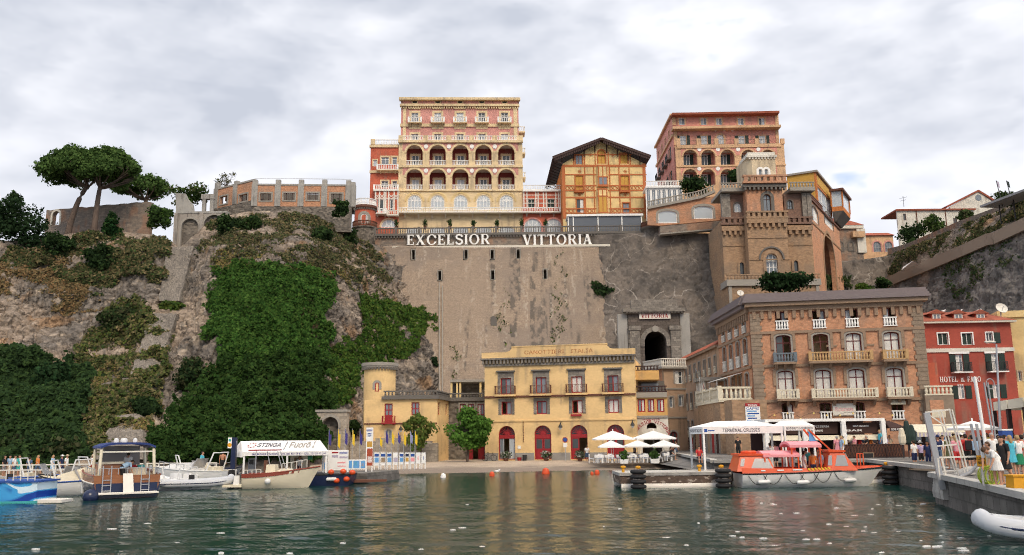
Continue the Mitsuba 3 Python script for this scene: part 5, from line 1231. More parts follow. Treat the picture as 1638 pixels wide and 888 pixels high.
 for i in range(34):
  t = i * math.tau / 34; x,y = c[0] + (rr + .18) * math.cos(t),c[1] + (rr + .18) * math.sin(t); b.box(x - .11,x + .11,y - .11,y + .11,z(590.5),z(586))
 b.put('corbel_row','dark_stone',R,kind='stuff')
 F2 = Frame((c[0],c[1] - rr + .05,0)); r = F2.rect(600,612,606.5,626.5); P = arch_poly(*r,'semi')
 MB(F2).poly(P.buffer(.28,quad_segs=4).difference(P).intersection(sbox(r[0] - 1,r[3] - .8,r[2] + 1,r[3] + 1)),-.5,.08).put('surround','old_stone',R); k = MB(F2).poly(P.difference(P.buffer(-.1)),-.5,.05).put('window','door_red',R); MB(F2).poly(P.buffer(-.06),-.5,.01).put('pane','pale_glass',k)
 Q = thing('stepped_stone_wall','low wall of pale stone blocks below the yellow house','wall')
 F = frame_at(640,720,86.6,0); b = [(560,706,600),(600,701,640),(640,709,700)]
 for x0,y,x1 in b: r = F.rect(x0,y,x1,740); MB(F).box(r[0],r[2] - .01,-1.2,0,r[1] - 1,r[3]).put('wall','pale_block',Q)
 lantern(frame_at(640,670,88,0),('iron wall lantern on the yellow house beside the small arched door',),641,690,.7)
procm('pale_block',masonry((0.40,0.35,0.29),(0.28,0.245,0.205),(0.15,0.13,0.11),0.7,0.32,None,.08),0.9)
left_wing()
def right_annex():
 T = thing('yellow_annex','narrow yellow annex with red windows over a white arched hotel portal','building')
 F = frame_at(1042,660,86.5,-.1)
 def zz(y,w=0): return F.uz(1042,y,w)[1]
 u0,u1 = F.uz(1015,660)[0],F.uz(1068,660)[0]
 W = Wall(F,sbox(u0,zz(666),u1,zz(628)),T,'plaster:orange_y',0,.5)
 for x0,x1 in ((1020.5,1032),(1036,1046.5),(1051,1062.5)): W.window(x0,638.5,x1,659,'rect','door_red',None,2,(),panemats=('grey_glass','curtain'),fw=.11)
 W.put()
 MB(F).box(u0,u1,-.5,.25,zz(636),zz(628) + .02).put('cornice','old_stone',T)
 b = MB(F); balusters(b,(u0,.1,zz(628) + .02),(u1,.1,zz(628) + .02),zz(617.5) - zz(628),.34,.1,.14,.28); b.put('balustrade','dark_wood',T)
 MB(F).box(u0,u1,-3.4,-3.1,zz(628),zz(607)).put('terrace_back','dark_stone',T); MB(F).box(u0 + 1.0,u0 + 3.0,-3.1,-3.02,zz(625),zz(611)).put('terrace_window','grey_glass',T)
 MB(F).box(u0,u1 - .8,-3.4,.3,zz(607.5),zz(593)).put('upper_floor','plaster:orange_y',T); b = MB(F); balusters(b,(u0,.15,zz(593)),(u1 - .8,.15,zz(593)),zz(585) - zz(593),.36,.1,.12,.24); b.put('balustrade','dark_wood',T)
 MB(F).box(u0,u1,-6,-.5,zz(630),zz(628)).put('terrace_floor','old_stone',T)
 P = Wall(F,sbox(u0,.3,u1,zz(666)),T,'plaster:stucco',.15,.65,name='portal')
 um,r = (u0 + u1) / 2,(u1 - u0) * .40
 zs = zz(698,.15)
 A = arch_poly(um - r,.3,um + r,zs + r * .62,'semi',20); A2 = affinity.scale(A,.8,.9,origin=(um,.3))
 a3 = Point(um,zz(684,.15)).buffer(.55,12); P.holes += [affinity.scale(A,.74,.78,origin=(um,.3)),a3]
 MB(F).poly(A.difference(A2),.1,.24).put('arch_ring','plaster:stucco',T); room(F,T,u0 + .2,.4,u1 - .2,zz(670),-.5,9.0,'plaster:stucco','portal_room')
 P.put(); MB(F).box(u0,u1,-.02,.32,zz(668.5),zz(665)).put('portal_cornice','old_stone',T)
 def curved(text,rad,a0,a1,h):
  for i,ch in enumerate(text):
   if ch == ' ': continue
   t = a0 + (a1 - a0) * (i + .5) / len(text); c = (um + rad * math.cos(t),zs - .25 + rad * .95 * math.sin(t)); m = meshkit.text_mesh(ch,h,.03,True); v = np.array(m.vertices); v[:,:2] -= (v[:,:2].max(0) + v[:,:2].min(0)) / 2
   th = t - math.pi / 2; x = v[:,0] * math.cos(th) - v[:,1] * math.sin(th); y = v[:,0] * math.sin(th) + v[:,1] * math.cos(th)
   MB(F).add(np.stack([c[0] + x,.15 + v[:,2],c[1] + y],1),m.faces[:,::-1]).put('letter','door_red',T)
 curved('EXCELSIOR VITTORIA',1.98,math.pi * .93,math.pi * .07,.34)
 text_on(F,T,'GRAND HOTEL',um - 1.0,um + 1.0,zz(672.3,.2),zz(670,.2),.15,'door_red',.03)
PAL_EXTRA = None
right_annex()
# tunnel portal in the rock
def tunnel():
 T = thing('tunnel_portal','dark stone tunnel portal in the rock face with a red lettered white panel','portal')
 F = frame_at(1049,540,119.5,0)
 def R(*a): return F.rect(*a,0)
 r = R(1006,499.5,1089,600); W = Wall(F,sbox(r[0],r[1] - 8,r[2],r[3]),T,'dark_stone_block',0,1.2)
 a = R(1031.5,530,1066.5,590); P = arch_poly(a[0],a[1] - 8,a[2],a[3],'semi',20); W.holes.append(P); W.put()
 MB(F).poly(P.buffer(.7,quad_segs=10).difference(P).intersection(sbox(a[0] - 2,a[3] - 2.4,a[2] + 2,a[3] + 2)),-.1,.2).put('voussoirs','stone',T)
 z0 = a[1] - 8
 b = MB(F)
 for z in np.arange(z0,r[3] - 3.0,.75):
  for x0,x1 in ((r[0],a[0] - .72),(a[2] + .72,r[2])): b.box(x0 - .06,x1 + (.03),-.02,.13,z + .05,z + .7)
 b.put('rusticated_courses','stone',T,kind='stuff')
 for x in ((r[0] + a[0]) / 2 - .3,(r[2] + a[2]) / 2 + .3): 
  MB(F).box(x - .75,x + .75,.12,.4,z0,r[3] - 2.2).put('pilaster','stone',T); MB(F).box(x - .95,x + .95,.1,.55,r[3] - 2.9,r[3] - 2.2).put('capital','stone',T)
 b = MB(F).box(r[0] - .8,r[2] + .8,-1,.9,r[3],r[3] + .6).box(r[0] - .5,r[2] + .5,-1,.5,r[3] - .25,r[3] - .005); dentils(b,r[0] - .5,r[2] + .5,r[3] - .2,r[3],.5,.8,.5); b.put('entablature','stone',T)
 r2 = R(1004,479,1086,488); MB(F).box(r2[0] + .5,r2[2] - .3,-1,.2,r[3] + .6,r2[3]).put('attic','stone',T)
 s = R(1022,501,1072,510.5); MB(F).box(s[0],s[2],.1,.34,s[1],s[3]).put('panel','offwhite',T)
 serif_letters(F,T,'VITTORIA',s[0] + .3,s[2] - .3,s[1] + .18,s[3] - .15,.34,'door_red',.05)
 MB(F).poly(Point((a[0] + a[2]) / 2,a[3] + .35).buffer(.5,4),.1,.45).put('keystone','old_stone',T)
 room(F,T,a[0] - .2,z0,a[2] + .2,a[3] + .2,-1.21,45,'dark_stone_block','tunnel_lining'); grey_face.cut([[(1029,527),(1069,527),(1069,640),(1029,640)]])
 for x,s_ in ((r[0] - 1.6,1),(r[2] + .1,-1)): MB(F).box(x,x + 1.5,-1.5,-.2,z0,r[3] - .2).put('wing_wall','concrete',T)
procm('dark_stone_block',masonry((0.15,0.125,0.11),(0.10,0.085,0.075),(0.05,0.045,0.04),1.0,0.5),0.92)
tunnel()
# big brick house on the quay
def brick_house():
 T = thing('brick_house','large five storey brick house with balconies on the quay','building')
 F = frame_at(1340,580,76.5,-.19)
 def zz(y,w=0): return F.uz(1340,y,w)[1]
 u0,u1 = F.uz(1203,560)[0],F.uz(1481,560)[0]; zt = zz(487); z0 = QZ - .3
 W = Wall(F,sbox(u0,z0,u1,zt),T,'brick',0,.6)
 col = [F.uz(x,560)[0] for x in (1253.5,1313.5,1366.5,1427.5)]
 rows = {5: (zz(495.5),zz(524.5),.62,'rect'),4: (zz(533.5),zz(578),0.74,'seg'),3: (zz(591),zz(637),.76,'seg'),2: (zz(643.5),zz(672.5),.56,'seg')}
 pms = {(5,0): ('dark','grey_glass'),(5,1): ('dark','grey_glass'),(5,2): ('pale_glass','dark'),(5,3): ('pale_glass','dark'),
  (4,0): ('glass','dark'),(4,1): ('dark','dark'),(4,2): ('curtain','curtain'),(4,3): ('curtain','curtain'),(3,0): ('curtain','curtain'),(3,1): ('curtain','curtain'),(3,2): ('curtain','curtain'),(3,3): ('curtain','curtain'),
  (2,0): ('dark','curtain'),(2,1): ('dark','dark'),(2,2): ('dark','dark'),(2,3): ('dark','dark')}
 for row,(z1,zb,hw,kind) in rows.items():
  for i,u in enumerate(col):
   k,r = W.window(0,0,0,0,kind,'dark_red_frame',None,2,(.72,) if row in (3,4) else (),uz=(u - hw,zb,u + hw,z1),panemats=pms[(row,i)],fw=.10,depth=.3,surr=('old_stone',.2) if row in (3,4) else None,proud=.12)
   if row in (3,4):
    b = MB(F)
    for s_ in (-1,1): b.box(u + s_ * (hw + .32) - .14,u + s_ * (hw + .32) + .14,-.02,.16,z1 - 1.5,z1 - .25)
    b.poly(arch_poly(u - hw - .45,z1 - 1,u + hw + .45,z1 + .45,'seg').difference(arch_poly(u - hw - .18,z1 - 1.1,u + hw + .18,z1 + .2,'seg')).intersection(sbox(u - 3,z1 - .6,u + 3,z1 + 1)),-.02,.2); b.put('hood_mould','brown_stone',k)
   if row in (2,5):
    b = MB(F); pp = z0; balusters(b,(u - hw - .04,.12,zb),(u + hw + .04,.12,zb),(z1 - zb) * .5,.26,.09,.12,.14,.1); b.put('balustrade','white',k)
 bal = [(col[0] - 1.0,col[0] + 1.0,4,'grey_blue'),(col[1] - 1.25,col[2] + 1.4,4,'ochre_stone'),(col[3] - 1.0,col[3] + 1.1,4,'ochre_stone'),(col[0] - .9,col[0] + 1.0,3,'ivory'),(col[1] - 1.2,col[2] + 1.6,3,'ivory'),(col[3] - .9,col[3] + 1.2,3,'ivory')]
 for a,c,row,m_ in bal:
  zb = rows[row][1]; h = zz(563.5) - zz(578)
  k = MB(F).box(a - .1,c + .1,-.02,1.05,zb - .22,zb).put('balcony','brown_stone',T)
  n = max(2,int((c - a) / 1.6))
  for j in range(n + 1): x = a + .15 + (c - a - .3) * j / n; MB(F).hexa([(x - .12,0,zb - .75),(x + .12,0,zb - .75),(x + .12,.2,zb - .75),(x - .12,.2,zb - .75)],[(x - .12,0,zb - .22),(x + .12,0,zb - .22),(x + .12,.9,zb - .22),(x - .12,.9,zb - .22)]).put('bracket','brown_stone',k)
  b = MB(F); balusters(b,(a,.98,zb),(c,.98,zb),h,.27,.09,.13,.16,.1); balusters(b,(a,0,zb),(a,.98,zb),h,.27,.09); balusters(b,(c,0,zb),(c,.98,zb),h,.27,.09)
  for x in (a,c): b.box(x - .14,x + .14,.85,1.1,zb,zb + h + .05)
  b.put('railing',m_,k)
 W.put()
 for y in (529,583,640): z = zz(y); MB(F).box(u0 - .08,u1 + .08,-.02,.18,z - .14,z + .14).put('string_course','brown_stone',T)
 for x in (1330,1390):
  z = zz(553); MB(F).box(F.uz(x,553)[0] - .5,F.uz(x,553)[0] + .5,-.02,.1,z - .1,z + .1).put('stone_band','brown_stone',T)
 for a,s_ in ((u0 - .03,1),(u1 - 1.09,-1)):
  z,i = z0,0
  while z < zt - 1.0:
   h = .42; o = .16 * (i % 2)
   MB(F).box(a + (0 if s_ > 0 else o),a + 1.12 - (o if s_ > 0 else 0),-.3,.09 + .03 * (i % 3),z + .02,z + h).put('quoin','quoin_stone',T); z += h + .005; i += 1
 b = MB(F).box(u0 - .1,u1 + .1,-.02,.3,zt - .45,zt); dentils(b,u0,u1,zt - 1.25,zt - .45,-.02,.24,.78,.42); b.put('corbel_frieze','brown_stone',T)
 MB(F).box(u0 - .5,u1 + .45,-.6,.75,zt,zt + .38).put('cornice','brown_stone',T)
 b = MB(F); zr = zz(466)
 for i in range(4): q = i / 4; b.box(u0 - .75 + .1 * i,u1 + .7 - .1 * i,-4,1.0 - .12 * i,zt + .38 + (zr - zt - .38) * q + .01,zt + .38 + (zr - zt - .38) * (q + .25))
 b.put('roof_edge','roof_grey',T)
 p = F.w(np.array([[u0,0,0]]))[0]
 Ln = 14.5
 def flank(y0,y1,zt,rows_,mt,hip,first):
  G = Frame((p[0] - .03,p[1] + y1,0),-math.pi / 2); L = y1 - y0
  V = Wall(G,sbox(0,z0,L,zt),T,mt,0,.5,name='flank_wall')
  n = int(L / 3.0)
  for z1,zb,hw,kind,fr in rows_:
   for i in range(n):
    u = L - 1.9 - i * 3.05
    k,r = V.window(0,0,0,0,kind,fr,None,2,(),uz=(u - hw,zb,u + hw,z1),panemats=(('dark','grey_glass'),('curtain','grey_glass'),('grey_glass','dark'))[i % 3],fw=.09,depth=.3,surr=('old_stone',.15),proud=.1)
    b = MB(G); balusters(b,(u - hw,.12,zb),(u + hw,.12,zb),(z1 - zb) * .42,.26,.09,.12,.14,.1); b.put('balustrade','offwhite' if first else 'ivory',k)
  V.put()
  return G,L
 rw = [(rows[5][0],rows[5][1],.6,'rect','white'),(rows[4][0],rows[4][1],.7,'seg','dark_red_frame'),(rows[3][0],rows[3][1],.7,'seg','dark_red_frame')]
 G,L = flank(.45,Ln,zt - .02,rw,'brick',1,True)
 for y in (529,583,640): z = zz(y); MB(G).box(0,L,-.02,.17,z - .14,z + .14).put('string_course','brown_stone',T)
 b = MB(G).box(0,L,-.02,.3,zt - .5,zt - .03); dentils(b,0,L,zt - 1.25,zt - .5,-.02,.24,.78,.42); b.put('corbel_frieze','brown_stone',T)
 b = MB(G).box(-.3,L - .3,-.6,.7,zt,zt + .38)
 for i in range(4): q = i / 4; b.box(-.6 + .1 * i,L - .2,-4,.95 - .12 * i,zt + .38 + (zr - zt - .38) * q + .01,zt + .38 + (zr - zt - .38) * (q + .25))
 b.put('roof_edge','roof_grey',T)
 MB(F).box(u0 + .3,u1 - .3,-Ln,-.6,zt - .3,zt - .05).put('roof','roof_tile',T); MB(F).box(u1 - .5,u1 - .01,-Ln,-.6,z0,zt - .3).put('flank_wall','brick',T)
 z5 = zt - 2.6
 G2,L2 = flank(Ln + .01,40,z5,[(z5 - .9,z5 - 3.0,.5,'rect','white'),(z5 - 4.6,z5 - 6.9,.55,'rect','brown'),(z5 - 8.3,z5 - 10.6,.55,'seg','brown')],'old_plaster',0,False)
 MB(G2).box(-.2,L2,-.3,.4,z5,z5 + .3).put('eaves','brown_stone',T); MB(G2).hexa([(-.2,.45,z5 + .3),(L2,.45,z5 + .3),(L2,-4,z5 + .3),(-.2,-4,z5 + .3)],[(-.2,-.6,z5 + 1.1),(L2,-.6,z5 + 1.1),(L2,-4,z5 + 1.2),(-.2,-4,z5 + 1.2)]).put('rear_roof','roof_tile',T)
 for i in range(9):
  u = L2 - 1.6 - i * 2.7
  P = arch_poly(u - .8,z0 + .3,u + .8,z0 + 3.2,'semi'); MB(G2).poly(P,-.02,.07).put('lane_door',('door_red','brown','door_red','dark_wood')[i % 4],T); MB(G2).poly(P.buffer(.2).difference(P),-.02,.12).put('door_surround','old_stone',T)
 return F,u0,u1,zz,rows,col,G,L,p
plain('dark_red_frame',(0.12,0.025,0.025),0.5); plain('grey_blue',(0.13,0.16,0.19),0.7); plain('ochre_stone',(0.45,0.29,0.14),0.85); plain('brown_stone',(0.27,0.19,0.135),0.9); plain('roof_grey',(0.19,0.16,0.165),0.8)
procm('quoin_stone',lambda p,n,uv: mix((0.32,0.25,0.19),(0.17,0.135,0.105),fbm(p.x * 2.5,p.y * 2.5,p.z * 2.5,3)),0.95)
procm('old_plaster',plaster((0.42,0.29,0.20),(0.16,0.13,0.11),0.75,1.6),0.92)
BF,BU0,BU1,BZ,BROWS,BCOL,BG,BL,BP = brick_house()
def corner_house():
 T = thing('corner_house','narrow plaster corner house with white railed balcony between the annex and the brick house','house'); F = frame_at(1082,660,97,.3)
 u0,z0,u1,z1 = F.rect(1064,590,1099,740); W = Wall(F,sbox(u0,QZ - .6,u1,z1),T,'old_plaster',0,.4)
 W.window(1079.5,593.5,1092,614,'rect','white',None,2,(.6,),panemats=('curtain','glass'),surr=('old_stone',.2)); W.window(1071,635,1077,652,'rect','white','grey_glass',1,(),surr=('old_stone',.15)); W.window(1086,633,1092,650,'rect','white','grey_glass',1,(),surr=('old_stone',.15)); W.window(1072,690,1084,730,'semi','door_red','glass',2,(),surr=('old_stone',.2),name='door'); W.put()
 MB(F).box(u0 + .01,u0 + .4,-6,-.4,QZ - .6,z1).put('side_wall','brick',T); MB(F).box(u0 - .4,u1 + .1,-6,.5,z1,z1 + .25).put('balcony_slab','old_stone',T)
 b = MB(F); balusters(b,(u0 - .3,.4,z1 + .25),(u1,.4,z1 + .25),1.05,.3,.08); balusters(b,(u0 - .3,-5,z1 + .25),(u0 - .3,.4,z1 + .25),1.05,.3,.08); b.put('balustrade','offwhite',T)
 for y in (622,668): z = F.uz(1082,y)[1]; MB(F).box(u0 - .05,u1,-.02,.14,z - .1,z + .1).put('string_course','old_stone',T)
corner_house()
# plants
DK,MD,BR,OL,DRY,YG,PN = (0.024,0.045,0.020),(0.044,0.080,0.026),(0.080,0.155,0.034),(0.085,0.085,0.045),(0.23,0.175,0.095),(0.115,0.15,0.035),(0.040,0.085,0.030)
def leaves(pts,nrm,size,cols,rs,droop=.35,flat=.75):
 n = len(pts); a = nrm * flat + rs.normal(0,.55,(n,3)); a /= np.linalg.norm(a,axis=1,keepdims=True) + 1e-9
 t = rs.normal(0,1,(n,3)) + [0,0,-droop * 2]; t -= a * (t * a).sum(1,keepdims=True); t /= np.linalg.norm(t,axis=1,keepdims=True) + 1e-9
 b = np.cross(a,t); s = (size * rs.uniform(.35,1.5,n))[:,None]
 v = np.stack([pts - t * s * .6,pts + b * s * .42 + a * s * .08,pts + t * s * .6 - a * s * .12,pts - b * s * .42 + a * s * .08],1).reshape(-1,3)
 q = np.arange(n)[:,None] * 4
 f = np.concatenate([q + [0,1,3],q + [1,2,3]])
 w = rs.dirichlet(np.ones(len(cols)) * .35,n) @ np.asarray(cols); c = np.clip(w * rs.uniform(.75,1.3,(n,1)),0.005,.9)
 return v,f,np.repeat(c,4,0)
def foliage(key,parts):
 v,f,c,k = [],[],[],0
 for a,b,d in parts: v.append(a); f.append(b + k); c.append(d); k += len(a)
 return put_raw(key,np.vstack(v),np.vstack(f),'leaf',False,np.vstack(c))
def blob(c,r,n,size,cols,rs,under=.35):
 d = rs.normal(0,1,(n,3)); d /= np.linalg.norm(d,axis=1,keepdims=True)
 keep = (d[:,2] > -.3) | (rs.rand(n) < under); d = d[keep]; n = len(d)
 lump = .50 + .95 * meshkit.noise(d * 3.1 + np.asarray(c)[None] * .7,3)
 rad = lump * (1 - .55 * rs.rand(n) ** 2.2)
 p = np.asarray(c) + d * np.asarray(r) * rad[:,None]
 return leaves(p,d,size,cols,rs)
def shrub(name,label,cat,px,py,Y,wpx,hpx,cols,seed,n=1500,size=.42,nb=9,depth=None,group=None,parent=None):
 """a bush that fills about wpx by hpx of the photograph at the depth Y, made of several leafy lobes"""
 rs = np.random.RandomState(seed)
 S_ = cliff if px < 660 and name == 'bush' and seed not in (305,306,309) or seed in (304,315) else grey_face if seed == 319 else wall_sheet if seed == 320 else None
 if S_: Y = (S_.hit(px,py + hpx * .2)[0][1] - .3) / K
 c = at(px,py,Y); m = Y * K / FOC
 W,H = wpx * m / 2,hpx * m / 2; D = depth or min(W,H) * 1.1
 parts = []
 for i in range(nb):
  a = rs.uniform(-1,1,3); a[2] = rs.uniform(-1,.75); s = rs.uniform(.30,.56)
  a[0] *= math.sqrt(max(0,1 - .6 * max(a[2],0)))
  parts.append(blob(c + a * [W * (1 - s * .75),D * .6,H * (1 - s * .6)],(W * s,D * s * 1.1,H * s),n // nb,size,cols,rs))
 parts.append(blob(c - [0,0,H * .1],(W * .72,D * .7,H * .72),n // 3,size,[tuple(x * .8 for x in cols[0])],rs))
 k = key_for(name,parent)
 foliage(k,parts)
 if parent is None: tag(k,label,cat,group)
 return k
def cover(name,label,cat,sheets,polys,dens,size,cols,seed,thick=.8,thresh=None,freq=.35,vstreak=0.0,layers=2,lift=0.0):
 """climbing or creeping plants over the parts of the cliff inside outlines measured in the photo"""
 rs = np.random.RandomState(seed); P,N = [],[]
 for s in sheets:
  i = s.inside(polys); P.append(s.flat[i]); N.append(s.fn[i])
 P,N = np.vstack(P),np.vstack(N)
 nu = max(1,int(round(dens)))
 P,N = np.repeat(P,nu,0),np.repeat(N,nu,0)
 P = P + rs.uniform(-.16,.16,P.shape) * [1,1,1]
 f = meshkit.fbm(P * [freq,freq,freq * (1 - vstreak)],4,seed)
 if thresh is not None:
  k = f + .12 * (rs.rand(len(f)) - .5) > thresh; P,N,f = P[k],N[k],f[k]
 lump = np.clip((f - (thresh or .3)) * 2.6,0.05,1.2)
 N2 = N * [1,1,.5] + [0,-.25,.2]; N2 /= np.linalg.norm(N2,axis=1,keepdims=True)
 off = thick * lump * np.where(rs.rand(len(P)) < .7,1,rs.rand(len(P))) + lift
 P = P + N2 * off[:,None]
 tone = meshkit.fbm(P * .22,3,seed + 4); tone2 = meshkit.fbm(P * [.9,.9,.5],3,seed + 6)
 v,fc,c = leaves(P,N2,size,cols,rs)
 w = np.repeat(.70 + .35 * tone + .35 * tone2,4)[:,None]
 k = key_for(name)
 foliage(k,[(v,fc,np.clip(c * w,.004,.9))])
 return tag(k,label,cat,kind='stuff')
cover('ivy','dense bright green ivy curtain covering the middle of the cliff','ivy',[cliff],
 [[(348,432),(400,426),(470,430),(528,442),(536,470),(522,500),(516,560),(520,600),(440,590),(350,625),(352,560),(338,500)]],3,.34,[(0.046,0.115,0.024),(0.028,0.068,0.018),(0.075,0.140,0.032)],71,1.7,None,.6,.75)
cover('ivy','darker ivy hanging in long folds below the bright ivy curtain down to the pier','ivy',[cliff],
 [[(345,600),(440,575),(520,580),(522,640),(512,700),(500,745),(240,745),(262,690),(300,640)]],3,.36,[(0.020,0.046,0.014),(0.030,0.066,0.018),(0.046,0.082,0.022)],72,2.8,None,.8,.90)
cover('ivy','ragged yellow green creeper over the slope beside the retaining wall','ivy',[cliff,wall_sheet],
 [[(575,480),(592,470),(640,487),(682,490),(697,515),(692,532),(664,560),(622,592),(580,600),(570,640),(522,660),(516,590),(524,560),(548,545),(574,528)]],3,.36,[(0.055,0.115,0.022),(0.030,0.075,0.018),(0.095,0.135,0.03)],73,.8,.36,.5,.2)
cover('cliff_scrub','dark green scrub over the foot of the cliff behind the left boats','scrub',[cliff],
 [[(-120,560),(0,575),(50,560),(95,590),(128,575),(150,610),(132,690),(150,745),(-120,745)]],3,.45,[DK,MD,(0.03,0.06,0.025)],75,2.4,.33,.22,.3)
cover('cliff_scrub','mixed green and straw scrub on the slope left of the stone buttress','scrub',[cliff],
 [[(130,560),(170,490),(235,480),(272,545),(262,600),(250,650),(200,670),(180,745),(130,745),(140,640)]],3,.38,[MD,OL,YG,DK,DRY],77,1.5,.40,.3,.1)
cover('cliff_scrub','scrub of dark bushes and dry grass below the long garden wall','scrub',[cliff],
 [[(0,385),(70,380),(140,375),(280,392),(268,440),(200,450),(150,470),(60,430),(0,440)]],2,.38,[DK,MD,OL,DRY],79,1.3,.44,.3,.0)
cover('cliff_scrub','mottled olive scrub on the rocky slope below the brick ruin','scrub',[cliff],
 [[(335,350),(420,340),(560,350),(600,400),(640,470),(560,470),(535,440),(440,425),(345,430),(320,400)]],2,.34,[OL,MD,DK,DRY,(0.13,0.12,0.07)],81,.9,.46,.45,.0)
cover('dry_grass','rusty dry grass and weeds on the upper left rock shelf','grass',[cliff],[[(-60,400),(90,400),(150,440),(170,490),(110,500),(40,470),(-60,480)]],2,.30,[(0.26,0.16,0.08),(0.20,0.15,0.08),OL],83,.5,.48,.4,.0)
cover('dry_grass','straw coloured grass on the ledges above the ivy','grass',[cliff],[[(340,400),(440,415),(540,425),(575,470),(535,445),(440,428),(345,440)],[(160,560),(200,600),(180,640),(150,620)],[(150,640),(260,640),(240,690),(150,690)]],2,.28,[DRY,YG,OL,(0.25,0.17,0.07)],85,.5,.42,.4,.0)
cover('hanging_weeds','dark weeds hanging over the upper right bank','weeds',[upper_bank],[[(1380,430),(1440,400),(1540,350),(1640,320),(1700,300),(1700,330),(1600,372),(1540,395),(1440,440)]],2,.34,[DK,OL,MD,DRY],87,.9,.49,.5,.35)
cover('hanging_weeds','green weeds on the dark cliff face below the ramp parapet','weeds',[right_cliff],[[(1460,425),(1540,405),(1580,400),(1590,430),(1560,480),(1520,470),(1500,440)],[(1590,395),(1640,380),(1640,420),(1600,430)]],1,.34,[DK,MD,OL],89,.7,.50,.5,.3)
cover('wall_creeper','thin dark creeper streaks running down the retaining wall','creeper',[wall_sheet],[[(884,470),(897,462),(907,500),(905,558),(882,558)],[(892,410),(895,410),(897,470),(892,470)],[(798,478),(812,470),(818,520),(806,560),(796,540)],[(716,560),(730,540),(734,600),(720,620)]],1,.26,[DK,MD,OL,YG],91,.35,.45,.9,.4)
cover('ravine_scrub','scrub in the ravine right of the brick tower','scrub',[grey_face],[[(1300,400),(1345,400),(1360,470),(1290,470)]],3,.4,[DK,MD,OL],93,1.4,.42,.4,.0)
def buttress(name,label,quad,mat,off,cat='buttress'):
 """masonry facing set on the cliff: its outline follows the rock behind it"""
 n,m = 26,40; q = np.asarray(quad,float); G = np.empty((n,m,3)); N = np.empty((n,m,3))
 for i in range(n):
  for j in range(m):
   s,t = i / (n - 1),j / (m - 1)
   p = (q[0] * (1 - s) + q[1] * s) * (1 - t) + (q[3] * (1 - s) + q[2] * s) * t
   G[i,j],N[i,j] = cliff.hit(*p)
 from scipy.ndimage import gaussian_filter
 for k in range(3): G[...,k] = gaussian_filter(G[...,k],(5,5),mode='nearest')
 back = G + [0,3.0,0]
 out = np.array([0.0,-1,.25]); F_ = G + out * off + (.4 * (meshkit.fbm(G * .7,4,5)[...,None] - .5))
 rim = lambda A: np.concatenate([A[:,0],A[-1,1:],A[-2::-1,-1],A[0,-2:0:-1]])
 v = np.vstack([F_.reshape(-1,3),rim(F_),rim(back)]); r = len(rim(F_)); o = n * m; a = np.arange(r); b = (a + 1) % r
 f = np.vstack([grid_faces(n,m),np.stack([o + a,o + r + a,o + r + b],1),np.stack([o + a,o + r + b,o + b],1)])
 return tag(put_raw(key_for(name),v,f,mat,30),label,cat)
buttress('stone_buttress','tall grey masonry buttress under the blind arches on the left cliff',[(266,394),(318,392),(292,490),(254,490)],'rubble',.8)
buttress('stone_buttress','lower masonry buttress below the tall one, beside the ivy',[(243,500),(292,500),(262,600),(206,610)],'rubble',.9)
buttress('stone_buttress','grey stone pier at the cliff foot behind the wooden boat',[(192,665),(232,660),(246,742),(140,742)],'rubble',.9)
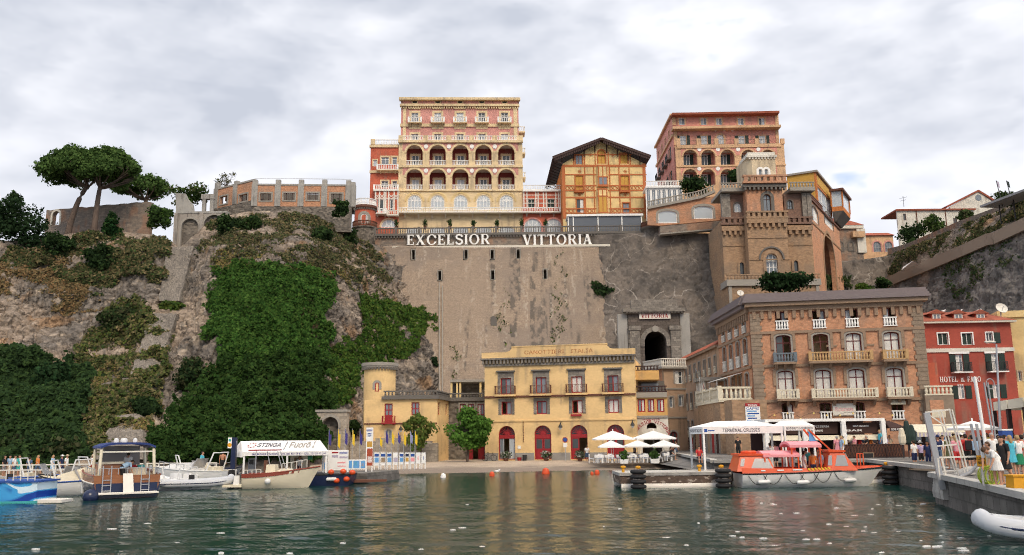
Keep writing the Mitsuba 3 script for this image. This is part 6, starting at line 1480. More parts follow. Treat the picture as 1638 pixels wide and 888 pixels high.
for i,(lb,px,py,Y,w,h,cols,n) in enumerate([
 ('large dark tree crown on the left crest',34,356,113,118,92,[DK,(0.028,0.055,0.026)],5200),
 ('small dark tree top sticking up on the far left crest',26,318,114,26,28,[DK,MD],500),
 ('dark bush hanging below the left crest under the first pine',92,392,108,62,56,[DK,MD],2200),
 ('tall ivy clad stump standing before the garden wall',178,362,112,30,62,[(0.02,0.055,0.02),MD],1400),
 ('dark bush draped down the cliff below the ivy clad stump',158,415,108,52,62,[DK,MD],2000),
 ('bush at the right end of the garden wall',254,346,121,46,46,[MD,DK,BR],2000),
 ('bushy green crown behind the triangular wall remnant',306,312,130,74,44,[MD,BR,OL],1600),
 ('dark bush at the left foot of the brick ruin',372,362,112,50,36,[DK,MD],1600),
 ('second dark bush below the brick ruin',402,358,114,36,28,[MD,DK],900),
 ('green bush hanging at the right end of the brick ruin',546,334,122,30,30,[DK,MD],900),
 ('round dark bush on the slope left of the stone drum',516,378,118,44,38,[DK,MD],1500),
 ('broad dark bush beside the stone drum of the red turret',557,380,122,34,30,[MD,DK],1000),
 ('leafy bush on top of the lower buttress',272,489,98,46,18,[YG,BR,MD],900),
 ('spreading bush on the slope left of the lower buttress',200,515,97,82,58,[MD,DK,OL],3000),
 ('dark bush left of the spreading bush on the lower cliff',30,585,88,60,50,[DK,MD],2000),
 ('drooping dark green tree on the lower left cliff',78,622,80,56,96,[DK,(0.026,0.062,0.026)],3400),
 ('rounded bush at the foot of the ivy curtain',308,600,82,64,62,[DK,MD,OL],2600),
 ('bush on the lower slope above the grey stone pier',232,655,80,50,44,[DK,MD],1700),
 ('low round bush at the cliff foot left of the stone pier',60,715,72.5,120,52,[DK,MD,OL],3000),
 ('dark shrub clinging to the grey rock face',958,462,127.5,46,26,[DK,MD],1300),
 ('small dark shrub on the rubble left of the yellow round tower crown',695,577,113,12,20,[DK],300),
 ('round dark green shrub on the terrace before the salmon hotel',1109,294,138,46,38,[DK,MD],2200),
 ('dark shrub on the terrace left of the tower pavilion',1177,281,131,32,26,[DK,MD],1100),
 ('broad dark tree crown in front of the brick tower base',1250,454,112,100,40,[DK,(0.022,0.05,0.02)],4200),
 ('light green bush in the ravine right of the brick tower',1385,462,142,36,22,[BR,YG],900),
 ('dark bush in the ravine beside the light green bush',1412,455,143,28,26,[DK,MD],700),
 ('dark tree at the left corner of the white villa',1458,374,156,42,44,[DK,MD],1700),
 ('green feathery tree before the white villa',1492,357,155,46,40,[MD,BR,OL],1700),
 ('small bush on the crest right of the white villa',1545,346,138,34,22,[MD,OL],800),
 ('green shrubs hanging over the crest by the grey pergola',1612,318,125,60,26,[MD,DK,OL],1300),
 ('green bush beside the stone niche at the cliff foot',565,682,87,20,24,[MD,DK],500),
 ('leafy bush left of the stone niche',508,690,85,18,22,[MD,BR],450)]):
 shrub('bush' if 'tree' not in lb else 'tree',lb,'tree' if 'tree' in lb else 'bush',px,py,Y,w,h,cols,300 + i,n,.40)
def limb(b,pts,r0,r1,n=7):
 pts = np.asarray(pts,float); t = np.linspace(0,1,len(pts)); tt = np.linspace(0,1,len(pts) * 4)
 from scipy.interpolate import make_interp_spline
 sp = make_interp_spline(t,pts,k=min(3,len(pts) - 1))(tt); b.tube(sp,r0 + (r1 - r0) * tt,n)
procm('bark',lambda p,n,uv: mix((0.16,0.12,0.10),(0.075,0.058,0.05),fbm(p.x * 5,p.y * 5,p.z * 1.3,3)),0.95)
def pine(label,base,fork,crown,rx,rz,Y,seed,nb=12,n=26000,lean=0):
 rs = np.random.RandomState(seed); T = thing('umbrella_pine',label,'pine tree'); m = Y * K / FOC
 B,Fk,C = at(*base,Y),at(*fork,Y),at(*crown,Y)
 b = MB()
 mid = (B + Fk) / 2 + [(Fk - B)[0] * -.18,0,0]
 limb(b,[B - [0,0,1],B,mid,Fk],.62,.34)
 R = rx * m; H = rz * m; tips = []
 for i in range(nb):
  a = math.tau * i / nb + rs.uniform(-.25,.25); q = rs.uniform(.35,.95); tip = C + [R * q * math.cos(a),R * .9 * q * math.sin(a),-H * .10 + H * .55 * (1 - q * q) - H * .2]
  tips.append(tip); limb(b,[Fk + [0,0,rs.uniform(-.3,.1)],Fk * .55 + tip * .45 + [0,0,-.3],tip],.20,.05,5)
  for _ in range(2):
   t2 = tip + rs.normal(0,1,3) * [R * .16,R * .16,H * .12] + [0,0,H * .2]; limb(b,[Fk * .35 + tip * .65,tip * .6 + t2 * .4,t2],.08,.03,4)
 b.put('trunk','bark',T,True)
 parts = []
 for i in range(64):
  q = math.sqrt(rs.rand()); a = rs.uniform(0,math.tau)
  c = C + [R * q * .93 * math.cos(a),R * .88 * q * math.sin(a),H * (.95 * (1 - q ** 2.6) - .12) + rs.uniform(-.25,.25) * H]
  s = rs.uniform(.22,.34)
  parts.append(blob(c,(R * s,R * s,H * rs.uniform(.30,.44)),n // 64,.40,[(0.070,0.130,0.036),(0.044,0.085,0.028),(0.10,0.165,0.05)],rs,.8))
 foliage(key_for('crown',T),parts)
pine('left tall umbrella pine with leaning bare trunk on the left cliff',(110,368),(140,298),(124,277),54,31,124,7)
pine('right tall umbrella pine whose crown joins the left one',(150,372),(160,300),(174,275),47,31,123,8)
pine('lower broad umbrella pine behind the garden wall',(236,345),(232,318),(226,302),42,19,138,9,9,9000)
def bare_tree():
 rs = np.random.RandomState(12); T = thing('sparse_tree','small thin leaved tree behind the left end of the brick ruin','tree'); B = at(362,305,134); b = MB(); parts = []
 limb(b,[B - [0,0,2],B,B + [.1,0,1.2]],.14,.09)
 for i in range(16):
  tip = B + [rs.uniform(-1.9,1.9),rs.uniform(-1.2,1.2),rs.uniform(.9,3.2)]; limb(b,[B + [0,0,rs.uniform(.3,1.2)],(B + tip) / 2 + [0,0,.4],tip],.05,.02,4); parts.append(blob(tip,(.55,.55,.45),26,.24,[(0.13,0.14,0.07),OL],rs,1))
 b.put('trunk','bark',T); foliage(key_for('crown',T),parts)
bare_tree()
def beach_tree(label,px,py,Y,w,h,ybase,cols,n,seed,gaps):
 rs = np.random.RandomState(seed); T = thing('tree',label,'tree'); m = Y * K / FOC; C = at(px,py,Y); B = at(px,ybase,Y); W,H = w * m / 2,h * m / 2; b = MB(); parts = []
 limb(b,[B - [0,0,.3],B + [.1,0,.8],(B + C) / 2,C],.16,.08)
 for i in range(30):
  d = rs.normal(0,1,3); d /= np.linalg.norm(d); q = rs.uniform(.55,.95); tip = C + d * [W,W * .8,H] * q * (.8 if gaps else .78)
  if gaps and rs.rand() < .25: continue
  limb(b,[(B + C) / 2 + [0,0,rs.uniform(0,H)],(C + tip) / 2 + [0,0,.2],tip],.05,.02,4)
  s = rs.uniform(.2,.34); parts.append(blob(tip,(W * s,W * s,H * s * .8),n // 26,.26,cols,rs,.7))
 b.put('trunk','bark',T); foliage(key_for('crown',T),parts)
beach_tree('thin yellowish green tree before the yellow house',672,694,84,68,76,733,[(0.11,0.15,0.036),(0.17,0.17,0.05),BR],3600,21,True)
beach_tree('dense bright green tree between the yellow house and the clubhouse',747,686,85,88,78,735,[(0.075,0.18,0.032),(0.11,0.22,0.04),BR],7000,22,False)
for i,x in enumerate((634,680,719.5,757,795,834.5,873)):
 T = thing('potted_shrub','%s clipped potted shrub from the left along the terrace balustrade under the hotels' % 'first second third fourth fifth sixth last'.split()[i],'potted plant','clipped shrubs along the terrace balustrade')
 c = at(x,362,137.2); MB().lathe([(.22,c[2] - .6),(.32,c[2]),(0,c[2])],(c[0],c[1],0),8).put('pot','brown',T)
 foliage(key_for('foliage',T),[blob(c + [0,0,.6],(.42,.42,.75),130,.26,[DK,MD],np.random.RandomState(40 + i),1)])
def niche():
 T = thing('stone_niche','pale stone arched niche at the cliff foot left of the yellow house','niche'); F = frame_at(531,678,85.5,0)
 r = F.rect(506,659,554,712); W = Wall(F,sbox(r[0],r[1] - 1.5,r[2],r[3]),T,'pale_block',0,1.6); a = F.rect(515,667,541,712); P = arch_poly(a[0],a[1] - 1.5,a[2],a[3],'semi'); W.holes.append(P); W.put()
 MB(F).poly(P.buffer(.05),-1.8,-1.0).put('back','rubble',T); MB(F).poly(P.buffer(.3,quad_segs=8).difference(P).intersection(sbox(a[0] - 1,a[3] - 1.2,a[2] + 1,a[3] + 1)),-.1,.12).put('arch_ring','old_stone',T); MB(F).box(r[0] - .15,r[2] + .15,-1.6,.15,r[3],r[3] + .25).put('coping','old_stone',T)
 S = thing('stone_block','square grey stone block left of the niche','stone block'); r = F.rect(484,690,500,706); MB(F).box(r[0],r[2],-1,0,r[1] - 1.5,r[3]).box(r[0] - .1,r[2] + .1,-1.1,.1,r[3],r[3] + .15).put('block','old_stone',S)
niche()
# red hotel, yellow house, terrace at the corner of the brick house
def red_hotel():
 T = thing('red_hotel','red hotel with tiled roof and three dormers right of the brick house','hotel')
 F = frame_at(1545,580,80,-.06)
 def zz(y,w=0): return F.uz(1545,y,w)[1]
 u0,u1 = F.uz(1474,560)[0],F.uz(1621,560)[0]; zt = zz(517)
 W = Wall(F,sbox(u0,QZ - .3,u1,zt),T,'plaster:crimson',0,.5)
 for x0,x1 in ((1500.5,1516.5),(1539,1555.5)): W.window(x0,533,x1,552,'rect','white','green_shutter',2,(),surr=('white',.12),fw=.06)
 k,r = W.window(1577.5,532,1588,549,'rect','white','glass',2,(),surr=('white',.1),fw=.07); MB(F).box(r[2] + .1,r[2] + .75,.02,.08,r[1],r[3]).put('shutter','green_shutter',k)
 for c,y0,y1 in ((1535,567,595),(1592,566,594),(1538.5,617,638),(1594,615,637)):
  k,r = W.window(c - 5.5,y0,c + 5.5,y1,'rect','white','grey_glass',2,(.75,),fw=.08,panemats=('curtain','grey_glass')); W.shutters(r,wid=.62,k=k)
  if y0 < 600:
   q = MB(F).box(r[0] - .6,r[2] + .6,-.02,.8,r[1] - .14,r[1] - .02).put('balcony','white',T); b = MB(F); pickets(b,(r[0] - .55,.76,r[1]),(r[2] + .55,.76,r[1]),.95,.14,.014)
   for a in (r[0] - .55,r[2] + .55): pickets(b,(a,0,r[1]),(a,.76,r[1]),.95,.14)
   b.put('railing','iron',q)
   MB(F).box(r[0] - .7,r[2] + .7,-.02,.14,r[3] + .05,r[3] + .3).put('lintel','white',k)
 W.window(1544,660,1563,674,'rect','white',None,2,(),fw=.06,surr=('white',.1),panemats=('dark','glass'))
 W.put()
 MB(F).box(u0,u1 + .05,-.02,.14,zz(563),zz(557)).put('band','plaster:stucco',T)
 MB(F).box(u0 - .1,u1 + .4,-.5,.55,zt,zt + .18).put('eaves','trim',T)
 zr = zz(499,-2.5)
 MB(F).hexa([(u0 - .1,.6,zt + .18),(u1 + .45,.6,zt + .18),(u1 + .45,-9,zt + .18),(u0 - .1,-9,zt + .18)],[(u0 - .1,-2.6,zr),(u1 - 2.2,-2.6,zr),(u1 - 2.2,-6,zr),(u0 - .1,-6,zr)]).put('roof','roof_tile',T)
 for c in (1498,1533,1568.5):
  a,z0,d,z1 = F.rect(c - 6.5,502,c + 6.5,513,-.4)
  k = MB(F).box(a - .1,d + .1,-3,-.42,z0 - .5,z1).put('dormer','plaster:crimson',T); MB(F).box(a + .08,d - .08,-.45,-.38,z0,z1 - .1).put('pane','grey_glass',k)
  b = MB(F).box(a,a + .1,-.43,-.34,z0,z1).box(d - .1,d,-.43,-.34,z0,z1).box((a + d) / 2 - .05,(a + d) / 2 + .05,-.43,-.34,z0,z1).box(a,d,-.43,-.34,z1 - .1,z1); b.put('frame','offwhite',k)
  m = (a + d) / 2; MB(F).hexa([(a - .5,-.2,z1),(d + .5,-.2,z1),(d + .5,-3.4,z1),(a - .5,-3.4,z1)],[(m - .05,-.2,z1 + .45),(m + .05,-.2,z1 + .45),(m + .05,-3.4,z1 + .45),(m - .05,-3.4,z1 + .45)]).put('dormer_roof','roof_tile',k)
 MB(F).box(F.uz(1483,500)[0] - .3,F.uz(1483,500)[0] + .3,-3,-2.4,zt,zr + .5).put('chimney','plaster:crimson',T)
 a,z0,d,z1 = F.rect(1503.5,602.5,1570,611,.1); tot = d - a
 serif_letters(F,T,'HOTEL',a,a + tot * .44,z0,z1,.02,'white',.08); serif_letters(F,T,'IL',a + tot * .505,a + tot * .61,z0,z0 + (z1 - z0) * .75,.02,'white',.08); serif_letters(F,T,'FARO',a + tot * .665,d,z0,z1,.02,'white',.08)
 for i in range(3): MB(F).poly(Point(a + tot * .43 + .22 * i,z0 - .32).buffer(.08,3),.02,.07).put('star','white',T)
 r = F.rect(1478,580,1502,640,1.2); MB(F).box(r[0],r[2],-.1,1.2,QZ,r[3]).put('porch','plaster:red',T)
 r = F.rect(1528,641,1634,684,1.5); MB(F).box(r[0],r[2],.02,1.5,QZ - .3,r[3]).put('terrace_wall','plaster:crimson',T)
 MB(F).box(u1 - .5,u1 - .01,-9,-.5,QZ,zt).put('side_wall','plaster:crimson',T)
 D = thing('satellite_dish','white satellite dish on the ridge between the red hotel and the cream house','satellite dish'); p = F.w(np.array([[F.uz(1601,496,-1)[0],-1,zz(496,-1)]]))[0]; dish(D,p,.62)
 for i,x in enumerate((1509,1535.5,1566)):
  g = thing('seagull',('white gull standing on the red hotel roof, nearest the chimney','white gull standing on the red hotel roof above the middle dormer','white gull standing on the red hotel roof above the right dormer')[i],'gull'); gull(g,F.w(np.array([[F.uz(x,497,-3)[0],-3,zr]]))[0])
 Y_ = thing('cream_house','plain cream house cut by the right edge of the picture','house')
 G = frame_at(1625,580,81.5,-.25); v0 = G.uz(1600,530)[0]; zc = G.uz(1615,508)[1]
 X = Wall(G,sbox(v0,QZ,v0 + 9,zc),Y_,'plaster:straw',0,.5); X.window(1629,594,1634.5,610,'rect','white','glass',1,(),surr=('plaster:pale',.14)); X.put()
 MB(G).box(v0 - .2,v0 + 9,-6,.25,zc,zc + .7).put('parapet','plaster:straw',Y_); MB(G).box(v0 + .01,v0 + .5,-8,-.5,QZ,zc).put('side_wall','plaster:straw',Y_)
def gull(T,p):
 MB().ball(p + [0,0,.2],.13,1,(1.7,.8,.8)).ball(p + [.2,0,.32],.075,1).bar(p + [.24,0,.32],p + [.34,0,.30],.03).hexa([p + [-.34,-.05,.18],p + [-.1,-.09,.2],p + [-.1,.09,.2],p + [-.34,.05,.18]],[p + [-.34,-.05,.21],p + [-.1,-.09,.27],p + [-.1,.09,.27],p + [-.34,.05,.21]]).put('body','white',T,True)
 MB().bar(p + [.02,.04,0],p + [.02,.04,.12],.02).bar(p + [.02,-.04,0],p + [.02,-.04,.12],.02).put('legs','ochre',T)
red_hotel()
def stone_extension():
 T = thing('stone_extension','low stone and brick extension with cream balustrade between the brick house and the red hotel','building')
 F = frame_at(1506,640,74.5,-.1)
 a,z0,d,z1 = F.rect(1482,632,1528,684); MB(F).box(a,d,-4,0,QZ - .3,z1).put('wall','quoin_stone',T)
 r = F.rect(1489,640,1511,682,.05); MB(F).box(r[0],r[2],0,.06,QZ,r[3]).put('brick_panel','brick',T); r = F.rect(1491,655,1513,668,.12); MB(F).box(r[0],r[2],.05,.1,r[1],r[3]).put('sign_board','ivory',T)
 b = MB(F); balusters(b,(a,-.1,z1),(d,-.1,z1),F.uz(1505,616.5)[1] - z1,.36,.12,.16,.28,.14); b.put('balustrade','ivory',T)
stone_extension()
def corner_terrace():
 T = thing('corner_terrace','raised terrace with cream balustrade and white columns on the left flank of the brick house','terrace')
 zt = BZ(640); G = BG; w = 3.4
 L = BL
 MB(G).box(L - 11.2,L - .2,.02,w,QZ - .3,zt).put('terrace_wall','tan_brick',T)
 for i in range(5): u = L - 10.2 + i * 2.1; P_ = arch_poly(u - .65,QZ,u + .65,QZ + 2.7,'semi'); MB(G).poly(P_,w - .02,w + .06).put('lane_door',('door_red','dark_wood','timber')[i % 3],T); MB(G).poly(P_.buffer(.2).difference(P_),w - .02,w + .1).put('door_surround','old_stone',T)
 MB(G).box(L - 11.4,L,.0,w + .15,zt,zt + .2).put('cornice','ivory',T)
 b = MB(G); balusters(b,(L - 11.2,w,zt + .2),(L - .1,w,zt + .2),1.35,.42,.13,.2,.3,.2); balusters(b,(L - .1,.1,zt + .2),(L - .1,w,zt + .2),1.35,.42,.13,.2,.3,.2)
 b.put('balustrade','ivory',T)
 for u in (L - 11.2,L - 7.5,L - 3.8,L - .15): MB(G).box(u - .18,u + .18,w - .2,w + .2,zt + .2,zt + 1.65).put('pier','ivory',T)
 for i,u in enumerate((L - 15,L - 13.6,L - 12.2)): MB(G).tube([(u,2.4,zt - .2),(u,2.4,zt + 2.9)],.27,10).put('column','offwhite',T,True)
 MB(G).box(L - 15.6,L - 11.6,.02,2.9,zt + 2.9,zt + 3.3).put('porch_roof','old_stone',T); MB(G).box(L - 15.6,L - 11.4,.02,2.9,QZ - .3,zt - .2).put('porch_base','old_plaster',T)
 A = thing('awning','cream sloping awning over the corner terrace of the brick house','awning'); MB(G).hexa([(L - 7.6,2.9,zt + 2.4),(L - 3.6,2.9,zt + 2.4),(L - 3.6,.05,zt + 3.2),(L - 7.6,.05,zt + 3.2)],[(L - 7.6,2.9,zt + 2.46),(L - 3.6,2.9,zt + 2.46),(L - 3.6,.05,zt + 3.26),(L - 7.6,.05,zt + 3.26)]).put('canopy','canvas',A)
 for u in (L - 7.5,L - 3.7): MB(G).bar((u,2.8,zt + .2),(u,2.8,zt + 2.4),.06).put('post','steel',A)
 U = thing('flag','red green and white flag hanging on a slanted pole over the corner terrace','flag'); p = np.array([L - 9.5,2.6,zt + 1.2])
 MB(G).bar(p,p + [-.9,1.0,3.0],.06).put('pole','steel',U)
 for i,m_ in enumerate(('green_shutter','white','door_red')): q = p + [-.85 + .28 * i,.95 - .3 * i,2.75 - .75 * i]; MB(G).hexa([q + [0,-.02,-1.6],q + [.5,.1,-1.7],q + [.5,.14,-1.7],q + [0,.02,-1.6]],[q + [0,-.02,0],q + [.55,.1,-.3],q + [.55,.14,-.3],q + [0,.02,0]]).put('stripe',m_,U)
 F = BF; r = F.rect(1206,641,1217,676,.1)
 P = thing('ticket_poster','tall blue and white ticket poster with red heading at the corner of the brick house','poster')
 H = frame_at(1204,660,72.6,0); a,z0,d,z1 = H.rect(1192.5,645,1216,676)
 MB(H).box(a,d,-.08,0,z0,z1).put('board','white',P); MB(H).box(a,d,0,.02,z1 - (z1 - z0) * .17,z1).put('heading','door_red',P); text_on(H,P,'Tickets',a + .25,d - .25,z1 - (z1 - z0) * .14,z1 - (z1 - z0) * .04,.02,'white',.01)
 text_on(H,P,'CAPRI',a + .1,d - .1,z1 - (z1 - z0) * .34,z1 - (z1 - z0) * .21,0,'sign_blue',.015)
 for i in range(5): MB(H).box(a + .1 + .1 * (i % 2),d - .12 - .2 * ((i * 7) % 3),0,.012,z0 + .12 + .22 * i,z0 + .24 + .22 * i).put('print_band',('sky_blue','sign_blue')[i % 2],P)
 B2 = MB(H).box(H.uz(1172,660)[0],H.uz(1228,660)[0],-3.2,-.12,QZ - .3,z1 + .35).put('ticket_booth','tan_brick',P)
 N = thing('banner','white banner with pink writing between two mezzanine windows of the brick house','banner'); r = F.rect(1332,645.5,1369,664.5,.2); MB(F).box(r[0],r[2],.16,.2,r[1],r[3]).put('cloth','offwhite',N)
 text_on(F,N,'Ristorante',r[0] + .25,r[2] - .25,r[1] + .4,r[3] - .35,.2,'pink_cloth',.01,False)
 S = thing('shop_awning','small cream scalloped awning over a mezzanine window of the brick house','awning'); u = BCOL[3]; z = BROWS[2][0]
 m = MB(F)
 for i in range(6): a0 = u - .7 + 1.4 * i / 6; m.hexa([(a0,.5,z - .35),(a0 + .225,.5,z - .35),(a0 + .225,.05,z + .35),(a0,.05,z + .35)],[(a0,.54,z - .3),(a0 + .225,.54,z - .3),(a0 + .225,.05,z + .42),(a0,.05,z + .42)])
 m.put('canopy','ivory',S)
plain('sky_blue',(0.12,0.32,0.62),0.6); plain('pink_cloth',(0.75,0.30,0.33),0.8); plain('deep_blue',(0.02,0.04,0.16),0.5); plain('orange_paint',(0.62,0.075,0.015),0.35,.5); plain('sun_yellow',(0.70,0.48,0.03),0.6); plain('amber',(0.62,0.30,0.02),0.5); plain('violet',(0.05,0.04,0.20),0.7)
plain('hull_white',(0.66,0.67,0.67),0.25,.5); plain('navy',(0.012,0.02,0.06),0.25,.5); plain('cream_gel',(0.66,0.60,0.46),0.3,.5); plain('teal',(0.05,0.33,0.34),0.6); plain('rubber',(0.022,0.022,0.024),0.7); plain('rib_grey',(0.50,0.52,0.55),0.5); plain('red_wood',(0.22,0.045,0.025),0.3,.5); plain('hose_green',(0.42,0.50,0.06),0.6); plain('brown_cloth',(0.055,0.03,0.026),0.85); plain('clear_plastic',(0.30,0.30,0.31),0.12,.6); plain('timber',(0.30,0.22,0.15),0.8)
corner_terrace()
# terminal marquees and restaurant
def marquee(name,label,x0,x1,ytop,yv0,yv1,Y,depth,text,tx,side_text=None,logo=False):
 T = thing(name,label,'marquee'); F = frame_at((x0 + x1) / 2,yv1,Y,0)
 u0,zb,u1,zv = F.rect(x0,yv0,x1,yv1); zt = F.uz((x0 + x1) / 2,ytop,-depth / 2)[1]; i = min((u1 - u0) * .28,depth * .42)
 MB(F).hexa([(u0,0,zv),(u1,0,zv),(u1,-depth,zv),(u0,-depth,zv)],[(u0 + i,-i,zt),(u1 - i,-i,zt),(u1 - i,-depth + i,zt),(u0 + i,-depth + i,zt)]).put('roof','canvas',T)
 for a,c,e,g in ((u0,u1,-.04,0),(u0,u1,-depth,-depth + .04),(u0,u0 + .04,-depth + .04,-.04),(u1 - .04,u1,-depth + .04,-.04)): MB(F).box(a,c,e,g,zb,zv - .005).put('valance','canvas',T)
 for a in (u0 + .06,u1 - .06):
  for w in (-.08,-depth + .08): MB(F).box(a - .06,a + .06,w - .06,w + .06,.95,zb + .3).put('post','white',T)
 text_on(F,T,text,F.uz(tx[0],yv1)[0],F.uz(tx[1],yv1)[0],zb + (zv - zb) * .22,zb + (zv - zb) * .72,0,'grey_ink',.012)
 if logo: MB(F).box(F.uz(1126.5,690)[0],F.uz(1131,690)[0],0,.012,zb + .12,zb + .32).box(F.uz(1132,690)[0],F.uz(1143,690)[0],0,.012,zb + .17,zb + .24).put('logo','sign_blue',T)
 if side_text: m = meshkit.text_mesh(side_text,.2,.012); v = np.array(m.vertices); v[:,0] *= (depth - .6) / v[:,0].max(); MB(F).add(np.stack([u0 - v[:,2],-depth + .3 + v[:,0],zb + .12 + v[:,1]],1),m.faces[:,::-1]).put('side_lettering','grey_ink',T)
plain('grey_ink',(0.13,0.13,0.15),0.7)
marquee('terminal_marquee','long white marquee lettered TERMINAL CRUISES on the dock',1124,1252,673.5,682,693.5,50.5,4.4,'TERMINAL CRUISES',(1156,1216),'PRIVATE BOATS',True)
marquee('terminal_marquee','small white marquee lettered BENVENUTI A SORRENTO on the dock',1254,1303,673,681,688.5,51.5,3.2,'BENVENUTI A SORRENTO',(1258,1300))
def restaurant():
 T = thing('restaurant_pergola','white framed restaurant pergola with dark menu boards and cream blinds','pergola'); F = frame_at(1330,700,62,0)
 def zz(y): return F.uz(1330,y)[1]
 u0,u1 = F.uz(1224,690)[0],F.uz(1416,690)[0]; zt = zz(674)
 MB(F).box(u0,u1,-4.5,.1,zt,zt + .22).put('roof','white',T)
 for x in (1226,1287,1349.5,1413): a = F.uz(x,690)[0]; MB(F).box(a - .17,a + .17,-.2,.16,QZ,zt).put('post','white',T)
 xs = [1228,1286,1348,1412]
 for (p,q),lines in zip(zip(xs,xs[1:]),(('BAR',),('PIZZERIA','RISTORANTE'),('RISTORANTE','BAR'))):
  a,c = F.uz(p,690)[0] + .2,F.uz(q,690)[0] - .2
  MB(F).box(a,c,-.6,-.5,zz(694),zt - .1).put('menu_board','brown_cloth',T); h = (zt - .1 - zz(694)) / (len(lines) + .6)
  for i,t in enumerate(lines): z1 = zt - .3 - i * h; text_on(F,T,t,a + (c - a) * (.3 if i == 0 else .1),a + (c - a) * (.75 if i == 0 else .55),z1 - h * .5,z1 - h * .05,-.5,'white',.015)
  MB(F).hexa([(a,.05,zz(704)),(c,.05,zz(704)),(c,.0,zz(704)),(a,.0,zz(704))],[(a,-.35,zz(696)),(c,-.35,zz(696)),(c,-.4,zz(696)),(a,-.4,zz(696))]).put('blind','ivory',T)
 MB(F).box(u0,u1,-4.6,-4.4,QZ,zt).put('back_wall','dark_wood',T)
 MB(F).box(u0,u1 + 3,-4.3,.3,QZ - .2,QZ + .42).put('terrace_floor','brown',T)
 B = thing('lattice_fence','dark brown lattice fence of the quay restaurant','fence'); G = frame_at(1400,735,60.2,0); a,c = G.uz(1335,735)[0],G.uz(1447,735)[0]; z1 = QZ + 1.05
 MB(G).box(a,c,-.04,.04,z1 - .07,z1).box(a,c,-.04,.04,QZ + .05,QZ + .12).box(a,c,-.03,-.01,QZ,z1).put('rail','brown_cloth',B)
 b = MB(G)
 for i in range(int((c - a) / .22)): x = a + .22 * i; b.bar((x,.0,QZ + .1),(x + .22,.0,z1 - .05),.03).bar((x + .22,.015,QZ + .1),(x,.015,z1 - .05),.03)
 b.put('lattice','brown',B,kind='stuff')
 for i in range(5): x = a + (c - a) * i / 4; MB(G).box(x - .05,x + .05,-.05,.05,QZ,z1 + .05).put('post','brown_cloth',B)
 S = thing('menu_board','black menu board with brown frame hung on the lattice fence','sign'); r = G.rect(1381,724,1398,736,.08); MB(G).box(r[0],r[2],.04,.08,r[1],r[3]).put('frame','timber',S); MB(G).box(r[0] + .05,r[2] - .05,.08,.09,r[1] + .05,r[3] - .05).put('board','dark',S)
 W = thing('ice_cream_awning','dark brown awning lettered ICE CREAM beside the white pergola','awning'); H = frame_at(1425,690,63,0); a,c = H.uz(1414,690)[0],H.uz(1437,690)[0]
 MB(H).hexa([(a,1.2,H.uz(1425,685)[1]),(c + .3,1.2,H.uz(1425,685)[1]),(c + .3,-2,H.uz(1425,685)[1]),(a,-2,H.uz(1425,685)[1])],[(a,.2,H.uz(1425,673)[1]),(a + .4,.2,H.uz(1425,673)[1]),(a + .4,-2,H.uz(1425,673)[1]),(a,-2,H.uz(1425,673)[1])]).put('canopy','brown_cloth',W)
 z = H.uz(1425,690)[1]; MB(H).box(a,c + .3,1.16,1.2,z,z + .3).put('valance','brown_cloth',W); text_on(H,W,'ICE CREAM',a + .1,c + .2,z + .08,z + .24,1.2,'white',.012)
 MB(H).box(a,c,-2.4,-2.2,QZ,z + 1).put('shop_front','dark_wood',W)
 for i,x in enumerate((1443,1451.5,1459)):
  U = thing('closed_parasol',('closed cream parasol beside the ice cream awning','tallest closed dark green parasol, left of the two','closed dark green parasol right of the tallest one')[i],'parasol'); c = at(x,700,58); zt_ = at(x,(684,672,679)[i],58)[2]
  MB().tube([(c[0],c[1],QZ),(c[0],c[1],zt_ + .1)],.035,6).put('pole','iron',U); MB().lathe([(.16,QZ + 1.0),(.27,QZ + 1.15),(.30,QZ + 1.6),(.24,zt_ - .5),(.17,zt_ - .1),(0,zt_)],(c[0],c[1],0),8).put('folded_canopy',('ivory','green_shutter','green_shutter')[i],U)
 A = thing('long_awning','long cream shop awning with striped valance at the foot of the brick house','awning'); H = frame_at(1492,690,68,-.1); a,c = H.uz(1458,690)[0],H.uz(1534,690)[0]; z0,z1 = H.uz(1492,692)[1],H.uz(1492,684)[1]
 MB(H).hexa([(a,1.4,z0),(c,1.4,z0),(c,-.4,z0 + .5),(a,-.4,z0 + .5)],[(a,1.4,z0 + .05),(c,1.4,z0 + .05),(c,-.4,z1 + .3),(a,-.4,z1 + .3)]).put('canopy','ivory',A)
 n = 26
 for m_,o in (('ivory',0),('lilac',1)):
  b = MB(H)
  for i in range(o,n,2): b.box(a + (c - a) * i / n,a + (c - a) * (i + 1) / n - .01,1.37,1.4,z0 - .36,z0)
  b.put('valance_stripes',m_,A,kind='stuff')
 MB(H).box(a,c,-1.2,-1.0,QZ,z0 + .6).put('shop_front','dark_wood',A)
 for i,(x,y,m_) in enumerate(((1470,697,'pale_glass'),(1485,700,'grey_glass'),(1512,703,'sky_blue'),(1524,703,'ochre'))): r = H.rect(x - 4,y - 6,x + 4,y + 8,-.9); MB(H).box(r[0],r[2],-1.0,-.95,r[1],r[3]).put('display',m_,A)
 U = thing('white_parasol','open white parasol behind the gangway frame','parasol'); c = at(1556,683,48); parasol(U,c[0],c[1],at(1556,673,48)[2],1.55,.45,'canvas',8)
 P = thing('cafe_pergola','dark posted café shelter with cream fabric roof at the right edge','pergola'); p,q = at(1590,657,50),at(1668,630,40)
 d = q - p; nrm = np.array([d[1],-d[0],0]); nrm /= np.linalg.norm(nrm); nrm = -nrm if nrm[0] > 0 else nrm
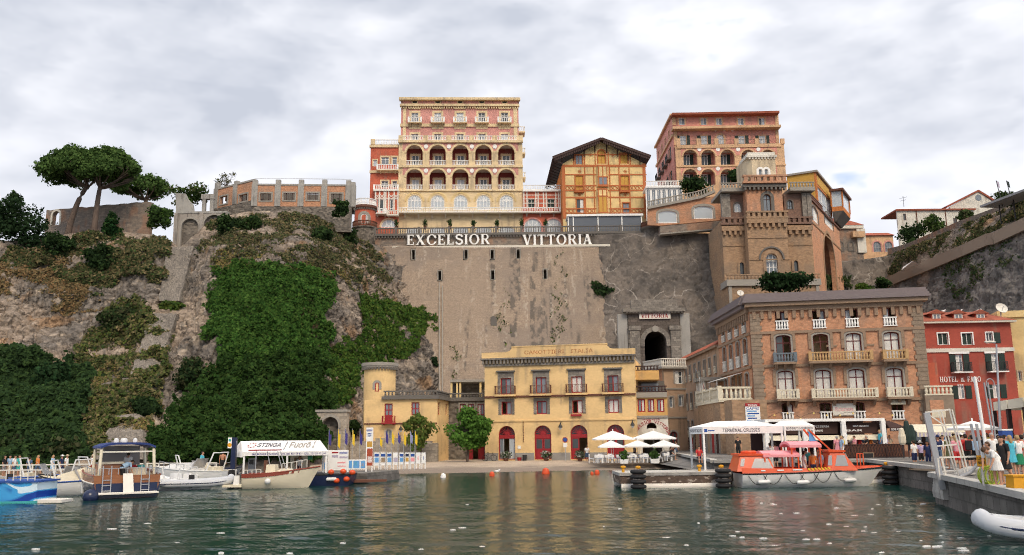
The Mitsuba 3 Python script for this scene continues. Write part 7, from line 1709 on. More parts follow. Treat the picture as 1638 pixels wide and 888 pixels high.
 for i in range(3):
  a,c = p + d * i / 3,p + d * (i + .94) / 3; a[2],c[2] = p[2],p[2]
  MB().hexa([a,c,c - nrm * 3,a - nrm * 3],[a + [0,0,.55],c + [0,0,.55],c - nrm * 3 + [0,0,.9],a - nrm * 3 + [0,0,.9]]).put('canopy','ivory',P)
  MB().bar([a[0],a[1],QZ],[a[0],a[1],p[2]],.22).put('post','dark_wood',P); a2 = a - nrm * 3; MB().bar([a2[0],a2[1],QZ],[a2[0],a2[1],p[2]],.22).put('post','dark_wood',P)
def parasol(T,x,y,ztop,R,drop,mat,n=4,rot=math.pi / 4,skirt=.14):
 pr = [(0,ztop),(R,ztop - drop),(R,ztop - drop - skirt),(R - .02,ztop - drop - skirt),(R - .03,ztop - drop - .03),(0,ztop - .06)]
 g = np.arange(n) * math.tau / n + rot; v = np.array([[x + r * math.cos(a),y + r * math.sin(a),z] for r,z in pr for a in g]); m = len(pr); f = []
 for i in range(m - 1):
  for j in range(n): q,k = i * n + j,i * n + (j + 1) % n; f += [[q,k,k + n],[q,k + n,q + n]]
 MB().add(v,f).put('canopy',mat,T); MB().tube([(x,y,ground_z(y,x)),(x,y,ztop - .04)],.035,6).tube([(x,y,ztop - .05),(x,y,ztop + .16)],.05,6).put('pole','white',T)
 b = MB()
 for a in g: b.bar((x,y,ztop - .12),(x + R * .96 * math.cos(a),y + R * .96 * math.sin(a),ztop - drop - .05),.03)
 b.put('ribs','timber',T)
def ground_z(y,x): return QZ if x > 19 else (0.62 if x < 14.5 else .62 + (x - 14.5) * .16)
restaurant()
ORD = 'first second third fourth fifth sixth seventh'.split()
def cafe():
 for lb,x0,x1,yt,yb,Y in (('large white parasol at the left back of the beach café',949,1011,689,704.5,81),('large white parasol at the right back of the beach café',1014,1076,689,703.5,81),('smaller white parasol at the front left of the beach café',957.5,997,704.5,717,78.5),('smaller white parasol at the front middle of the beach café',999,1040.5,704,716,78.5),('smaller white parasol at the front right of the beach café',1040.5,1083,704,716,78.5)):
  T = thing('parasol',lb,'parasol'); c = at((x0 + x1) / 2,yt,Y); R = (x1 - x0) / 2 * Y * K / FOC * 1.38; zb = at((x0 + x1) / 2,yb,Y)[2]; parasol(T,c[0],c[1],c[2],R,c[2] - zb - .18,'canvas')
 def table(x,y,i,row='front'):
  T = thing('cafe_table','%s table from the left in the %s row of the beach café' % (ORD[i],row),'table','tables of the beach café'); z = ground_z(y,x); w = .42
  MB().box(x - w,x + w,y - w,y + w,z + .70,z + .74).put('tabletop','white',T); MB().box(x - w - .03,x + w + .03,y - w - .03,y + w + .03,z + .5,z + .745,-.0).put('cloth','canvas',T)
  for a in (-.34,.34):
   for c in (-.34,.34): MB().box(x + a - .03,x + a + .03,y + c - .03,y + c + .03,z,z + .7).put('leg','white',T)
 def chair(x,y,rz,i,where):
  T = thing('cafe_chair','white café chair %s table from the left' % (where % ORD[i]),'chair','chairs of the beach café')
  z = ground_z(y,x); F = Frame((x,y,z),rz); 
  MB(F).box(-.24,.24,-.24,.24,.40,.44).put('seat','white',T); MB(F).box(-.22,.22,-.22,.22,.44,.50).put('cushion','cushion_blue',T)
  b = MB(F).box(-.24,.24,-.26,-.21,.78,.88).box(-.24,.24,-.26,-.21,.58,.66); b.put('backrest','white',T)
  for a in (-.21,.21):
   MB(F).box(a - .025,a + .025,.18,.23,0,.4).put('leg','white',T); MB(F).box(a - .025,a + .025,-.27,-.22,0,.88).put('leg','white',T)
 xs = [at(x,735,78)[0] for x in (957,974,992,1010,1028,1048,1066)]
 for i,x in enumerate(xs):
  yy = (77.2 + .5 * (i % 2)) * K; table(x,yy,i); chair(x,yy - .75,math.pi,i,'on the sea side of the %s front'); chair(x - .75,yy + .05,math.pi / 2,i,'left of the %s front')
 for i,x in enumerate(xs[::2]): yy = 80.5 * K; table(x + .4,yy,i,'back'); chair(x + .4,yy - .75,math.pi,i,'on the sea side of the %s back'); chair(x + 1.15,yy,-math.pi / 2,i,'right of the %s back')
 for i,x in enumerate((998,1047)):
  T = thing('planter',('white planter box with a bushy plant at the front middle of the beach café','white planter box with a bushy plant at the front right of the beach café')[i],'planter'); c = at(x,735,76.2); z = ground_z(c[1],c[0]) - .05
  MB().box(c[0] - .36,c[0] + .36,c[1] - .25,c[1] + .25,z,z + .42,-.05,-.05).put('box','white',T); foliage(key_for('plant',T),[blob(np.array([c[0],c[1],z + .8]),(.45,.4,.5),160,.22,[BR,MD],np.random.RandomState(i + 3),1)])
 for i,(x,lb) in enumerate(((813,'flowering shrub pot before the first arched door of the clubhouse'),(877,'flowering shrub pot before the second arched door of the clubhouse'),(930,'flowering shrub pot before the third arched door of the clubhouse'))):
  T = thing('potted_shrub',lb,'potted plant'); c = FC.w(np.array([[FC.uz(x,730)[0],1.2,0]]))[0]; MB().lathe([(.22,.5),(.32,.95),(0,.95)],(c[0],c[1],0),10).put('pot','brown',T); foliage(key_for('foliage',T),[blob(np.array([c[0],c[1],1.25]),(.62,.5,.45),260,.2,[DK,MD,(.5,.5,.45)],np.random.RandomState(i + 13),1)])
 for i,(x,m_,lb) in enumerate(((832.5,'door_red','small red tub by the grey plinth of the clubhouse'),(841,'iron','dark bin by the grey plinth of the clubhouse'))):
  T = thing('tub' if i == 0 else 'bin',lb,'tub' if i == 0 else 'bin'); c = FC.w(np.array([[FC.uz(x,730)[0],.6,0]]))[0]; MB().lathe([(.2,.55),(.26,1.0 if i == 0 else 1.25),(.2,1.0 if i == 0 else 1.25),(0,.9)],(c[0],c[1],0),10).put('body',m_,T,30)
 T = thing('bicycle','dark bicycle leaning at the left corner of the clubhouse','bicycle'); c = FC.w(np.array([[FC.uz(786,730)[0],.9,.6]]))[0]
 for s_ in (-.5,.5):
  a = np.linspace(0,math.tau,17); k = MB().tube(np.stack([c[0] + s_ + .33 * np.cos(a),0 * a + c[1],c[2] + .35 + .33 * np.sin(a)],1),.03,5,False).put('wheel','rubber',T)
 p = lambda x,z: (c[0] + x,c[1],c[2] + z)
 MB().bar(p(-.5,.35),p(-.15,.85),.04).bar(p(-.15,.85),p(.38,.85),.04).bar(p(-.05,.32),p(.38,.85),.04).bar(p(-.5,.35),p(-.05,.32),.04).bar(p(.5,.35),p(.36,.98),.04).bar(p(-.05,.32),p(-.18,.92),.04).put('frame','iron',T); MB().box(c[0] - .3,c[0] - .08,c[1] - .06,c[1] + .06,c[2] + .92,c[2] + .98).put('saddle','dark',T); MB().bar((c[0] + .36,c[1] - .25,c[2] + 1.0),(c[0] + .36,c[1] + .25,c[2] + 1.0),.04).put('handlebar','iron',T)
plain('cushion_blue',(0.06,0.09,0.17),0.8)
cafe()
# docks
def bollard(lb,p):
 T = thing('bollard',lb,'bollard'); MB().lathe([(.09,p[2]),(.09,p[2] + .24),(.16,p[2] + .27),(.17,p[2] + .36),(.1,p[2] + .41),(0,p[2] + .42)],(p[0],p[1],0),12).put('post','amber',T,40)
def tyre_fender(lb,px,Y,z0=-.3,z1=1.2):
 T = thing('pile_fender',lb,'fender'); c = at(px,765,Y); x,y = c[0],c[1]
 MB().tube([(x,y,z0),(x,y,z1)],.34,12).put('pile','rust',T,40)
 for i in range(4): MB().lathe([(.36,z0 + .45 + .3 * i - .12),(.47,z0 + .45 + .3 * i - .08),(.50,z0 + .45 + .3 * i),(.47,z0 + .45 + .3 * i + .08),(.36,z0 + .45 + .3 * i + .12)],(x,y,0),14).put('tyre','rubber',T,True)
def docks():
 def pontoon(lb,x0,x1,Y0,w,zt=.95):
  T = thing('floating_dock',lb,'dock'); F = frame_at(x0,760,Y0,0); L = F.uz(x1,760)[0]
  MB(F).box(0,L,-w,0,zt - .18,zt).put('deck','concrete',T); MB(F).box(.05,L - .05,-w + .1,-.06,.28,zt - .18).put('side','rust',T)
  for q in (-.2,-w + .3): MB(F).tube([(.1,q,.1),(L - .1,q,.1)],.24,12).put('float','offwhite',T,True)
 pontoon('rust sided floating dock under the left end of the cruise marquee',991,1170,48.5,4.2); pontoon('rust sided floating dock behind the bow of the orange tender',1170,1494,50.2,4.0)
 G = thing('gangplank','wide timber edged gangplank from the floating dock to the quay','gangplank'); p,q = at(1452,750,49.4),at(1508,757,39.5); p[2],q[2] = 1.0,QZ
 for i in range(9): a = p + (q - p) * i / 9; c = p + (q - p) * (i + .96) / 9; MB().hexa([a + [0,-1.1,-.1],c + [0,-1.1,-.1],c + [0,1.1,-.1],a + [0,1.1,-.1]],[a + [0,-1.1,0],c + [0,-1.1,0],c + [0,1.1,0],a + [0,1.1,0]]).put('plank','timber',G)
 MB().bar(p + [0,-1.12,-.15],q + [0,-1.12,-.15],.06,.3).put('edge_beam','brown',G)
 for lb,x,Y,z in (('yellow bollard at the left end of the floating dock',997,49.4,.95),('yellow bollard beside the first tyre fender of the floating dock',1021,48.8,.95),('yellow bollard in the middle of the floating dock',1119,49.6,.95),('yellow bollard by the stern of the orange tender',1154,48.9,.95),('yellow bollard by the bow of the orange tender',1419,50.8,.95)):
  c = at(x,755,Y); bollard(lb,(c[0],c[1],z))
 tyre_fender('dark pile with tyres at the left end of the floating dock',1021,47.9); tyre_fender('dark pile with tyres by the stern of the orange tender',1157,48.0); tyre_fender('dark pile with tyres by the bow of the orange tender',1424,49.6)
docks()
def gangway_frame():
 T = thing('gangway_frame','tall grey and white tubular gangway frame hinged on the quay edge','gangway'); F = frame_at(1512,720,34,-.25)
 P = lambda x,y,w=0: (lambda q: (q[0],w,q[1]))(F.uz(x,y,w))
 for x0,y0,x1,y1,w,t in ((1482,660,1508,783,0,.24),(1480,660,1520,655,0,.07),(1519,655,1544,757,0,.06),(1523,655,1549,757,.1,.05),(1501,658,1530,764,-.5,.05),(1506,658,1534,764,-.6,.05),(1482,661,1510,680,0,.05),(1489,681,1552,680,0,.05),(1495,714,1530,711,0,.06),(1502,732,1572,730,.1,.07),(1506,734,1514,765,.1,.05),(1500,733,1504,768,.1,.05),(1507,733,1515,766,-.4,.05),(1512,768,1560,757,.1,.06)):
  MB(F).bar(P(x0,y0,w),P(x1,y1,w),t).put('tube','steel' if t > .1 else 'offwhite',T)
 a = [(P(1512,768,.2)),(P(1535,764,.2)),(P(1552,756,.2)),(P(1562,745,.2)),(P(1567,730,.2))]
 MB(F).tube([np.array(q) for q in a],.07,8).put('curved_rail','grey_paint',T,True)
 for x0,x1 in ((1553,1564),(1562,1570)): MB(F).bar(P(x0,678,.3),P(x1,728,.3),.10).put('ram','steel',T)
 B = thing('concrete_ramp','stained concrete ramp block under the gangway frame','ramp'); q = [F.uz(*c,0) for c in ((1508,790),(1510,768),(1540,764),(1558,752),(1572,748),(1572,800),(1510,800))]; MB(F).poly(Polygon(q),-2.2,0).put('block','concrete',B)
gangway_frame()
def quay_things():
 c = at(1569,730,27.4); T = thing('yellow_notice','yellow notice plate lettered in black beside the coiled hose','sign'); F = Frame((c[0],c[1],0),-.1); z = at(1569,746,27.4)[2]; MB(F).box(-.15,.15,-.02,.02,z,z + .38).put('plate','amber',T); MB(F).box(-.03,.03,-.05,-.021,QZ,z + .3).put('post','steel',T); text_on(F,T,'LINEA',-.12,.12,z + .23,z + .31,.02,'dark',.006); text_on(F,T,'NAVE',-.12,.12,z + .08,z + .17,.02,'dark',.006)
 T = thing('coiled_hose','yellow green hose coiled on the quay beside the bathers','hose'); c = at(1582,757,27.6); a = np.linspace(0,math.tau * 9,170); z0 = QZ + .34; MB().tube(np.stack([c[0] + (.24 + .03 * np.sin(a * .31)) * np.cos(a),c[1] + .012 * a - .3,z0 + .32 * np.sin(a) * (1 + .06 * np.sin(a * .23))],1),.022,6).put('coil','hose_green',T,True)
 T = thing('amber_mooring_box','amber painted mooring box on the quay at the right edge','box'); c = at(1629,775,25.6); MB().box(c[0] - .28,c[0] + .35,c[1] - .25,c[1] + .25,QZ,QZ + .42,.02,.02).put('box','amber',T); MB().box(c[0] - .31,c[0] + .38,c[1] - .28,c[1] + .28,QZ + .42,QZ + .47).put('lid','amber',T)
 T = thing('blue_cool_box','blue box with white lid standing in the crowd below the café shelter','box'); c = at(1609,700,40); z = at(1609,702,40)[2]; MB().box(c[0] - .26,c[0] + .26,c[1] - .2,c[1] + .2,z,z + .42).put('box','sign_blue',T); MB().box(c[0] - .28,c[0] + .28,c[1] - .22,c[1] + .22,z + .42,z + .5).put('lid','white',T); MB().box(c[0] - .4,c[0] + .4,c[1] - .3,c[1] + .3,QZ,z).put('stand','timber',T)
 T = thing('street_lamp','grey street lamp with flat head before the red hotel','street lamp'); p,q = at(1598,700,44),at(1592,548,44); MB().tube([(p[0],p[1],QZ),(q[0] + .05,p[1],q[2] - .1)],np.array([.09,.05]),8).put('pole','steel',T,True); MB().bar((q[0],p[1],q[2]),(q[0] - .35,p[1],q[2] + .02),.08).put('arm','steel',T); MB().ball((q[0] - .3,p[1],q[2] + .04),.3,1,(1.2,.5,.22)).put('lamp_head','offwhite',T,True)
 T = thing('mooring_pole','white pole rising from the quay before the red hotel','pole'); p,q = at(1577,715,33),at(1559,603,33); MB().tube([p - [0,0,.8],p,q],.075,8).put('pole','white',T,True)
 T = thing('yacht_mast','pair of thin masts with crossing stays before the red hotel','mast'); 
 for x0,x1 in ((1574,1587),(1580,1591)): p,q = at(x1,690,38),at(x0,612,38); MB().tube([p - [0,0,1.2],p,q],.04,6).put('mast','grey_paint',T,True)
 a = np.linspace(0,math.tau,20); c = at(1584,614,38); MB().tube(np.stack([c[0] + .2 * np.cos(a),0 * a + c[1],c[2] + .25 * np.sin(a)],1),.025,5,False).put('ring','grey_paint',T)
 L = thing('lamp_string','string of small yellow lamps sagging along the mezzanine of the brick house','string lights'); F = BF; pts = []
 for i in range(21): x = 1228 + i * 10.5; y = 668 - 9 * abs(math.sin(i * math.pi / 5)) ; u,z = F.uz(x,y,1.6); pts.append((u,1.6,z))
 MB(F).tube(np.array(pts),.015,4).put('cable','iron',L)
 for i,p in enumerate(pts[1::2]): MB(F).ball((p[0],p[1],p[2] - .12),.10,1).put('bulb','lamp_bulb',L)
mat('lamp_bulb',{'type': 'principled','base_color': rgb((.8,.6,.2)),'roughness': .3})
quay_things()
# people
_cols = {}
def col(c):
 k = 'c_%02x%02x%02x' % tuple(int(x * 255) for x in c)
 if k not in _cols: plain(k,c,0.8); _cols[k] = 1
 return k
SKIN = [(.50,.27,.18),(.42,.21,.13),(.30,.14,.085)]
CLOTH = {'white': (.72,.72,.71),'red': (.50,.04,.04),'navy': (.02,.03,.09),'black': (.018,.018,.02),'light blue': (.32,.48,.66),'pink': (.66,.28,.33),'teal': (.06,.40,.38),'orange': (.62,.20,.05),'green': (.02,.20,.10),'grey': (.26,.26,.27),
  'beige': (.50,.40,.28),'denim': (.08,.13,.22),'turquoise': (.08,.42,.55),'olive': (.13,.13,.06),'yellow': (.65,.50,.08),'lilac': (.42,.34,.52),'khaki': (.30,.24,.15)}
HAIR = {'dark': (.025,.018,.014),'brown': (.09,.05,.03),'fair': (.36,.24,.12),'grey': (.33,.32,.31)}
def hull2(a,ra,b,rb,s=1):
 v = ICO[s][0]; return m3.Manifold.hull_points(np.vstack([v * ra + np.asarray(a),v * rb + np.asarray(b)]))
def joints(pose):
 J = dict(pel=(0,0,.95),belly=(0,.01,1.10),chest=(0,0,1.30),neck=(0,.0,1.49),head=(0,.025,1.63))
 for s,n in ((-1,'l'),(1,'r')):
  J.update({'sh' + n: (.185 * s,0,1.425),'el' + n: (.24 * s,-.02,1.14),'wr' + n: (.25 * s,.07,.89),'hip' + n: (.09 * s,0,.90),'kn' + n: (.10 * s,.03,.49),'an' + n: (.10 * s,-.01,.08),'to' + n: (.12 * s,.15,.035)})
 J = {k: np.array(v) for k,v in J.items()}
 if pose == 'walk':
  for n,d in (('l',.17),('r',-.19)): J['kn' + n] += [0,d + .04,.01]; J['an' + n] += [0,d * 1.7,.02]; J['to' + n] += [0,d * 1.7,.02]; J['wr' + n] += [0,-d * 1.2,.05]; J['el' + n] += [0,-d * .5,0]
 if pose == 'sit':
  for k in J: J[k] += [0,0,-.45]
  for n in 'lr': J['kn' + n][:] = [J['hip' + n][0] * 1.2,.42,.48]; J['an' + n][:] = [J['hip' + n][0] * 1.2,.42,.08]; J['to' + n][:] = [J['hip' + n][0] * 1.2,.58,.04]; J['wr' + n] += [0,.28,.12]; J['el' + n] += [0,.1,.03]
 if pose == 'arm':
  J['elr'] += [.02,.16,.12]; J['wrr'] += [-.1,.30,.42]
 if pose == 'bend':
  t = 0.95
  for k in ('belly','chest','neck','head','shl','shr','ell','elr','wrl','wrr'):
   q = J[k] - [0,0,.95]; f = .55 if k == 'belly' else 1; J[k] = np.array([q[0],q[1] * math.cos(t * f) + q[2] * math.sin(t * f),.95 + q[2] * math.cos(t * f) - q[1] * math.sin(t * f)])
  for n,s in (('l',-1),('r',1)): J['el' + n] = J['sh' + n] + [.03 * s,.05,-.27]; J['wr' + n] = J['sh' + n] + [-.02 * s,.14,-.50]
  J['head'] = J['neck'] + [0,.13,.03]
 if pose == 'step': J['knl'] += [0,-.12,.02]; J['anl'] += [0,-.42,.03]; J['tol'] += [0,-.42,.03]
 return J
def person(label,x,y,z,face=0.0,h=1.70,top='white',bot='navy',kind='shorts',pose='stand',hair='dark',long_=False,hat=None,skin=0,bag=None,group=None):
 T = thing('person',label,'person',group); s = h / 1.75; J = joints(pose); H = J['head']
 def fin(parts,name,mt,parent=T,smooth=50):
  M = m3.Manifold.batch_boolean([p for p in parts if not p.is_empty()],m3.OpType.Add).to_mesh(); v = M.vert_properties[:,:3].astype(float) * s
  c,q = math.cos(face),math.sin(face); v = np.stack([v[:,0] * c - v[:,1] * q + x,v[:,0] * q + v[:,1] * c + y,v[:,2] + z],1)
  k = key_for(name,parent); scene[k] = mikit.ply(trimesh.Trimesh(v,M.tri_verts,process=False),'m_' + mt,smooth); return k
 b = [hull2(J['pel'],.135,J['belly'],.125),hull2(J['belly'],.125,J['chest'],.145),hull2(J['chest'],.14,(J['shl'] + J['shr']) / 2 + (J['neck'] - J['chest']) * .05,.10),hull2(J['shl'],.065,J['shr'],.065),hull2(J['neck'],.058,H,.062)]
 up = (H - J['neck']) / np.linalg.norm(H - J['neck']); fw = np.cross([1,0,0],up) * -1 if pose == 'bend' else np.array([0,1.0,0])
 b += [hull2(H + up * .03,.098,H - up * .05 + fw * .025,.066),hull2(H + fw * .09 + up * .01,.014,H + fw * .115 - up * .02,.016,0),hull2(H + [-.092,0,0],.02,H + [.092,0,0],.02,0)]
 for n in 'lr':
  b += [hull2(J['sh' + n],.058,J['el' + n],.043),hull2(J['el' + n],.043,J['wr' + n],.028),hull2(J['hip' + n],.09,J['kn' + n],.058),hull2(J['kn' + n],.057,J['an' + n],.036),hull2(J['an' + n] + [0,-.03,-.03],.038,J['to' + n],.03)]
  d = J['wr' + n] - J['el' + n]; d /= np.linalg.norm(d); sd = np.array([0,1.0,0]) - d * d[1]; sd /= np.linalg.norm(sd); P = J['wr' + n] + d * .08
  b.append(hull2(J['wr' + n],.024,P,.032,0))
  for i,l in enumerate((.060,.072,.068,.052)): r = P + sd * (.026 - .017 * i); m = r + d * l * .6; b += [hull2(r,.010,m,.009,0),hull2(m,.009,m + d * l * .5 + np.array([-np.sign(J['wr' + n][0]) * .018,0,0]),.007,0)]
  b.append(hull2(J['wr' + n] + d * .03 + sd * .02,.012,J['wr' + n] + d * .085 + sd * .055,.008,0))
 fin(b,'body',col(SKIN[skin]))
 e = .018
 if top:
  t = [hull2(J['pel'] + [0,0,.03],.14 + e,J['belly'],.13 + e),hull2(J['belly'],.13 + e,J['chest'],.148 + e),hull2(J['chest'],.145 + e,(J['shl'] + J['shr']) / 2,.085),hull2(J['shl'],.075,J['shr'],.075)]
  for n in 'lr': t.append(hull2(J['sh' + n],.068,J['sh' + n] * .35 + J['el' + n] * .65,.062))
  fin(t,'top',col(CLOTH[top]))
 if kind in ('dress','skirt'):
  w0 = J['belly'] if kind == 'dress' else J['pel']; hem = (J['knl'] + J['knr']) / 2 + [0,-.02,.08 if kind == 'dress' else -.02]
  pts = [ICO[1][0] * .15 + w0] + [ICO[1][0] * [.045,.045,.012] + hem + [.20 * math.cos(a),.17 * math.sin(a),0] for a in np.arange(8) * math.tau / 8]
  fin([m3.Manifold.hull_points(np.vstack(pts))],'skirt',col(CLOTH[bot]))
 else:
  f = 1 if kind == 'trousers' else .62; t = [hull2(J['pel'] + [0,0,.06],.142 + e * .5,J['pel'] - [0,0,.03],.145 + e * .5)]
  for n in 'lr':
   t.append(hull2(J['hip' + n],.10 + e * .4,J['hip' + n] + (J['kn' + n] - J['hip' + n]) * (1 if f == 1 else .85),.075 if f == 1 else .088))
   if f == 1: t.append(hull2(J['kn' + n],.075,J['an' + n] + [0,0,.03],.056))
  fin(t,'trousers' if f == 1 else 'shorts',col(CLOTH[bot]))
 hr = [hull2(H + up * .055 - fw * .012,.10,H + up * .01 - fw * .04,.092)]
 if long_: hr.append(hull2(H - fw * .04,.09,J['neck'] - fw * .075 - up * .04,.065))
 fin(hr,'hair',col(HAIR[hair]))
 if hat: fin([hull2(H + up * .10 - fw * .01,.09,H + up * .08,.10),m3.Manifold.hull_points(ICO[1][0] * [.19,.20,.012] + H + up * .065 + fw * .02)],'hat',col(CLOTH[hat]))
 if bag: fin([m3.Manifold.hull_points(np.vstack([ICO[0][0] * .05 + J['chest'] + [dx,-.24,dz] for dx in (-.12,.12) for dz in (-.28,.12)]))],'backpack',col(CLOTH[bag]))
 return T
FW,BK,RT,LF = math.pi,0.0,-math.pi / 2,math.pi / 2
for lb,px,Y,z,kw in (
 ('person in dark top and shorts leftmost on the floating pier',9,66,.45,dict(top='black',bot='grey',face=RT)),('person in light blue shirt at the far left of the pier',18,66.4,.45,dict(top='light blue',bot='beige',face=FW)),('person in white shirt third from the left on the pier',25,66,.45,dict(top='white',bot='denim',face=RT)),('person in teal dress on the floating pier',32,66.3,.45,dict(top='teal',bot='teal',kind='dress',long_=True,face=RT,hair='brown')),
 ('person in denim blue clothes standing alone on the pier',49,66.2,.40,dict(top='denim',bot='denim',kind='trousers',h=1.6,face=BK)),('person in orange top and denim shorts walking on the pier',62,66,.45,dict(top='orange',bot='denim',pose='walk',face=RT,hair='fair',long_=True)),('person in pale blue dress walking on the pier',86,66,.45,dict(top='light blue',bot='light blue',kind='dress',pose='walk',hair='fair',long_=True,face=RT)),('person in navy dress and white hat on the pier',100,66.2,.42,dict(top='navy',bot='navy',kind='dress',hat='white',face=RT)),('person in white shirt, beige trousers and pale hat on the pier',108,65.8,.45,dict(top='white',bot='beige',kind='trousers',hat='beige',face=RT)),('person in white top and red shorts walking left of the wooden boat',150,66,.42,dict(top='white',bot='red',pose='walk',hat='beige',face=LF)),
 ('shirtless person in black shorts standing beside the navy totem',357,58,.72,dict(top=None,bot='black',face=BK,skin=1)),('person in turquoise top and pink shorts on the white cabin boat',324,58,.72,dict(top='turquoise',bot='pink',face=RT)),
 ('person sitting in the fuel station kiosk in a white shirt',480,58.6,.75,dict(top='white',bot='navy',pose='sit',face=FW)),
 ('person with backpack walking on the lane before the brick house',1082,82,.95,dict(top='grey',bot='denim',pose='walk',bag='olive',face=LF)),('person in dark clothes sitting on the low kerb near the marquee',1073,74,.9,dict(top='black',bot='grey',pose='sit',face=RT)),('person in black standing under the right end of the cruise marquee',1181,62,QZ,dict(top='black',bot='black',kind='trousers',face=FW)),('person in red shirt crouched by the left marquee post',1118,60,1.1,dict(top='red',bot='navy',pose='sit',face=FW)),
 ('waiter in white shirt and black apron crossing the café terrace',1015,79.6,.66,dict(top='grey',bot='black',kind='trousers',face=RT)),('person in white shirt before the third arched door of the clubhouse',939,84,.55,dict(top='white',bot='denim',face=BK)),
 ('person in white shirt and navy shorts standing at the gangplank',1462,50.9,.95,dict(top='white',bot='navy',face=.4,h=1.78)),('sailor in dark uniform leaning by the gangplank rail',1484,51.0,.95,dict(top='navy',bot='navy',kind='trousers',face=2.4,skin=2)),('person in lilac top behind the pair at the gangplank',1473,52.4,.95,dict(top='lilac',bot='black',face=BK,hat='white')),
 ('person in red shirt and black shorts with a dark rucksack behind the gangway',1546,39,QZ,dict(top='red',bot='black',bag='black',face=BK,h=1.76)),('person in black with a blue bag behind the gangway',1557,39.6,QZ,dict(top='black',bot='black',bag='light blue',face=BK)),('person in orange red shorts and pink top behind the gangway bars',1530,39,QZ,dict(top='pink',bot='red',face=BK,long_=True,hair='fair')),('person in olive dress behind the gangway bars',1519,40,QZ,dict(top='olive',bot='olive',kind='dress',face=BK,hair='brown',long_=True)),('person in dark cap and navy shirt beyond the gangway',1501,43,QZ,dict(top='navy',bot='denim',face=FW,hat='navy')),('person in white top beyond the gangway',1509,44,QZ,dict(top='white',bot='beige',face=FW)),
 ('person in turquoise dress in the crowd at the right',1617,34,QZ,dict(top='turquoise',bot='turquoise',kind='dress',face=BK,hair='fair',long_=True)),('person in white top and long green skirt in the crowd at the right',1629,34,QZ,dict(top='white',bot='green',kind='skirt',face=BK,hair='fair')),('person in white shirt with bald head behind the bathers',1588,37,QZ,dict(top='white',bot='khaki',face=FW,hair='grey',h=1.8)),('person in red top behind the green skirt',1636,36.5,QZ,dict(top='red',bot='denim',face=BK)),('person in grey shirt between the bathers and the turquoise dress',1608,38,QZ,dict(top='grey',bot='khaki',face=RT)),('person in black top in the crowd beneath the café shelter',1570,42,QZ,dict(top='black',bot='grey',face=LF)),('person in yellow shirt at the back of the right crowd',1600,44,QZ,dict(top='yellow',bot='navy',face=FW)),('person in lilac dress at the back of the right crowd',1624,42,QZ,dict(top='lilac',bot='lilac',kind='dress',face=RT)),('person in red cap and white shirt near the long awning',1536,47,QZ,dict(top='white',bot='grey',face=RT,hat='red')),
 ('person in white shirt boarding under the small marquee',1232,52.2,.95,dict(top='white',bot='white',kind='trousers',face=BK)),('person in pink top boarding under the small marquee',1240,53,.95,dict(top='pink',bot='black',face=BK)),('crew member in red vest standing behind the upper canopy of the tender',1266,50.4,.95,dict(top='red',bot='white',kind='trousers',face=BK,h=1.8)),
 ('person in pink top standing at the lattice fence',1340,56.5,QZ,dict(top='pink',bot='pink',kind='dress',face=BK,hair='grey')),('person in pale blue blouse standing at the lattice fence',1347.5,56.3,QZ,dict(top='light blue',bot='white',kind='trousers',face=LF,hair='fair')),
 ('passenger in teal shirt standing in the tender',1289,49.1,.62,dict(top='teal',bot='navy',face=BK)),('passenger in white shirt standing by the canopy post of the tender',1285,48.6,.45,dict(top='white',bot='white',kind='trousers',face=RT)),('passenger in orange life vest in the tender',1299,48.7,.42,dict(top='orange',bot='navy',face=BK)),('passenger in light shirt and black trousers in the tender',1313,48.6,.45,dict(top='light blue',bot='black',kind='trousers',face=LF)),('passenger in dark blue stooping in the tender',1277,48.5,.3,dict(top='navy',bot='denim',face=RT,pose='sit'))):
 c = at(px,720,Y); person(lb,c[0],c[1],z,**kw)
for i,(px,top,hat) in enumerate(((1358,'yellow',None),(1363,'light blue',None),(1372,'white','white'),(1377,'pink',None),(1385,'red',None),(1389,'navy','white'),(1397,'black',None),(1403,'orange',None),(1408,'grey',None),(1419,'turquoise',None),(1428,'lilac','beige'),(1434,'beige',None))):
 c = at(px,715,61.2 + .5 * (i % 3) - .4); person('diner in %s top%s behind the lattice fence' % (top,' and %s hat' % hat if hat else ''),c[0],c[1] + 1.2,QZ + .42,top=top,bot='denim',pose=('sit','stand','sit','sit')[i % 4],face=(LF,RT,FW)[i % 3],hat=hat,hair=('dark','fair','grey','brown')[i % 4])
c = at(1594,740,27.2); person('barefoot person in a white beach dress bending over the quay edge',c[0],c[1],QZ,face=2.0,h=1.68,top='white',bot='white',kind='dress',pose='bend',hair='brown',long_=True)
c = at(1606,740,27.9); person('barefoot person in a short black dress stepping back beside the white dress',c[0],c[1],QZ,face=1.9,h=1.70,top='black',bot='black',kind='dress',pose='step',hair='dark',long_=True)
c = at(1583,740,28.2); person('child in a pale patterned tunic standing before the bathers',c[0],c[1],QZ,face=1.2,h=1.5,top='beige',bot='beige',kind='dress',hair='brown')
rs = np.random.RandomState(5); seen = set()
for i in range(26):
 while True:
  t,bt,kd = rs.choice(list(CLOTH)),rs.choice(['navy','denim','white','khaki','grey','black','beige','red']),rs.choice(['shorts','trousers','skirt'])
  if (t,bt,kd) not in seen: seen.add((t,bt,kd)); break
 px,Y = rs.uniform(1512,1650),rs.uniform(41,54); c = at(px,715,Y)
 person('person in %s top and %s %s in the crowd on the right quay' % (t,bt,kd),c[0],c[1],QZ,rs.choice([0,1.5,3.1,4.7]) + rs.uniform(-.4,.4),rs.uniform(1.55,1.84),t,bt,kd,rs.choice(['stand','walk','arm']),rs.choice(list(HAIR)),bool(rs.rand() < .4),rs.choice([None,None,'white','beige']))
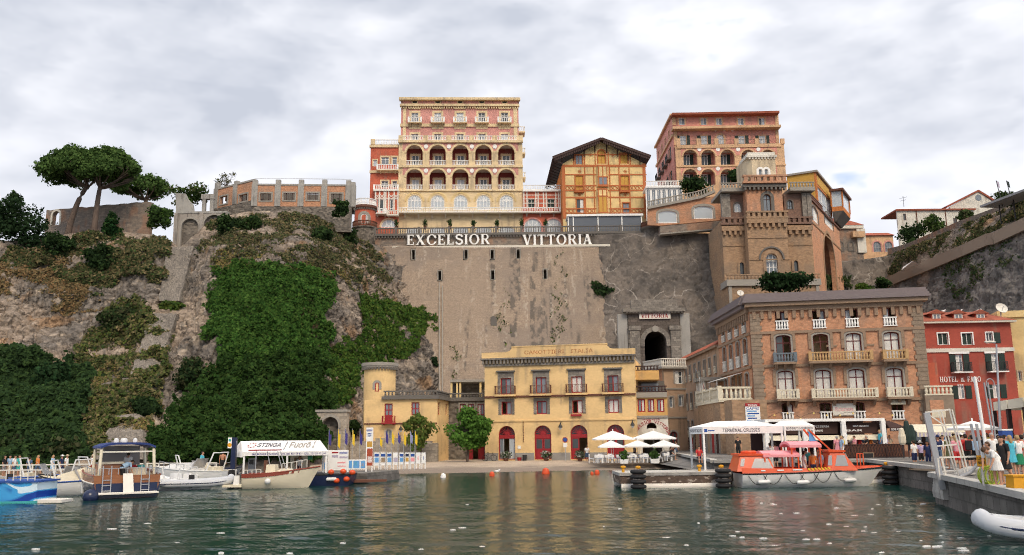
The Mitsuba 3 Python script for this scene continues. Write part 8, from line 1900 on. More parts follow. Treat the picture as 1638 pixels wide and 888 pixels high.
# boats
def boat_frame(px,py,Y,yaw): c = at(px,py,Y); return Frame((c[0],c[1],0),yaw)
def hull(F,T,L,B,D,mt,sheer=.35,transom=.85,rake=.6,n=18,flare=.78,draft=.25,name='hull',deck='cream_gel',dz=.12,band=None):
 """stern at u=0, bow at u=L; returns the half beam and sheer height along it"""
 ts = np.linspace(0,1,n); hb = lambda t: B / 2 * (transom + (1 - transom) * min(1,t / .35)) * max(0.012,1 - max(0,(t - .45) / .55) ** 2.3); sz = lambda t: D + sheer * t * t
 rows = []
 for t in ts:
  b,z = hb(t),sz(t); rows.append([(L * t + rake * t ** 3 * (zz_ / z),s * bb,zz_) for s,bb,zz_ in ((1,b,z),(1,b * (.93 + .05 * flare),z * .55),(1,b * flare,.02),(1,b * .35,-draft),(-1,b * .35,-draft),(-1,b * flare,.02),(-1,b * (.93 + .05 * flare),z * .55),(-1,b,z))])
 V = np.array(rows).reshape(-1,3); m = 8; f = []
 for i in range(n - 1):
  for j in range(m - 1): q = i * m + j; f += [[q,q + 1,q + m + 1],[q,q + m + 1,q + m]]
 for j in range(1,m - 1): f.append([0,j + 1,j])
 M = MB(F).add(V,f); k = M.put(name,mt,T,35)
 d = MB(F); P = np.array([[r[0],r[-1]] for r in rows]) - [0,0,dz]; P[:,0,1] -= .04; P[:,1,1] += .04; v = P.reshape(-1,3); d.add(v,[x for i in range(n - 1) for x in ([2 * i,2 * i + 1,2 * i + 3],[2 * i,2 * i + 3,2 * i + 2])]).put('deck',deck,T)
 for s in (0,-1):
  e = np.array([r[s] for r in rows]); MB(F).tube(e,.05,6).put('gunwale',band or mt,T,True)
 return hb,sz
def rail(F,T,pts,h,step=2,mt='steel',r=.022,name='rail'):
 b = MB(F); p = np.array(pts,float); b.tube(p + [0,0,h],r,5)
 for q in p[::step]: b.bar(q,q + [0,0,h],r * 1.8)
 b.put(name,mt,T)
def fender_on(F,T,u,w,z,lie=True): (MB(F).tube([(u - .38,w,z),(u - .3,w,z),(u + .3,w,z),(u + .38,w,z)],np.array([.05,.13,.13,.05]),8) if lie else MB(F).tube([(u,w,z - .3),(u,w,z - .24),(u,w,z + .24),(u,w,z + .3)],np.array([.05,.12,.12,.05]),8)).put('fender','hull_white',T,True)
def tender():
 T = thing('orange_tender','orange and white enclosed passenger tender with pink canopies moored at the dock','boat'); F = Frame((at(1180,760,48.9)[0],at(1180,760,48.9)[1],0),-.03); L = F.uz(1388,752)[0]; D = F.uz(1200,757)[1]
 U = lambda x,y=740: F.uz(x,y,1.3)[0]; Z = lambda y: F.uz(1285,y,1.3)[1]
 hb,sz = hull(F,T,L,3.1,D,'hull_white',.28,.9,.9,deck='orange_paint',dz=.0,band='rubber')
 b = MB(F); n = 20
 for i in range(n):
  t0,t1 = i / n,(i + 1) / n; a,c = [(L * t0,s * hb(t0) * .97,sz(t0) + .03) for s in (-1,1)],[(L * t1 + .9 * t1 ** 3,s * hb(t1) * .97,sz(t1) + .03) for s in (-1,1)]
  for s in (0,1): o = np.array([0,.06 * (-1,1)[s] * -1,.34 * (1 - .7 * t0)]); o1 = np.array([0,o[1],.34 * (1 - .7 * t1)]); q = np.array([0,.05 * (1,-1)[s],0]); b.hexa([a[s],c[s],c[s] + q,a[s] + q],[a[s] + o,c[s] + o1,c[s] + o1 + q,a[s] + o + q])
 b.put('bulwark','orange_paint',T)
 def cabin(x0,x1,xt0,xt1,yt,nm,wins):
  a,c,at_,ct,z0,z1 = U(x0),U(x1),U(xt0),U(xt1),D + .15,Z(yt); wb,wt = 1.32,1.05
  k = MB(F).hexa([(a,-wb,z0),(c,-wb,z0),(c,wb,z0),(a,wb,z0)],[(at_,-wt,z1),(ct,-wt,z1),(ct,wt,z1),(at_,wt,z1)]).put(nm,'orange_paint',T)
  MB(F).box(at_ - .12,ct + .12,-wt - .1,wt + .1,z1,z1 + .12).put('cabin_roof','orange_paint',k)
  for s in (-1,1):
   for (p0,p1,p2,p3,y0,y1) in wins:
    zz0,zz1 = Z(y1),Z(y0); w0,w1 = [(wb + (wt - wb) * (q - z0) / (z1 - z0)) for q in (zz0,zz1)]; g = .025
    MB(F).hexa([(U(p0),s * w0,zz0),(U(p1),s * w0,zz0),(U(p1),s * (w0 + g),zz0),(U(p0),s * (w0 + g),zz0)],[(U(p2),s * w1,zz1),(U(p3),s * w1,zz1),(U(p3),s * (w1 + g),zz1),(U(p2),s * (w1 + g),zz1)]).put('window','clear_plastic',k)
  return k,a,c,at_,ct,z0,z1
 cabin(1178,1240,1186,1231,728.5,'aft_cabin',[(1201,1236,1209,1229,733,749),(1184,1190,1187,1193,733,745)])
 k,a,c,at_,ct,z0,z1 = cabin(1322,1372,1331,1352,724,'fore_cabin',[(1336,1357,1341,1354,729,746),(1324,1331,1328,1333,729,745)])
 MB(F).hexa([(c - .35,-1.0,z0 + .35),(c - .3,-1.0,z0 + .35),(c - .3,1.0,z0 + .35),(c - .35,1.0,z0 + .35)],[(ct + .18,-.85,z1 - .1),(ct + .23,-.85,z1 - .1),(ct + .23,.85,z1 - .1),(ct + .18,.85,z1 - .1)]).put('windscreen','clear_plastic',k)
 for nm,x0,x1,y0,y1 in (('lower_canopy',1222,1281,721,726.5),('upper_canopy',1266,1317,706,713)):
  a,c,z0,z1 = U(x0),U(x1),Z(y1),Z(y0); b = MB(F); g = np.linspace(-1,1,9)
  for p,q in zip(g,g[1:]): b.hexa([(a,p * 1.2,z1 - .22 * p * p - .16),(c,p * 1.2,z1 - .22 * p * p - .16),(c,q * 1.2,z1 - .22 * q * q - .16),(a,q * 1.2,z1 - .22 * q * q - .16)],[(a,p * 1.2,z1 - .22 * p * p),(c,p * 1.2,z1 - .22 * p * p),(c,q * 1.2,z1 - .22 * q * q),(a,q * 1.2,z1 - .22 * q * q)])
  k = b.put(nm,'pink_cloth',T)
  for x in (a + .1,c - .1):
   for s in (-1.15,1.15): MB(F).bar((x,s,D + .2),(x,s,z1 - .3),.08).put('post','orange_paint',k)
 for s in (-1,1): MB(F).bar((U(1334),s * 1.0,Z(722)),(U(1303),s * .5,Z(687)),.09).put('stay','orange_paint',T)
 MB(F).hexa([(U(1303),.5,Z(706)),(U(1315),.5,Z(706)),(U(1315),.54,Z(706)),(U(1303),.54,Z(706))],[(U(1303),.5,Z(690)),(U(1305),.5,Z(690)),(U(1305),.54,Z(690)),(U(1303),.54,Z(690))]).put('blue_flag','sky_blue',T)
 for x,y in ((1219,770),(1280,771),(1360,769)): fender_on(F,T,U(x),hb(U(x) / L) + .1,Z(y))
 for x in (1208,1232,1266,1290,1312,1346): 
  g = np.linspace(0,1,9); u = U(x) + g * 1.1 - .5; t = np.clip(u / L,0,1); MB(F).tube(np.stack([u,np.array([hb(q) for q in t]) + .06,np.array([sz(q) for q in t]) - .08 - .55 * 4 * g * (1 - g)],1),.02,4).put('grab_line','rubber',T)
 for x0,x1 in ((1216,1223),(1241,1252),(1266,1281),(1343,1353),(1362,1370)): t = U((x0 + x1) / 2) / L; MB(F).box(U(x0),U(x1),hb(t) * .97 - .03,hb(t) * .97 + .02,sz(t) + .16,sz(t) + .23).put('reflective_strip','white',T)
 for i in range(7): a = U(1292) + i * .21; t = a / L; MB(F).hexa([(a,hb(t) * .97 - .03,sz(t) + .1),(a + .1,hb(t) * .97 - .03,sz(t) + .1),(a + .1,hb(t) * .97 + .025,sz(t) + .1),(a,hb(t) * .97 + .025,sz(t) + .1)],[(a - .1,hb(t) * .97 - .06,sz(t) + .26),(a,hb(t) * .97 - .06,sz(t) + .26),(a,hb(t) * .97 + .02,sz(t) + .26),(a - .1,hb(t) * .97 + .02,sz(t) + .26)]).put('hazard_stripe','sun_yellow',T)
 a = np.linspace(0,math.tau,16); MB(F).tube(np.stack([U(1206) + .4 * np.cos(a),.3 * np.sin(a),0 * a + Z(727.5) + .16],1),.1,8,False).put('life_ring','orange_paint',T,True)
 t = .9; text_on(F,T,'VICTORIA 2',L * .84,L * .93,D + .02,D + .14,hb(.885) - .02,'grey_ink',.03)
 rail(F,T,[(U(x),.9,D + .4) for x in (1375,1380,1385)],.75,1,'orange_paint',.03,'bow_rail')
tender()
def wooden_boat():
 T = thing('wooden_cruiser','navy and varnished wood cabin cruiser with blue hardtop seen from its stern','boat'); L,B,D = 8.6,3.9,1.3
 F = Frame((at(203,780,45.0)[0],at(203,780,45.0)[1],0),2.12)
 hb,sz = hull(F,T,L,B,D,'wood',.55,.92,.7,name='topside',band='red_wood',deck='timber')
 hull(F,T,L - .04,B * .985 + .07,D * .66,'navy',.40,.92,.62,band='offwhite',flare=.80)
 MB(F).box(-.035,.0,-B * .42,B * .42,.05,D * .66).put('transom','navy',T)
 MB(F).box(-.95,-.05,-1.6,1.6,.28,.36).put('swim_platform','offwhite',T)
 MB(F).hexa([(-.75,-.28,.36),(-.62,-.28,.36),(-.62,.28,.36),(-.75,.28,.36)],[(-.08,-.26,D + .1),(.02,-.26,D + .1),(.02,.26,D + .1),(-.08,.26,D + .1)]).put('gangboard','offwhite',T)
 for w in (-1.1,.95):
  b = MB(F)
  for s in (-.22,.22): b.bar((-.08,w + s,.3),(-.05,w + s,D + .55),.05)
  for z in (.45,.75,1.05): b.bar((-.08,w - .22,z),(-.08,w + .22,z),.045)
  b.put('ladder','steel',T)
 zr = D + 1.75
 b = MB(F); g = np.linspace(-1,1,9)
 for p,q in zip(g,g[1:]): b.hexa([(.3,p * 1.5,zr - .22 * p ** 4),(4.2,p * 1.5,zr - .22 * p ** 4),(4.2,q * 1.5,zr - .22 * q ** 4),(.3,q * 1.5,zr - .22 * q ** 4)],[(.3,p * 1.5,zr + .12 - .22 * p ** 4),(4.2,p * 1.5,zr + .12 - .22 * p ** 4),(4.2,q * 1.5,zr + .12 - .22 * q ** 4),(.3,q * 1.5,zr + .12 - .22 * q ** 4)])
 k = b.put('hardtop','deep_blue',T)
 for u,w,r in ((1.8,-.5,.14),(2.0,-.05,.2),(1.5,.5,.12)): MB(F).lathe([(r,zr + .1),(r * 1.05,zr + .25),(r * .7,zr + .36),(0,zr + .38)],(u,w,0),10).put('radar_dome','hull_white',k,40)
 for u,w in ((.45,-1.42),(.45,1.42),(3.6,-1.4),(3.6,1.4)): MB(F).tube([(u - .15,w * 1.05,D),(u,w,zr - .3),(u + .1,w * .95,zr - .1)],.09,6).put('top_post','cream_gel',T,True)
 MB(F).bar((.45,-1.4,zr - .42),(.45,1.4,zr - .42),.08).put('cross_bar','offwhite',T)
 MB(F).box(3.9,6.2,-1.2,1.2,D,D + .55,.25,.2).put('cabin','wood',T); MB(F).hexa([(3.85,-1.2,D + .5),(3.95,-1.2,D + .5),(3.95,1.2,D + .5),(3.85,1.2,D + .5)],[(3.5,-1.1,zr - .1),(3.55,-1.1,zr - .1),(3.55,1.1,zr - .1),(3.5,1.1,zr - .1)]).put('windscreen','clear_plastic',T)
 MB(F).box(1.3,2.2,-.1 - 1.1,-.1,D - .1,D + .62,.05,.05).put('bench','wood',T); MB(F).box(1.25,2.25,-1.25,-.05,D + .62,D + .74).put('bench_cushion','ivory',T); MB(F).box(1.6,2.5,.3,1.25,D - .1,D + .4).put('sunbed','ivory',T)
 for i,m_ in enumerate(('door_red','teal')): MB(F).hexa([(1.8,.35 + .45 * i,D + .41),(2.4,.35 + .45 * i,D + .41),(2.4,.75 + .45 * i,D + .41),(1.8,.75 + .45 * i,D + .41)],[(1.9,.4 + .45 * i,D + .5),(2.3,.4 + .45 * i,D + .52),(2.3,.7 + .45 * i,D + .5),(1.9,.7 + .45 * i,D + .54)]).put('towel',m_,T)
 rail(F,T,[(.1,w,D + .05) for w in np.linspace(-1.5,1.5,7)],.35,1); 
 for s in (-1,1): rail(F,T,[(u,s * (hb(u / L) - .08),sz(u / L)) for u in np.linspace(.2,3.4,6)],.38,1)
 fender_on(F,T,5.6,1.5,.75,False)
 Bq = thing('round_fender','big round navy fender ball at the stern corner of the wooden cruiser','fender'); c = F.w(np.array([[-.7,-1.95,.2]]))[0]; MB().ball(c,.42,2).put('ball','navy',Bq,True)
 c = F.w(np.array([[1.1,-.15,0]]))[0]; person('person in light shirt and dark shorts bending in the wooden cruiser',c[0],c[1],D - .55,top='light blue',bot='black',pose='bend',face=-.7); c = F.w(np.array([[3.0,.4,0]]))[0]; person('person in white at the helm of the wooden cruiser',c[0],c[1],D - .45,top='white',bot='white',face=BK)
wooden_boat()
def stinga_boat():
 T = thing('cream_launch','cream launch with red brown gunwale moored before the fuel station canopy','boat'); p = at(392,770,53); F = Frame((p[0],p[1],0),.05); L = F.uz(494,760)[0]; D = .95
 hb,sz = hull(F,T,L,2.3,D,'cream_gel',.45,.88,.75,band='red_wood')
 MB(F).box(-1.3,-.02,-.85,.85,.12,.26).put('swim_platform','cream_gel',T); MB(F).box(-.75,-.35,-.2,.2,.26,.85,.05,.05).put('outboard_motor','hull_white',T)
 b = MB(F)
 for i in range(16): t0,t1 = i / 16,(i + 1) / 16; b.hexa([(L * t0,hb(t0) + .005,sz(t0) - .22),(L * t1 + .5 * t1 ** 3,hb(t1) + .005,sz(t1) - .22),(L * t1 + .5 * t1 ** 3,hb(t1) + .035,sz(t1) - .22),(L * t0,hb(t0) + .035,sz(t0) - .22)],[(L * t0,hb(t0) + .005,sz(t0) - .03),(L * t1 + .62 * t1 ** 3,hb(t1) + .005,sz(t1) - .03),(L * t1 + .62 * t1 ** 3,hb(t1) + .035,sz(t1) - .03),(L * t0,hb(t0) + .035,sz(t0) - .03)])
 b.put('rubbing_strake','red_wood',T)
 MB(F).box(L * .34,L * .5,-.6,.6,D - .1,D + .62,.06,.06).put('console','cream_gel',T); MB(F).box(L * .5,L * .78,-.7,.7,D,D + .32,.3,.15).put('foredeck_cabin','cream_gel',T)
 MB(F).box(L * .30,L * .34,-.3,.3,D,D + .9).put('helm_seat','brown',T); b = MB(F)
 for x0,x1 in ((.42,.36),(.60,.52),(.66,.56)): b.bar((L * x0,.5,D + .3),(L * x1,.5,D + 1.5),.05)
 b.bar((L * .2,.8,D),(L * .2,.8,D + 1.6),.05).put('awning_frame','steel',T); MB(F).box(L * .08,L * .52,-.85,.85,D + 1.55,D + 1.62).put('awning','door_red',T)
 rail(F,T,[(L * t,hb(t) - .06,sz(t)) for t in np.linspace(.62,.97,6)],.5,1,'offwhite'); rail(F,T,[(L * t,hb(t) - .06,sz(t)) for t in np.linspace(.02,.3,5)],.28,1,'offwhite'); MB(F).ball((L * .42,hb(.42) + .14,.5),.2,2).put('fender','hull_white',T,True)
stinga_boat()
def small_boats():
 def rib(lb,px,py,Y,yaw,L=4.2,B=1.8,mt='hull_white',cover=None,tube_m='rib_grey',arch=True):
  T = thing('inflatable_boat',lb,'boat'); F = boat_frame(px,py,Y,yaw); a = np.linspace(-1,1,25); w = B / 2 * np.sign(a) * np.minimum(1,np.abs(a) * 2.2) ** .55; u = L * (1 - np.maximum(0,np.abs(a) - .12) / .88 * 1.0) - .28 * B * 0
  P = np.stack([np.where(np.abs(a) < .46,L - L * .30 * (np.abs(a) / .46) ** 2.2,L * .70 * (1 - (np.abs(a) - .46) / .54)),w,.42 + .28 * np.clip(1 - np.abs(a) / .5,0,1) ** 1.5],1)
  r = np.full(25,.26); r[[0,-1]] = .10; MB(F).tube(P,r,12).put('tube',tube_m,T,True); MB(F).tube(P + [0,0,0] + np.stack([.0 * a,np.sign(w) * .25,0 * a],1),.035,5).put('rubbing_strip','navy',T,True)
  h = MB(F).hexa([(0,-.3,-.15),(L * .7,-.1,-.1),(L * .7,.1,-.1),(0,.3,-.15)],[(0,-B / 2 + .1,.38),(L * .78,-.35,.45),(L * .78,.35,.45),(0,B / 2 - .1,.38)]); h.put('hull',mt,T)
  MB(F).box(.02,.14,-B / 2 + .2,B / 2 - .2,.1,.72).put('transom',mt,T); MB(F).box(L * .32,L * .45,-.34,.34,.38,1.05,.06,.05).put('console',mt,T); MB(F).box(L * .15,L * .26,-.5,.5,.38,.68).put('seat',cover or mt,T)
  if arch: MB(F).tube([(L * .08,-B / 2 + .15,.5),(L * .04,-B / 2 + .25,1.45),(L * .04,B / 2 - .25,1.45),(L * .08,B / 2 - .15,.5)],.04,6).put('arch','hull_white',T)
  MB(F).box(-.35,0,-.2,.2,.1,.95,.04,.04).put('outboard_motor','dark',T); return T,F
 rib('light grey inflatable boat lying right of the wooden cruiser',254,770,52,.35,4.6); rib('white inflatable boat with navy stripe next to the white cabin boat',303,768,52.5,2.5,4.2,1.8,'hull_white',None,'hull_white')
 T,F = rib('pale grey inflatable dinghy at the lower right corner',1825,838,22.46,2.85,4.1,1.9,'hull_white',None,'rib_grey',False); MB(F).ball((2.4,-.1,.62),.24,2,(1.2,1,.8)).put('fender_bag','hull_white',T,True)
 def runabout(lb,px,py,Y,yaw,L,B,D,mt,cover=None,band='sign_blue',ws=True,arch=True,cabin=False):
  T = thing('motor_boat',lb,'boat'); F = boat_frame(px,py,Y,yaw); hb,sz = hull(F,T,L,B,D,mt,.35,.86,.6,band=band)
  if cover: MB(F).hexa([(L * .1,-B * .4,D),(L * .72,-B * .3,D + .15),(L * .72,B * .3,D + .15),(L * .1,B * .4,D)],[(L * .2,-B * .2,D + .45),(L * .5,-.15,D + .9),(L * .5,.15,D + .9),(L * .2,B * .2,D + .45)]).put('cover',cover,T)
  if cabin: MB(F).hexa([(L * .42,-B * .36,D),(L * .88,-B * .14,D + .25),(L * .88,B * .14,D + .25),(L * .42,B * .36,D)],[(L * .45,-B * .3,D + .62),(L * .78,-B * .1,D + .5),(L * .78,B * .1,D + .5),(L * .45,B * .3,D + .62)]).put('cabin',mt,T)
  if ws: MB(F).hexa([(L * .44,-B * .34,D + .1),(L * .46,-B * .34,D + .1),(L * .46,B * .34,D + .1),(L * .44,B * .34,D + .1)],[(L * .36,-B * .3,D + .9),(L * .37,-B * .3,D + .9),(L * .37,B * .3,D + .9),(L * .36,B * .3,D + .9)]).put('windscreen','clear_plastic',T)
  if arch: MB(F).tube([(L * .2,-B / 2 + .1,D),(L * .12,-B / 2 + .25,D + 1.3),(L * .12,B / 2 - .25,D + 1.3),(L * .2,B / 2 - .1,D)],.055,6).put('arch','hull_white',T)
  rail(F,T,[(L * t,-hb(t) + .06,sz(t)) for t in np.linspace(.5,.95,5)],.4,1); fender_on(F,T,L * .3,-hb(.3) - .12,D * .5,False); fender_on(F,T,L * .5,hb(.5) + .12,D * .5,False); MB(F).box(-.4,0,-.22,.22,.2,1.1,.05,.05).put('outboard_motor','dark',T); MB(F).box(L * .15,L * .24,-.6,.6,D - .1,D + .3).put('seat','ivory',T); return T,F
 runabout('white motor boat with cream tarpaulin left of the wooden cruiser',66,778,48,.25,5.2,2.1,.8,'hull_white','ivory'); runabout('cream motor boat with dark rim beside the wooden cruiser',142,776,50,2.75,4.0,1.9,.8,'cream_gel',None,'rubber'); runabout('white cabin motor boat with arch left of the fuel station',366,768,56.5,2.9,6.0,2.4,1.05,'hull_white',None,'hull_white',True,True,True)
 runabout('white motor boat half hidden behind the patterned blue boat',20,768,54,.2,5.0,2.0,.85,'hull_white',None,'sign_blue'); runabout('white motor boat moored to the pier behind the cream boat',118,768,58,.9,4.6,1.9,.8,'hull_white',None,'sign_blue'); runabout('white speed boat moored at the pier behind the inflatable boats',268,765,58,.5,4.8,2.0,.85,'hull_white','ivory','navy',True,True)
 T = thing('patterned_boat','boat wrapped in a blue wave pattern at the left edge','boat'); F = boat_frame(-36,790,42,.0); L = F.uz(58,785)[0]
 MB(F).box(0,L,-2.2,0,-.2,.12).put('hull','teal',T); MB(F).box(0,L,-2.2,-.02,.12,1.1,.0,.03).put('side','blue_wave',T); MB(F).box(-.1,L + .1,-2.3,.05,1.1,1.2).put('deck_rim','sign_blue',T); MB(F).box(L,L + 1.3,-1.5,-.2,.0,.16).put('platform','offwhite',T); rail(F,T,[(u,-.15,1.2) for u in np.linspace(.2,L - .2,8)],.55,1,'offwhite')
 B = thing('navy_barge','low navy work barge with orange floats right of the cream launch','boat'); F = boat_frame(494,768,55,0); L = F.uz(562,765)[0]; MB(F).hexa([(0,-2.4,-.2),(L - .3,-2.4,-.2),(L - .3,0,-.2),(0,0,-.2)],[(0,-2.4,.72),(L,-2.4,.78),(L,.1,.78),(0,.1,.72)]).put('hull','navy',B); MB(F).box(-.05,L,-2.45,.14,.72,.8).put('rim','dark',B); fender_on(F,B,L * .55,.25,.45)
 for i,(u,z) in enumerate(((L - .3,.45),(L - 1.0,.35),(L - .55,.98),(L - 1.4,.95),(L + .1,.9))): O = thing('orange_float',('orange float hanging on the barge corner','orange float low on the barge side','orange float on the barge deck corner','small orange float lying on the barge deck','topmost orange float at the barge end')[i],'float'); c = F.w(np.array([[u,.2,z]]))[0]; MB().ball(c,.2,2,(1.1,1,.9)).put('ball','orange_paint',O,True)
def wave_fn(p,n,uv):
 w = N3(p.x * .9 + 2 * N3(p.x * .7,p.z * 1.5,3.),p.z * 2.6 + 1.5 * N3(p.x * 1.3,p.z,9.),1.); return mix(mix((0.01,0.05,0.30),(0.05,0.30,0.62),smoothstep(.42,.52,w)),(0.55,0.70,0.80),smoothstep(.64,.68,w))
procm('blue_wave',wave_fn,.35)
small_boats()
# left pier and fuel station
def pier():
 T = thing('floating_pier','long low floating pier with white railing along the foot of the left cliff','pier'); F = frame_at(-60,750,65,0); L = F.uz(620,750)[0]; MB(F).box(0,F.uz(372,750)[0],-2.6,0,-.1,.45).put('deck','concrete',T)
 n = 22; u1 = F.uz(345,745)[0]
 for i in range(n + 1): u = u1 * i / n; MB(F).box(u - .05,u + .05,-.2,-.1,.45,1.42).put('railing_post','offwhite',T)
 for z in (1.38,.95): MB(F).box(0,u1,-.19,-.11,z - .05,z + .05).put('rail','offwhite',T)
 Q = thing('stone_jetty','low stone jetty with timber edge leading to the beach','jetty'); G = frame_at(500,765,57.5,0); a,c = G.uz(366,765)[0],G.uz(612,765)[0]; MB(G).hexa([(a,-6,-.5),(c + .6,-6,-.5),(c - 1,0,-.5),(a,0,-.5)],[(a,-6,.72),(c + .4,-6,.72),(c - 1.2,0,.72),(a,0,.72)]).put('body','quay_stone',Q)
 p = MB(G).hexa([(G.uz(498,770)[0],.05,.05),(c - 2,.05,.12),(c + .4,.6,.12),(G.uz(498,770)[0],1.2,.05)],[(G.uz(498,770)[0],.05,.2),(c - 2,.05,.3),(c + .4,.6,.3),(G.uz(498,770)[0],1.2,.2)]); p.put('timber_edge','brown',Q)
 C = thing('fuel_station_canopy','white gabled canopy lettered STINGA over the boat fuel station','canopy'); F = frame_at(448,725,57,0); u0,u1 = F.uz(388,725)[0],F.uz(525,725)[0]; zv,zb = F.uz(448,723.5)[1],F.uz(448,729)[1]; zr = F.uz(448,706,-1.6)[1]; r0,r1 = F.uz(385,706,-1.6)[0],F.uz(512,706,-1.6)[0]; d = 3.2; ul = F.uz(372,725,-d)[0]
 q = [np.array(x) for x in ((u0,0,zv),(u1,0,zv),(r1,-1.6,zr),(r0,-1.6,zr),(ul,-d,zv),(u1 - .8,-d,zv))]; up = np.array([0,0,.05])
 MB(F).hexa(q[:4],[x + up for x in q[:4]]).hexa([q[3],q[2],q[5],q[4]],[x + up for x in (q[3],q[2],q[5],q[4])]).add([q[0],q[3],q[4],q[0] + [.02,-.02,0],q[3] + [.05,0,0],q[4] + [.05,0,0]],[[0,1,2],[3,5,4]]).add([q[1],q[2],q[5],q[1] - [.02,.02,0],q[2] - [.05,0,0],q[5] - [.05,0,0]],[[0,2,1],[3,4,5]]).put('roof','canvas',C)
 MB(F).box(u0,u1,-.04,0,zb,zv - .004).put('valance','canvas',C); MB(F).bar(q[0] - [0,0,.17],q[4] - [0,0,.17],.04,.34).put('end_valance','canvas',C)
 for p in ((u0 + .1,-.1),(u1 - .15,-.1),(ul + .2,-d + .1),(u1 - 1,-d + .1),((u0 + u1) / 2,-d + .1),(u0 + (u1 - u0) * .52,-.1)): MB(F).box(p[0] - .06,p[0] + .06,p[1] - .06,p[1] + .06,.7,zv).put('post','white',C)
 h = zv - zb; text_on(F,C,'SEA BUNKER STATION',F.uz(403,726)[0],F.uz(444,726)[0],zb + h * .25,zb + h * .8,0,'violet',.012); text_on(F,C,'TEL. 081 807 19 82 - CELL. 333 52 47 169',F.uz(450,726)[0],F.uz(521,726)[0],zb + h * .25,zb + h * .8,0,'violet',.012)
 sl = (zr - zv) / 1.6
 def on_roof(txt,x0,x1,t0,t1,mt):
  m = meshkit.text_mesh(txt,1,1,True); v = np.array(m.vertices); lo,hi = v.min(0),v.max(0); v = (v - lo) / (hi - lo); a,c = F.uz(x0,714,-.9)[0],F.uz(x1,714,-.9)[0]; t = t0 + v[:,1] * (t1 - t0); MB(F).add(np.stack([a + v[:,0] * (c - a),-1.6 * t + .01,zv + (zr - zv) * t + .05 + v[:,2] * .015],1),m.faces[:,::-1]).put('lettering',mt,C)
 on_roof('STINGA',412,450,.42,.78,'grey_ink'); on_roof('Fuor\u014d',464,497,.32,.85,'old_stone'); on_roof('1',501,503.5,.32,.9,'old_stone'); on_roof('|',457,458,.15,.9,'grey_ink')
 for i in range(8): a = i * math.tau / 8; uu,t = F.uz(403,714,-.9)[0] + .27 * math.cos(a),.58 + .2 * math.sin(a); MB(F).ball((uu,-1.6 * t,zv + (zr - zv) * t + .05),.075,1,(1,1,.5)).put('logo_petal','door_red',C)
 K_ = thing('fuel_kiosk','cream fuel station kiosk with open hatch under the white canopy','kiosk'); r = F.rect(464,729,491,746,-2); W = Wall(F,sbox(r[0],.7,r[2],r[3]),K_,'cream_gel',-2,.1); W.holes.append(sbox(*F.rect(470,732,484,742,-2))); W.put(); MB(F).box(r[0],r[2],-3,-2.9,.7,r[3]).put('back_wall','timber',K_); MB(F).box(r[0],r[2],-3,-1.9,r[3],r[3] + .1).put('roof','cream_gel',K_)
 P = thing('fuel_pump','grey fuel pump standing under the left part of the white canopy','fuel pump'); r = F.rect(397,733,407,752,-1.5); MB(F).box(r[0],r[2],-1.9,-1.5,.7,r[3]).put('housing','grey_paint',P); MB(F).box(r[0] + .08,r[2] - .08,-1.52,-1.47,r[3] - .45,r[3] - .12).put('display','glass',P)
 G_ = thing('green_box','green cabinet on the post of the fuel station canopy','cabinet'); r = F.rect(492,728,499,735.5,-.5); MB(F).box(r[0],r[2],-.7,-.5,r[1],r[3]).put('box','green_sign',G_)
 N = thing('navy_totem','tall navy totem sign with orange and white emblem beside the fuel station','sign'); F = frame_at(369,750,57.6,0); a,z0,c,z1 = F.rect(369,700,376.5,762); MB(F).box(a,c,-.35,0,.6,z1).put('post','navy',N); MB(F).box(a - .15,c + .12,-.45,.1,.6,.85).put('foot','navy',N); r = F.rect(364.5,700,370.5,717,.05); MB(F).box(r[0],r[2],-.3,.05,r[1],r[3]).put('panel','white',N); m = (r[0] + r[2]) / 2
 MB(F).poly(Point(m,r[1] + (r[3] - r[1]) * .3).buffer(.15,8),.05,.07).put('emblem','amber',N); MB(F).poly(Point(m,r[1] + (r[3] - r[1]) * .75).buffer(.1,6),.05,.07).put('emblem','teal',N)
plain('green_sign',(0.01,0.14,0.06),0.5)
pier()
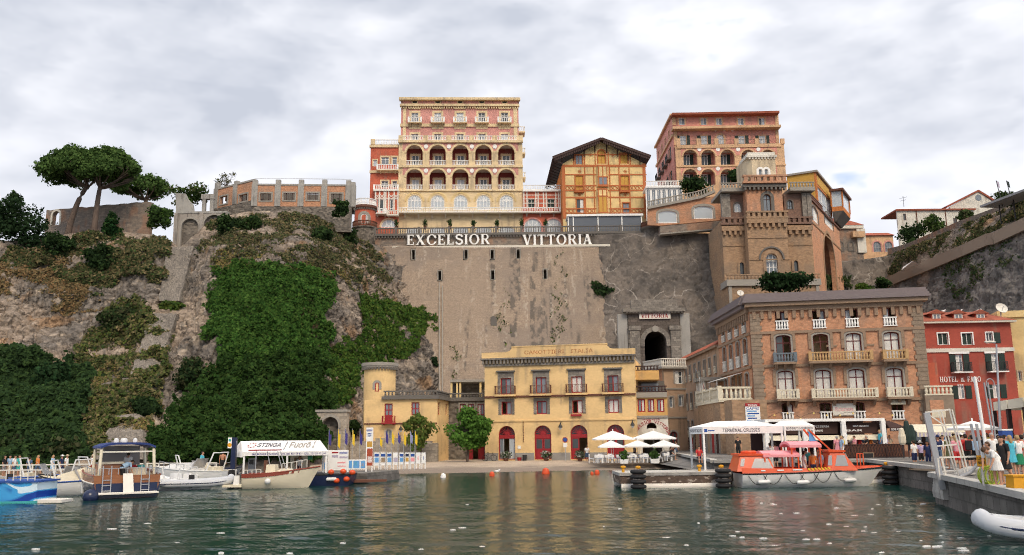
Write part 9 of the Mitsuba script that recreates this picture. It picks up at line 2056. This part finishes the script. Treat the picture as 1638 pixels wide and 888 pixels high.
def banners():
 F = frame_at(580,740,64,0)
 for i,(x,y0,y1,m_) in enumerate(((526.5,689,714,'violet'),(541,687,718,'sun_yellow'),(552.5,687,713,'violet'),(564,688,714,'sun_yellow'),(576,689,713,'violet'),(608,699,716,'sun_yellow'),(617.5,690,711,'violet'),(627,690,712,'sun_yellow'),(637,692,711,'violet'),(646,691,714,'sun_yellow'),(656.5,691,711,'light_violet'),(664,690,713,'sun_yellow'))):
  T = thing('feather_flag',('yellow' if m_ == 'sun_yellow' else 'purple') + ' feather flag, number %s from the left in the row behind the beach posters' % ('one two three four five six seven eight nine ten eleven twelve'.split()[i]),'flag','feather flags behind the beach posters'); u,z1 = F.uz(x,y0); z0 = F.uz(x,y1)[1]; MB(F).bar((u,0,.6),(u,0,z1 + .1),.035).put('pole','steel',T); MB(F).hexa([(u,-.02,z0 + .2),(u + .2,0,z0),(u + .2,.02,z0),(u,.02,z0 + .2)],[(u,-.02,z1),(u + .05,0,z1),(u + .05,.02,z1),(u,.02,z1)]).box(u + .0,u + .2,-.02,.02,z0 + .2,z0 + (z1 - z0) * .75,.0,0).put('cloth',m_,T)
 def board(name,lb,F,x0,y0,x1,y1,panels,mt='white',legs=True):
  T = thing(name,lb,'sign'); r = F.rect(x0,y0,x1,y1); MB(F).box(r[0],r[2],-.06,0,r[1],r[3]).put('board',mt,T)
  for p in panels: q = F.rect(*p[:4],.01); MB(F).box(q[0],q[2],0,.015,q[1],q[3]).put('print',p[4],T)
  if legs:
   for a in (r[0] + .05,r[2] - .05): MB(F).box(a - .04,a + .04,-.05,-.01,.5,r[1]).put('leg','white',T)
  return T,r
 G = frame_at(560,740,60,0)
 T,r = board('notice_board','white notice board with grey and blue print behind the navy barge',G,524,720,557,752,[(531,723,541,725,'door_red'),(531,728,541,732,'lilac'),(543,723,556,726,'light_violet'),(543,730,556,733,'lilac'),(540,739,553,741,'pink_cloth'),(540,745,553,746.5,'pink_cloth'),(515,740,523,751,'sky_blue')])
 board('poster_panel','three blue beach posters in a white frame above the stone jetty',G,556,735,586,751,[(558,737,563,749,'sky_blue'),(565,737,575,749,'sky_blue'),(567,739,571,745,'teal'),(577,737,584,749,'sky_blue'),(578,741,582,746,'ochre')])
 T,r = board('sign_column','tall sign column with white and rust red panels beside the beach posters',G,585.5,684,596.5,745,[(586.5,687,595.5,690,'light_violet'),(588,693,594,695,'sign_blue'),(588,696.5,594,698,'sign_blue'),(587,706,595.5,715,'ochre'),(587,717.5,596,745,'rust_red'),(588,730,595,740,'white')]); 
 P = frame_at(640,735,70,.0)
 for i,(x0,x1,a,b) in enumerate(((598,607,'sign_blue','sky_blue'),(608.5,617,'sign_blue','timber'),(618.5,627,'sign_blue','sky_blue'),(628.5,637,'white','lilac'),(638.5,646,'sign_blue','sky_blue'),(647.5,655,'navy','ochre'),(656,664,'sign_blue','pink_cloth'),(665,672.5,'white','pink_cloth'),(674,681,'white','sign_blue'))):
  lb = ('first poster from the left with white and blue boats','poster with a brown harbour picture under a blue heading','third poster from the left with a blue coast','white text poster in the middle of the row','poster with a light blue sea right of the white text poster','poster with amber bottles on navy','poster with pink picture under a blue heading','white poster with a small red mark','rightmost white poster with a blue emblem')[i]
  board('beach_poster',lb + ' on the beach fence',P,x0,724,x1,745 - .6 * i * .8,[(x0 + 1,726,x1 - 1,730.5,a),(x0 + 1.2,732,x1 - 1.2,740 - .3 * i,b)] if i < 7 else [(x0 + 3,730,x1 - 3,736,b)])
 for i,(x,y,m_,s) in enumerate(((634,763.5,'orange_paint',1),(709,763,'white',1),(787,760,'orange_paint',1),(873,757,'orange_paint',1.5),(955,757,'orange_paint',1),(947,757.6,'orange_paint',.6))):
  lb = ('orange buoy nearest the jetty end','white buoy off the beach','orange buoy off the beach in front of the dense tree','conical orange buoy off the second clubhouse door','orange buoy left of the floating dock','small orange buoy beside the one left of the dock')[i]; T = thing('buoy',lb,'buoy'); c = ground(x,y + 1.5); MB().lathe([(0,-.1),(.2 * s,-.05),(.24 * s,.1),(.17 * s,.26 * s + .05),(0,.34 * s + .05)],(c[0],c[1],0),12).put('float',m_,T,40)
plain('light_violet',(0.25,0.27,0.45),0.7); plain('rust_red',(0.36,0.07,0.035),0.6)
banners()
T = thing('seagull','grey gull standing at the waterline of the beach','gull'); gull(T,ground(795,757.5,.05))
def foam():  # small white flecks modelled in place of sky glints on the waves
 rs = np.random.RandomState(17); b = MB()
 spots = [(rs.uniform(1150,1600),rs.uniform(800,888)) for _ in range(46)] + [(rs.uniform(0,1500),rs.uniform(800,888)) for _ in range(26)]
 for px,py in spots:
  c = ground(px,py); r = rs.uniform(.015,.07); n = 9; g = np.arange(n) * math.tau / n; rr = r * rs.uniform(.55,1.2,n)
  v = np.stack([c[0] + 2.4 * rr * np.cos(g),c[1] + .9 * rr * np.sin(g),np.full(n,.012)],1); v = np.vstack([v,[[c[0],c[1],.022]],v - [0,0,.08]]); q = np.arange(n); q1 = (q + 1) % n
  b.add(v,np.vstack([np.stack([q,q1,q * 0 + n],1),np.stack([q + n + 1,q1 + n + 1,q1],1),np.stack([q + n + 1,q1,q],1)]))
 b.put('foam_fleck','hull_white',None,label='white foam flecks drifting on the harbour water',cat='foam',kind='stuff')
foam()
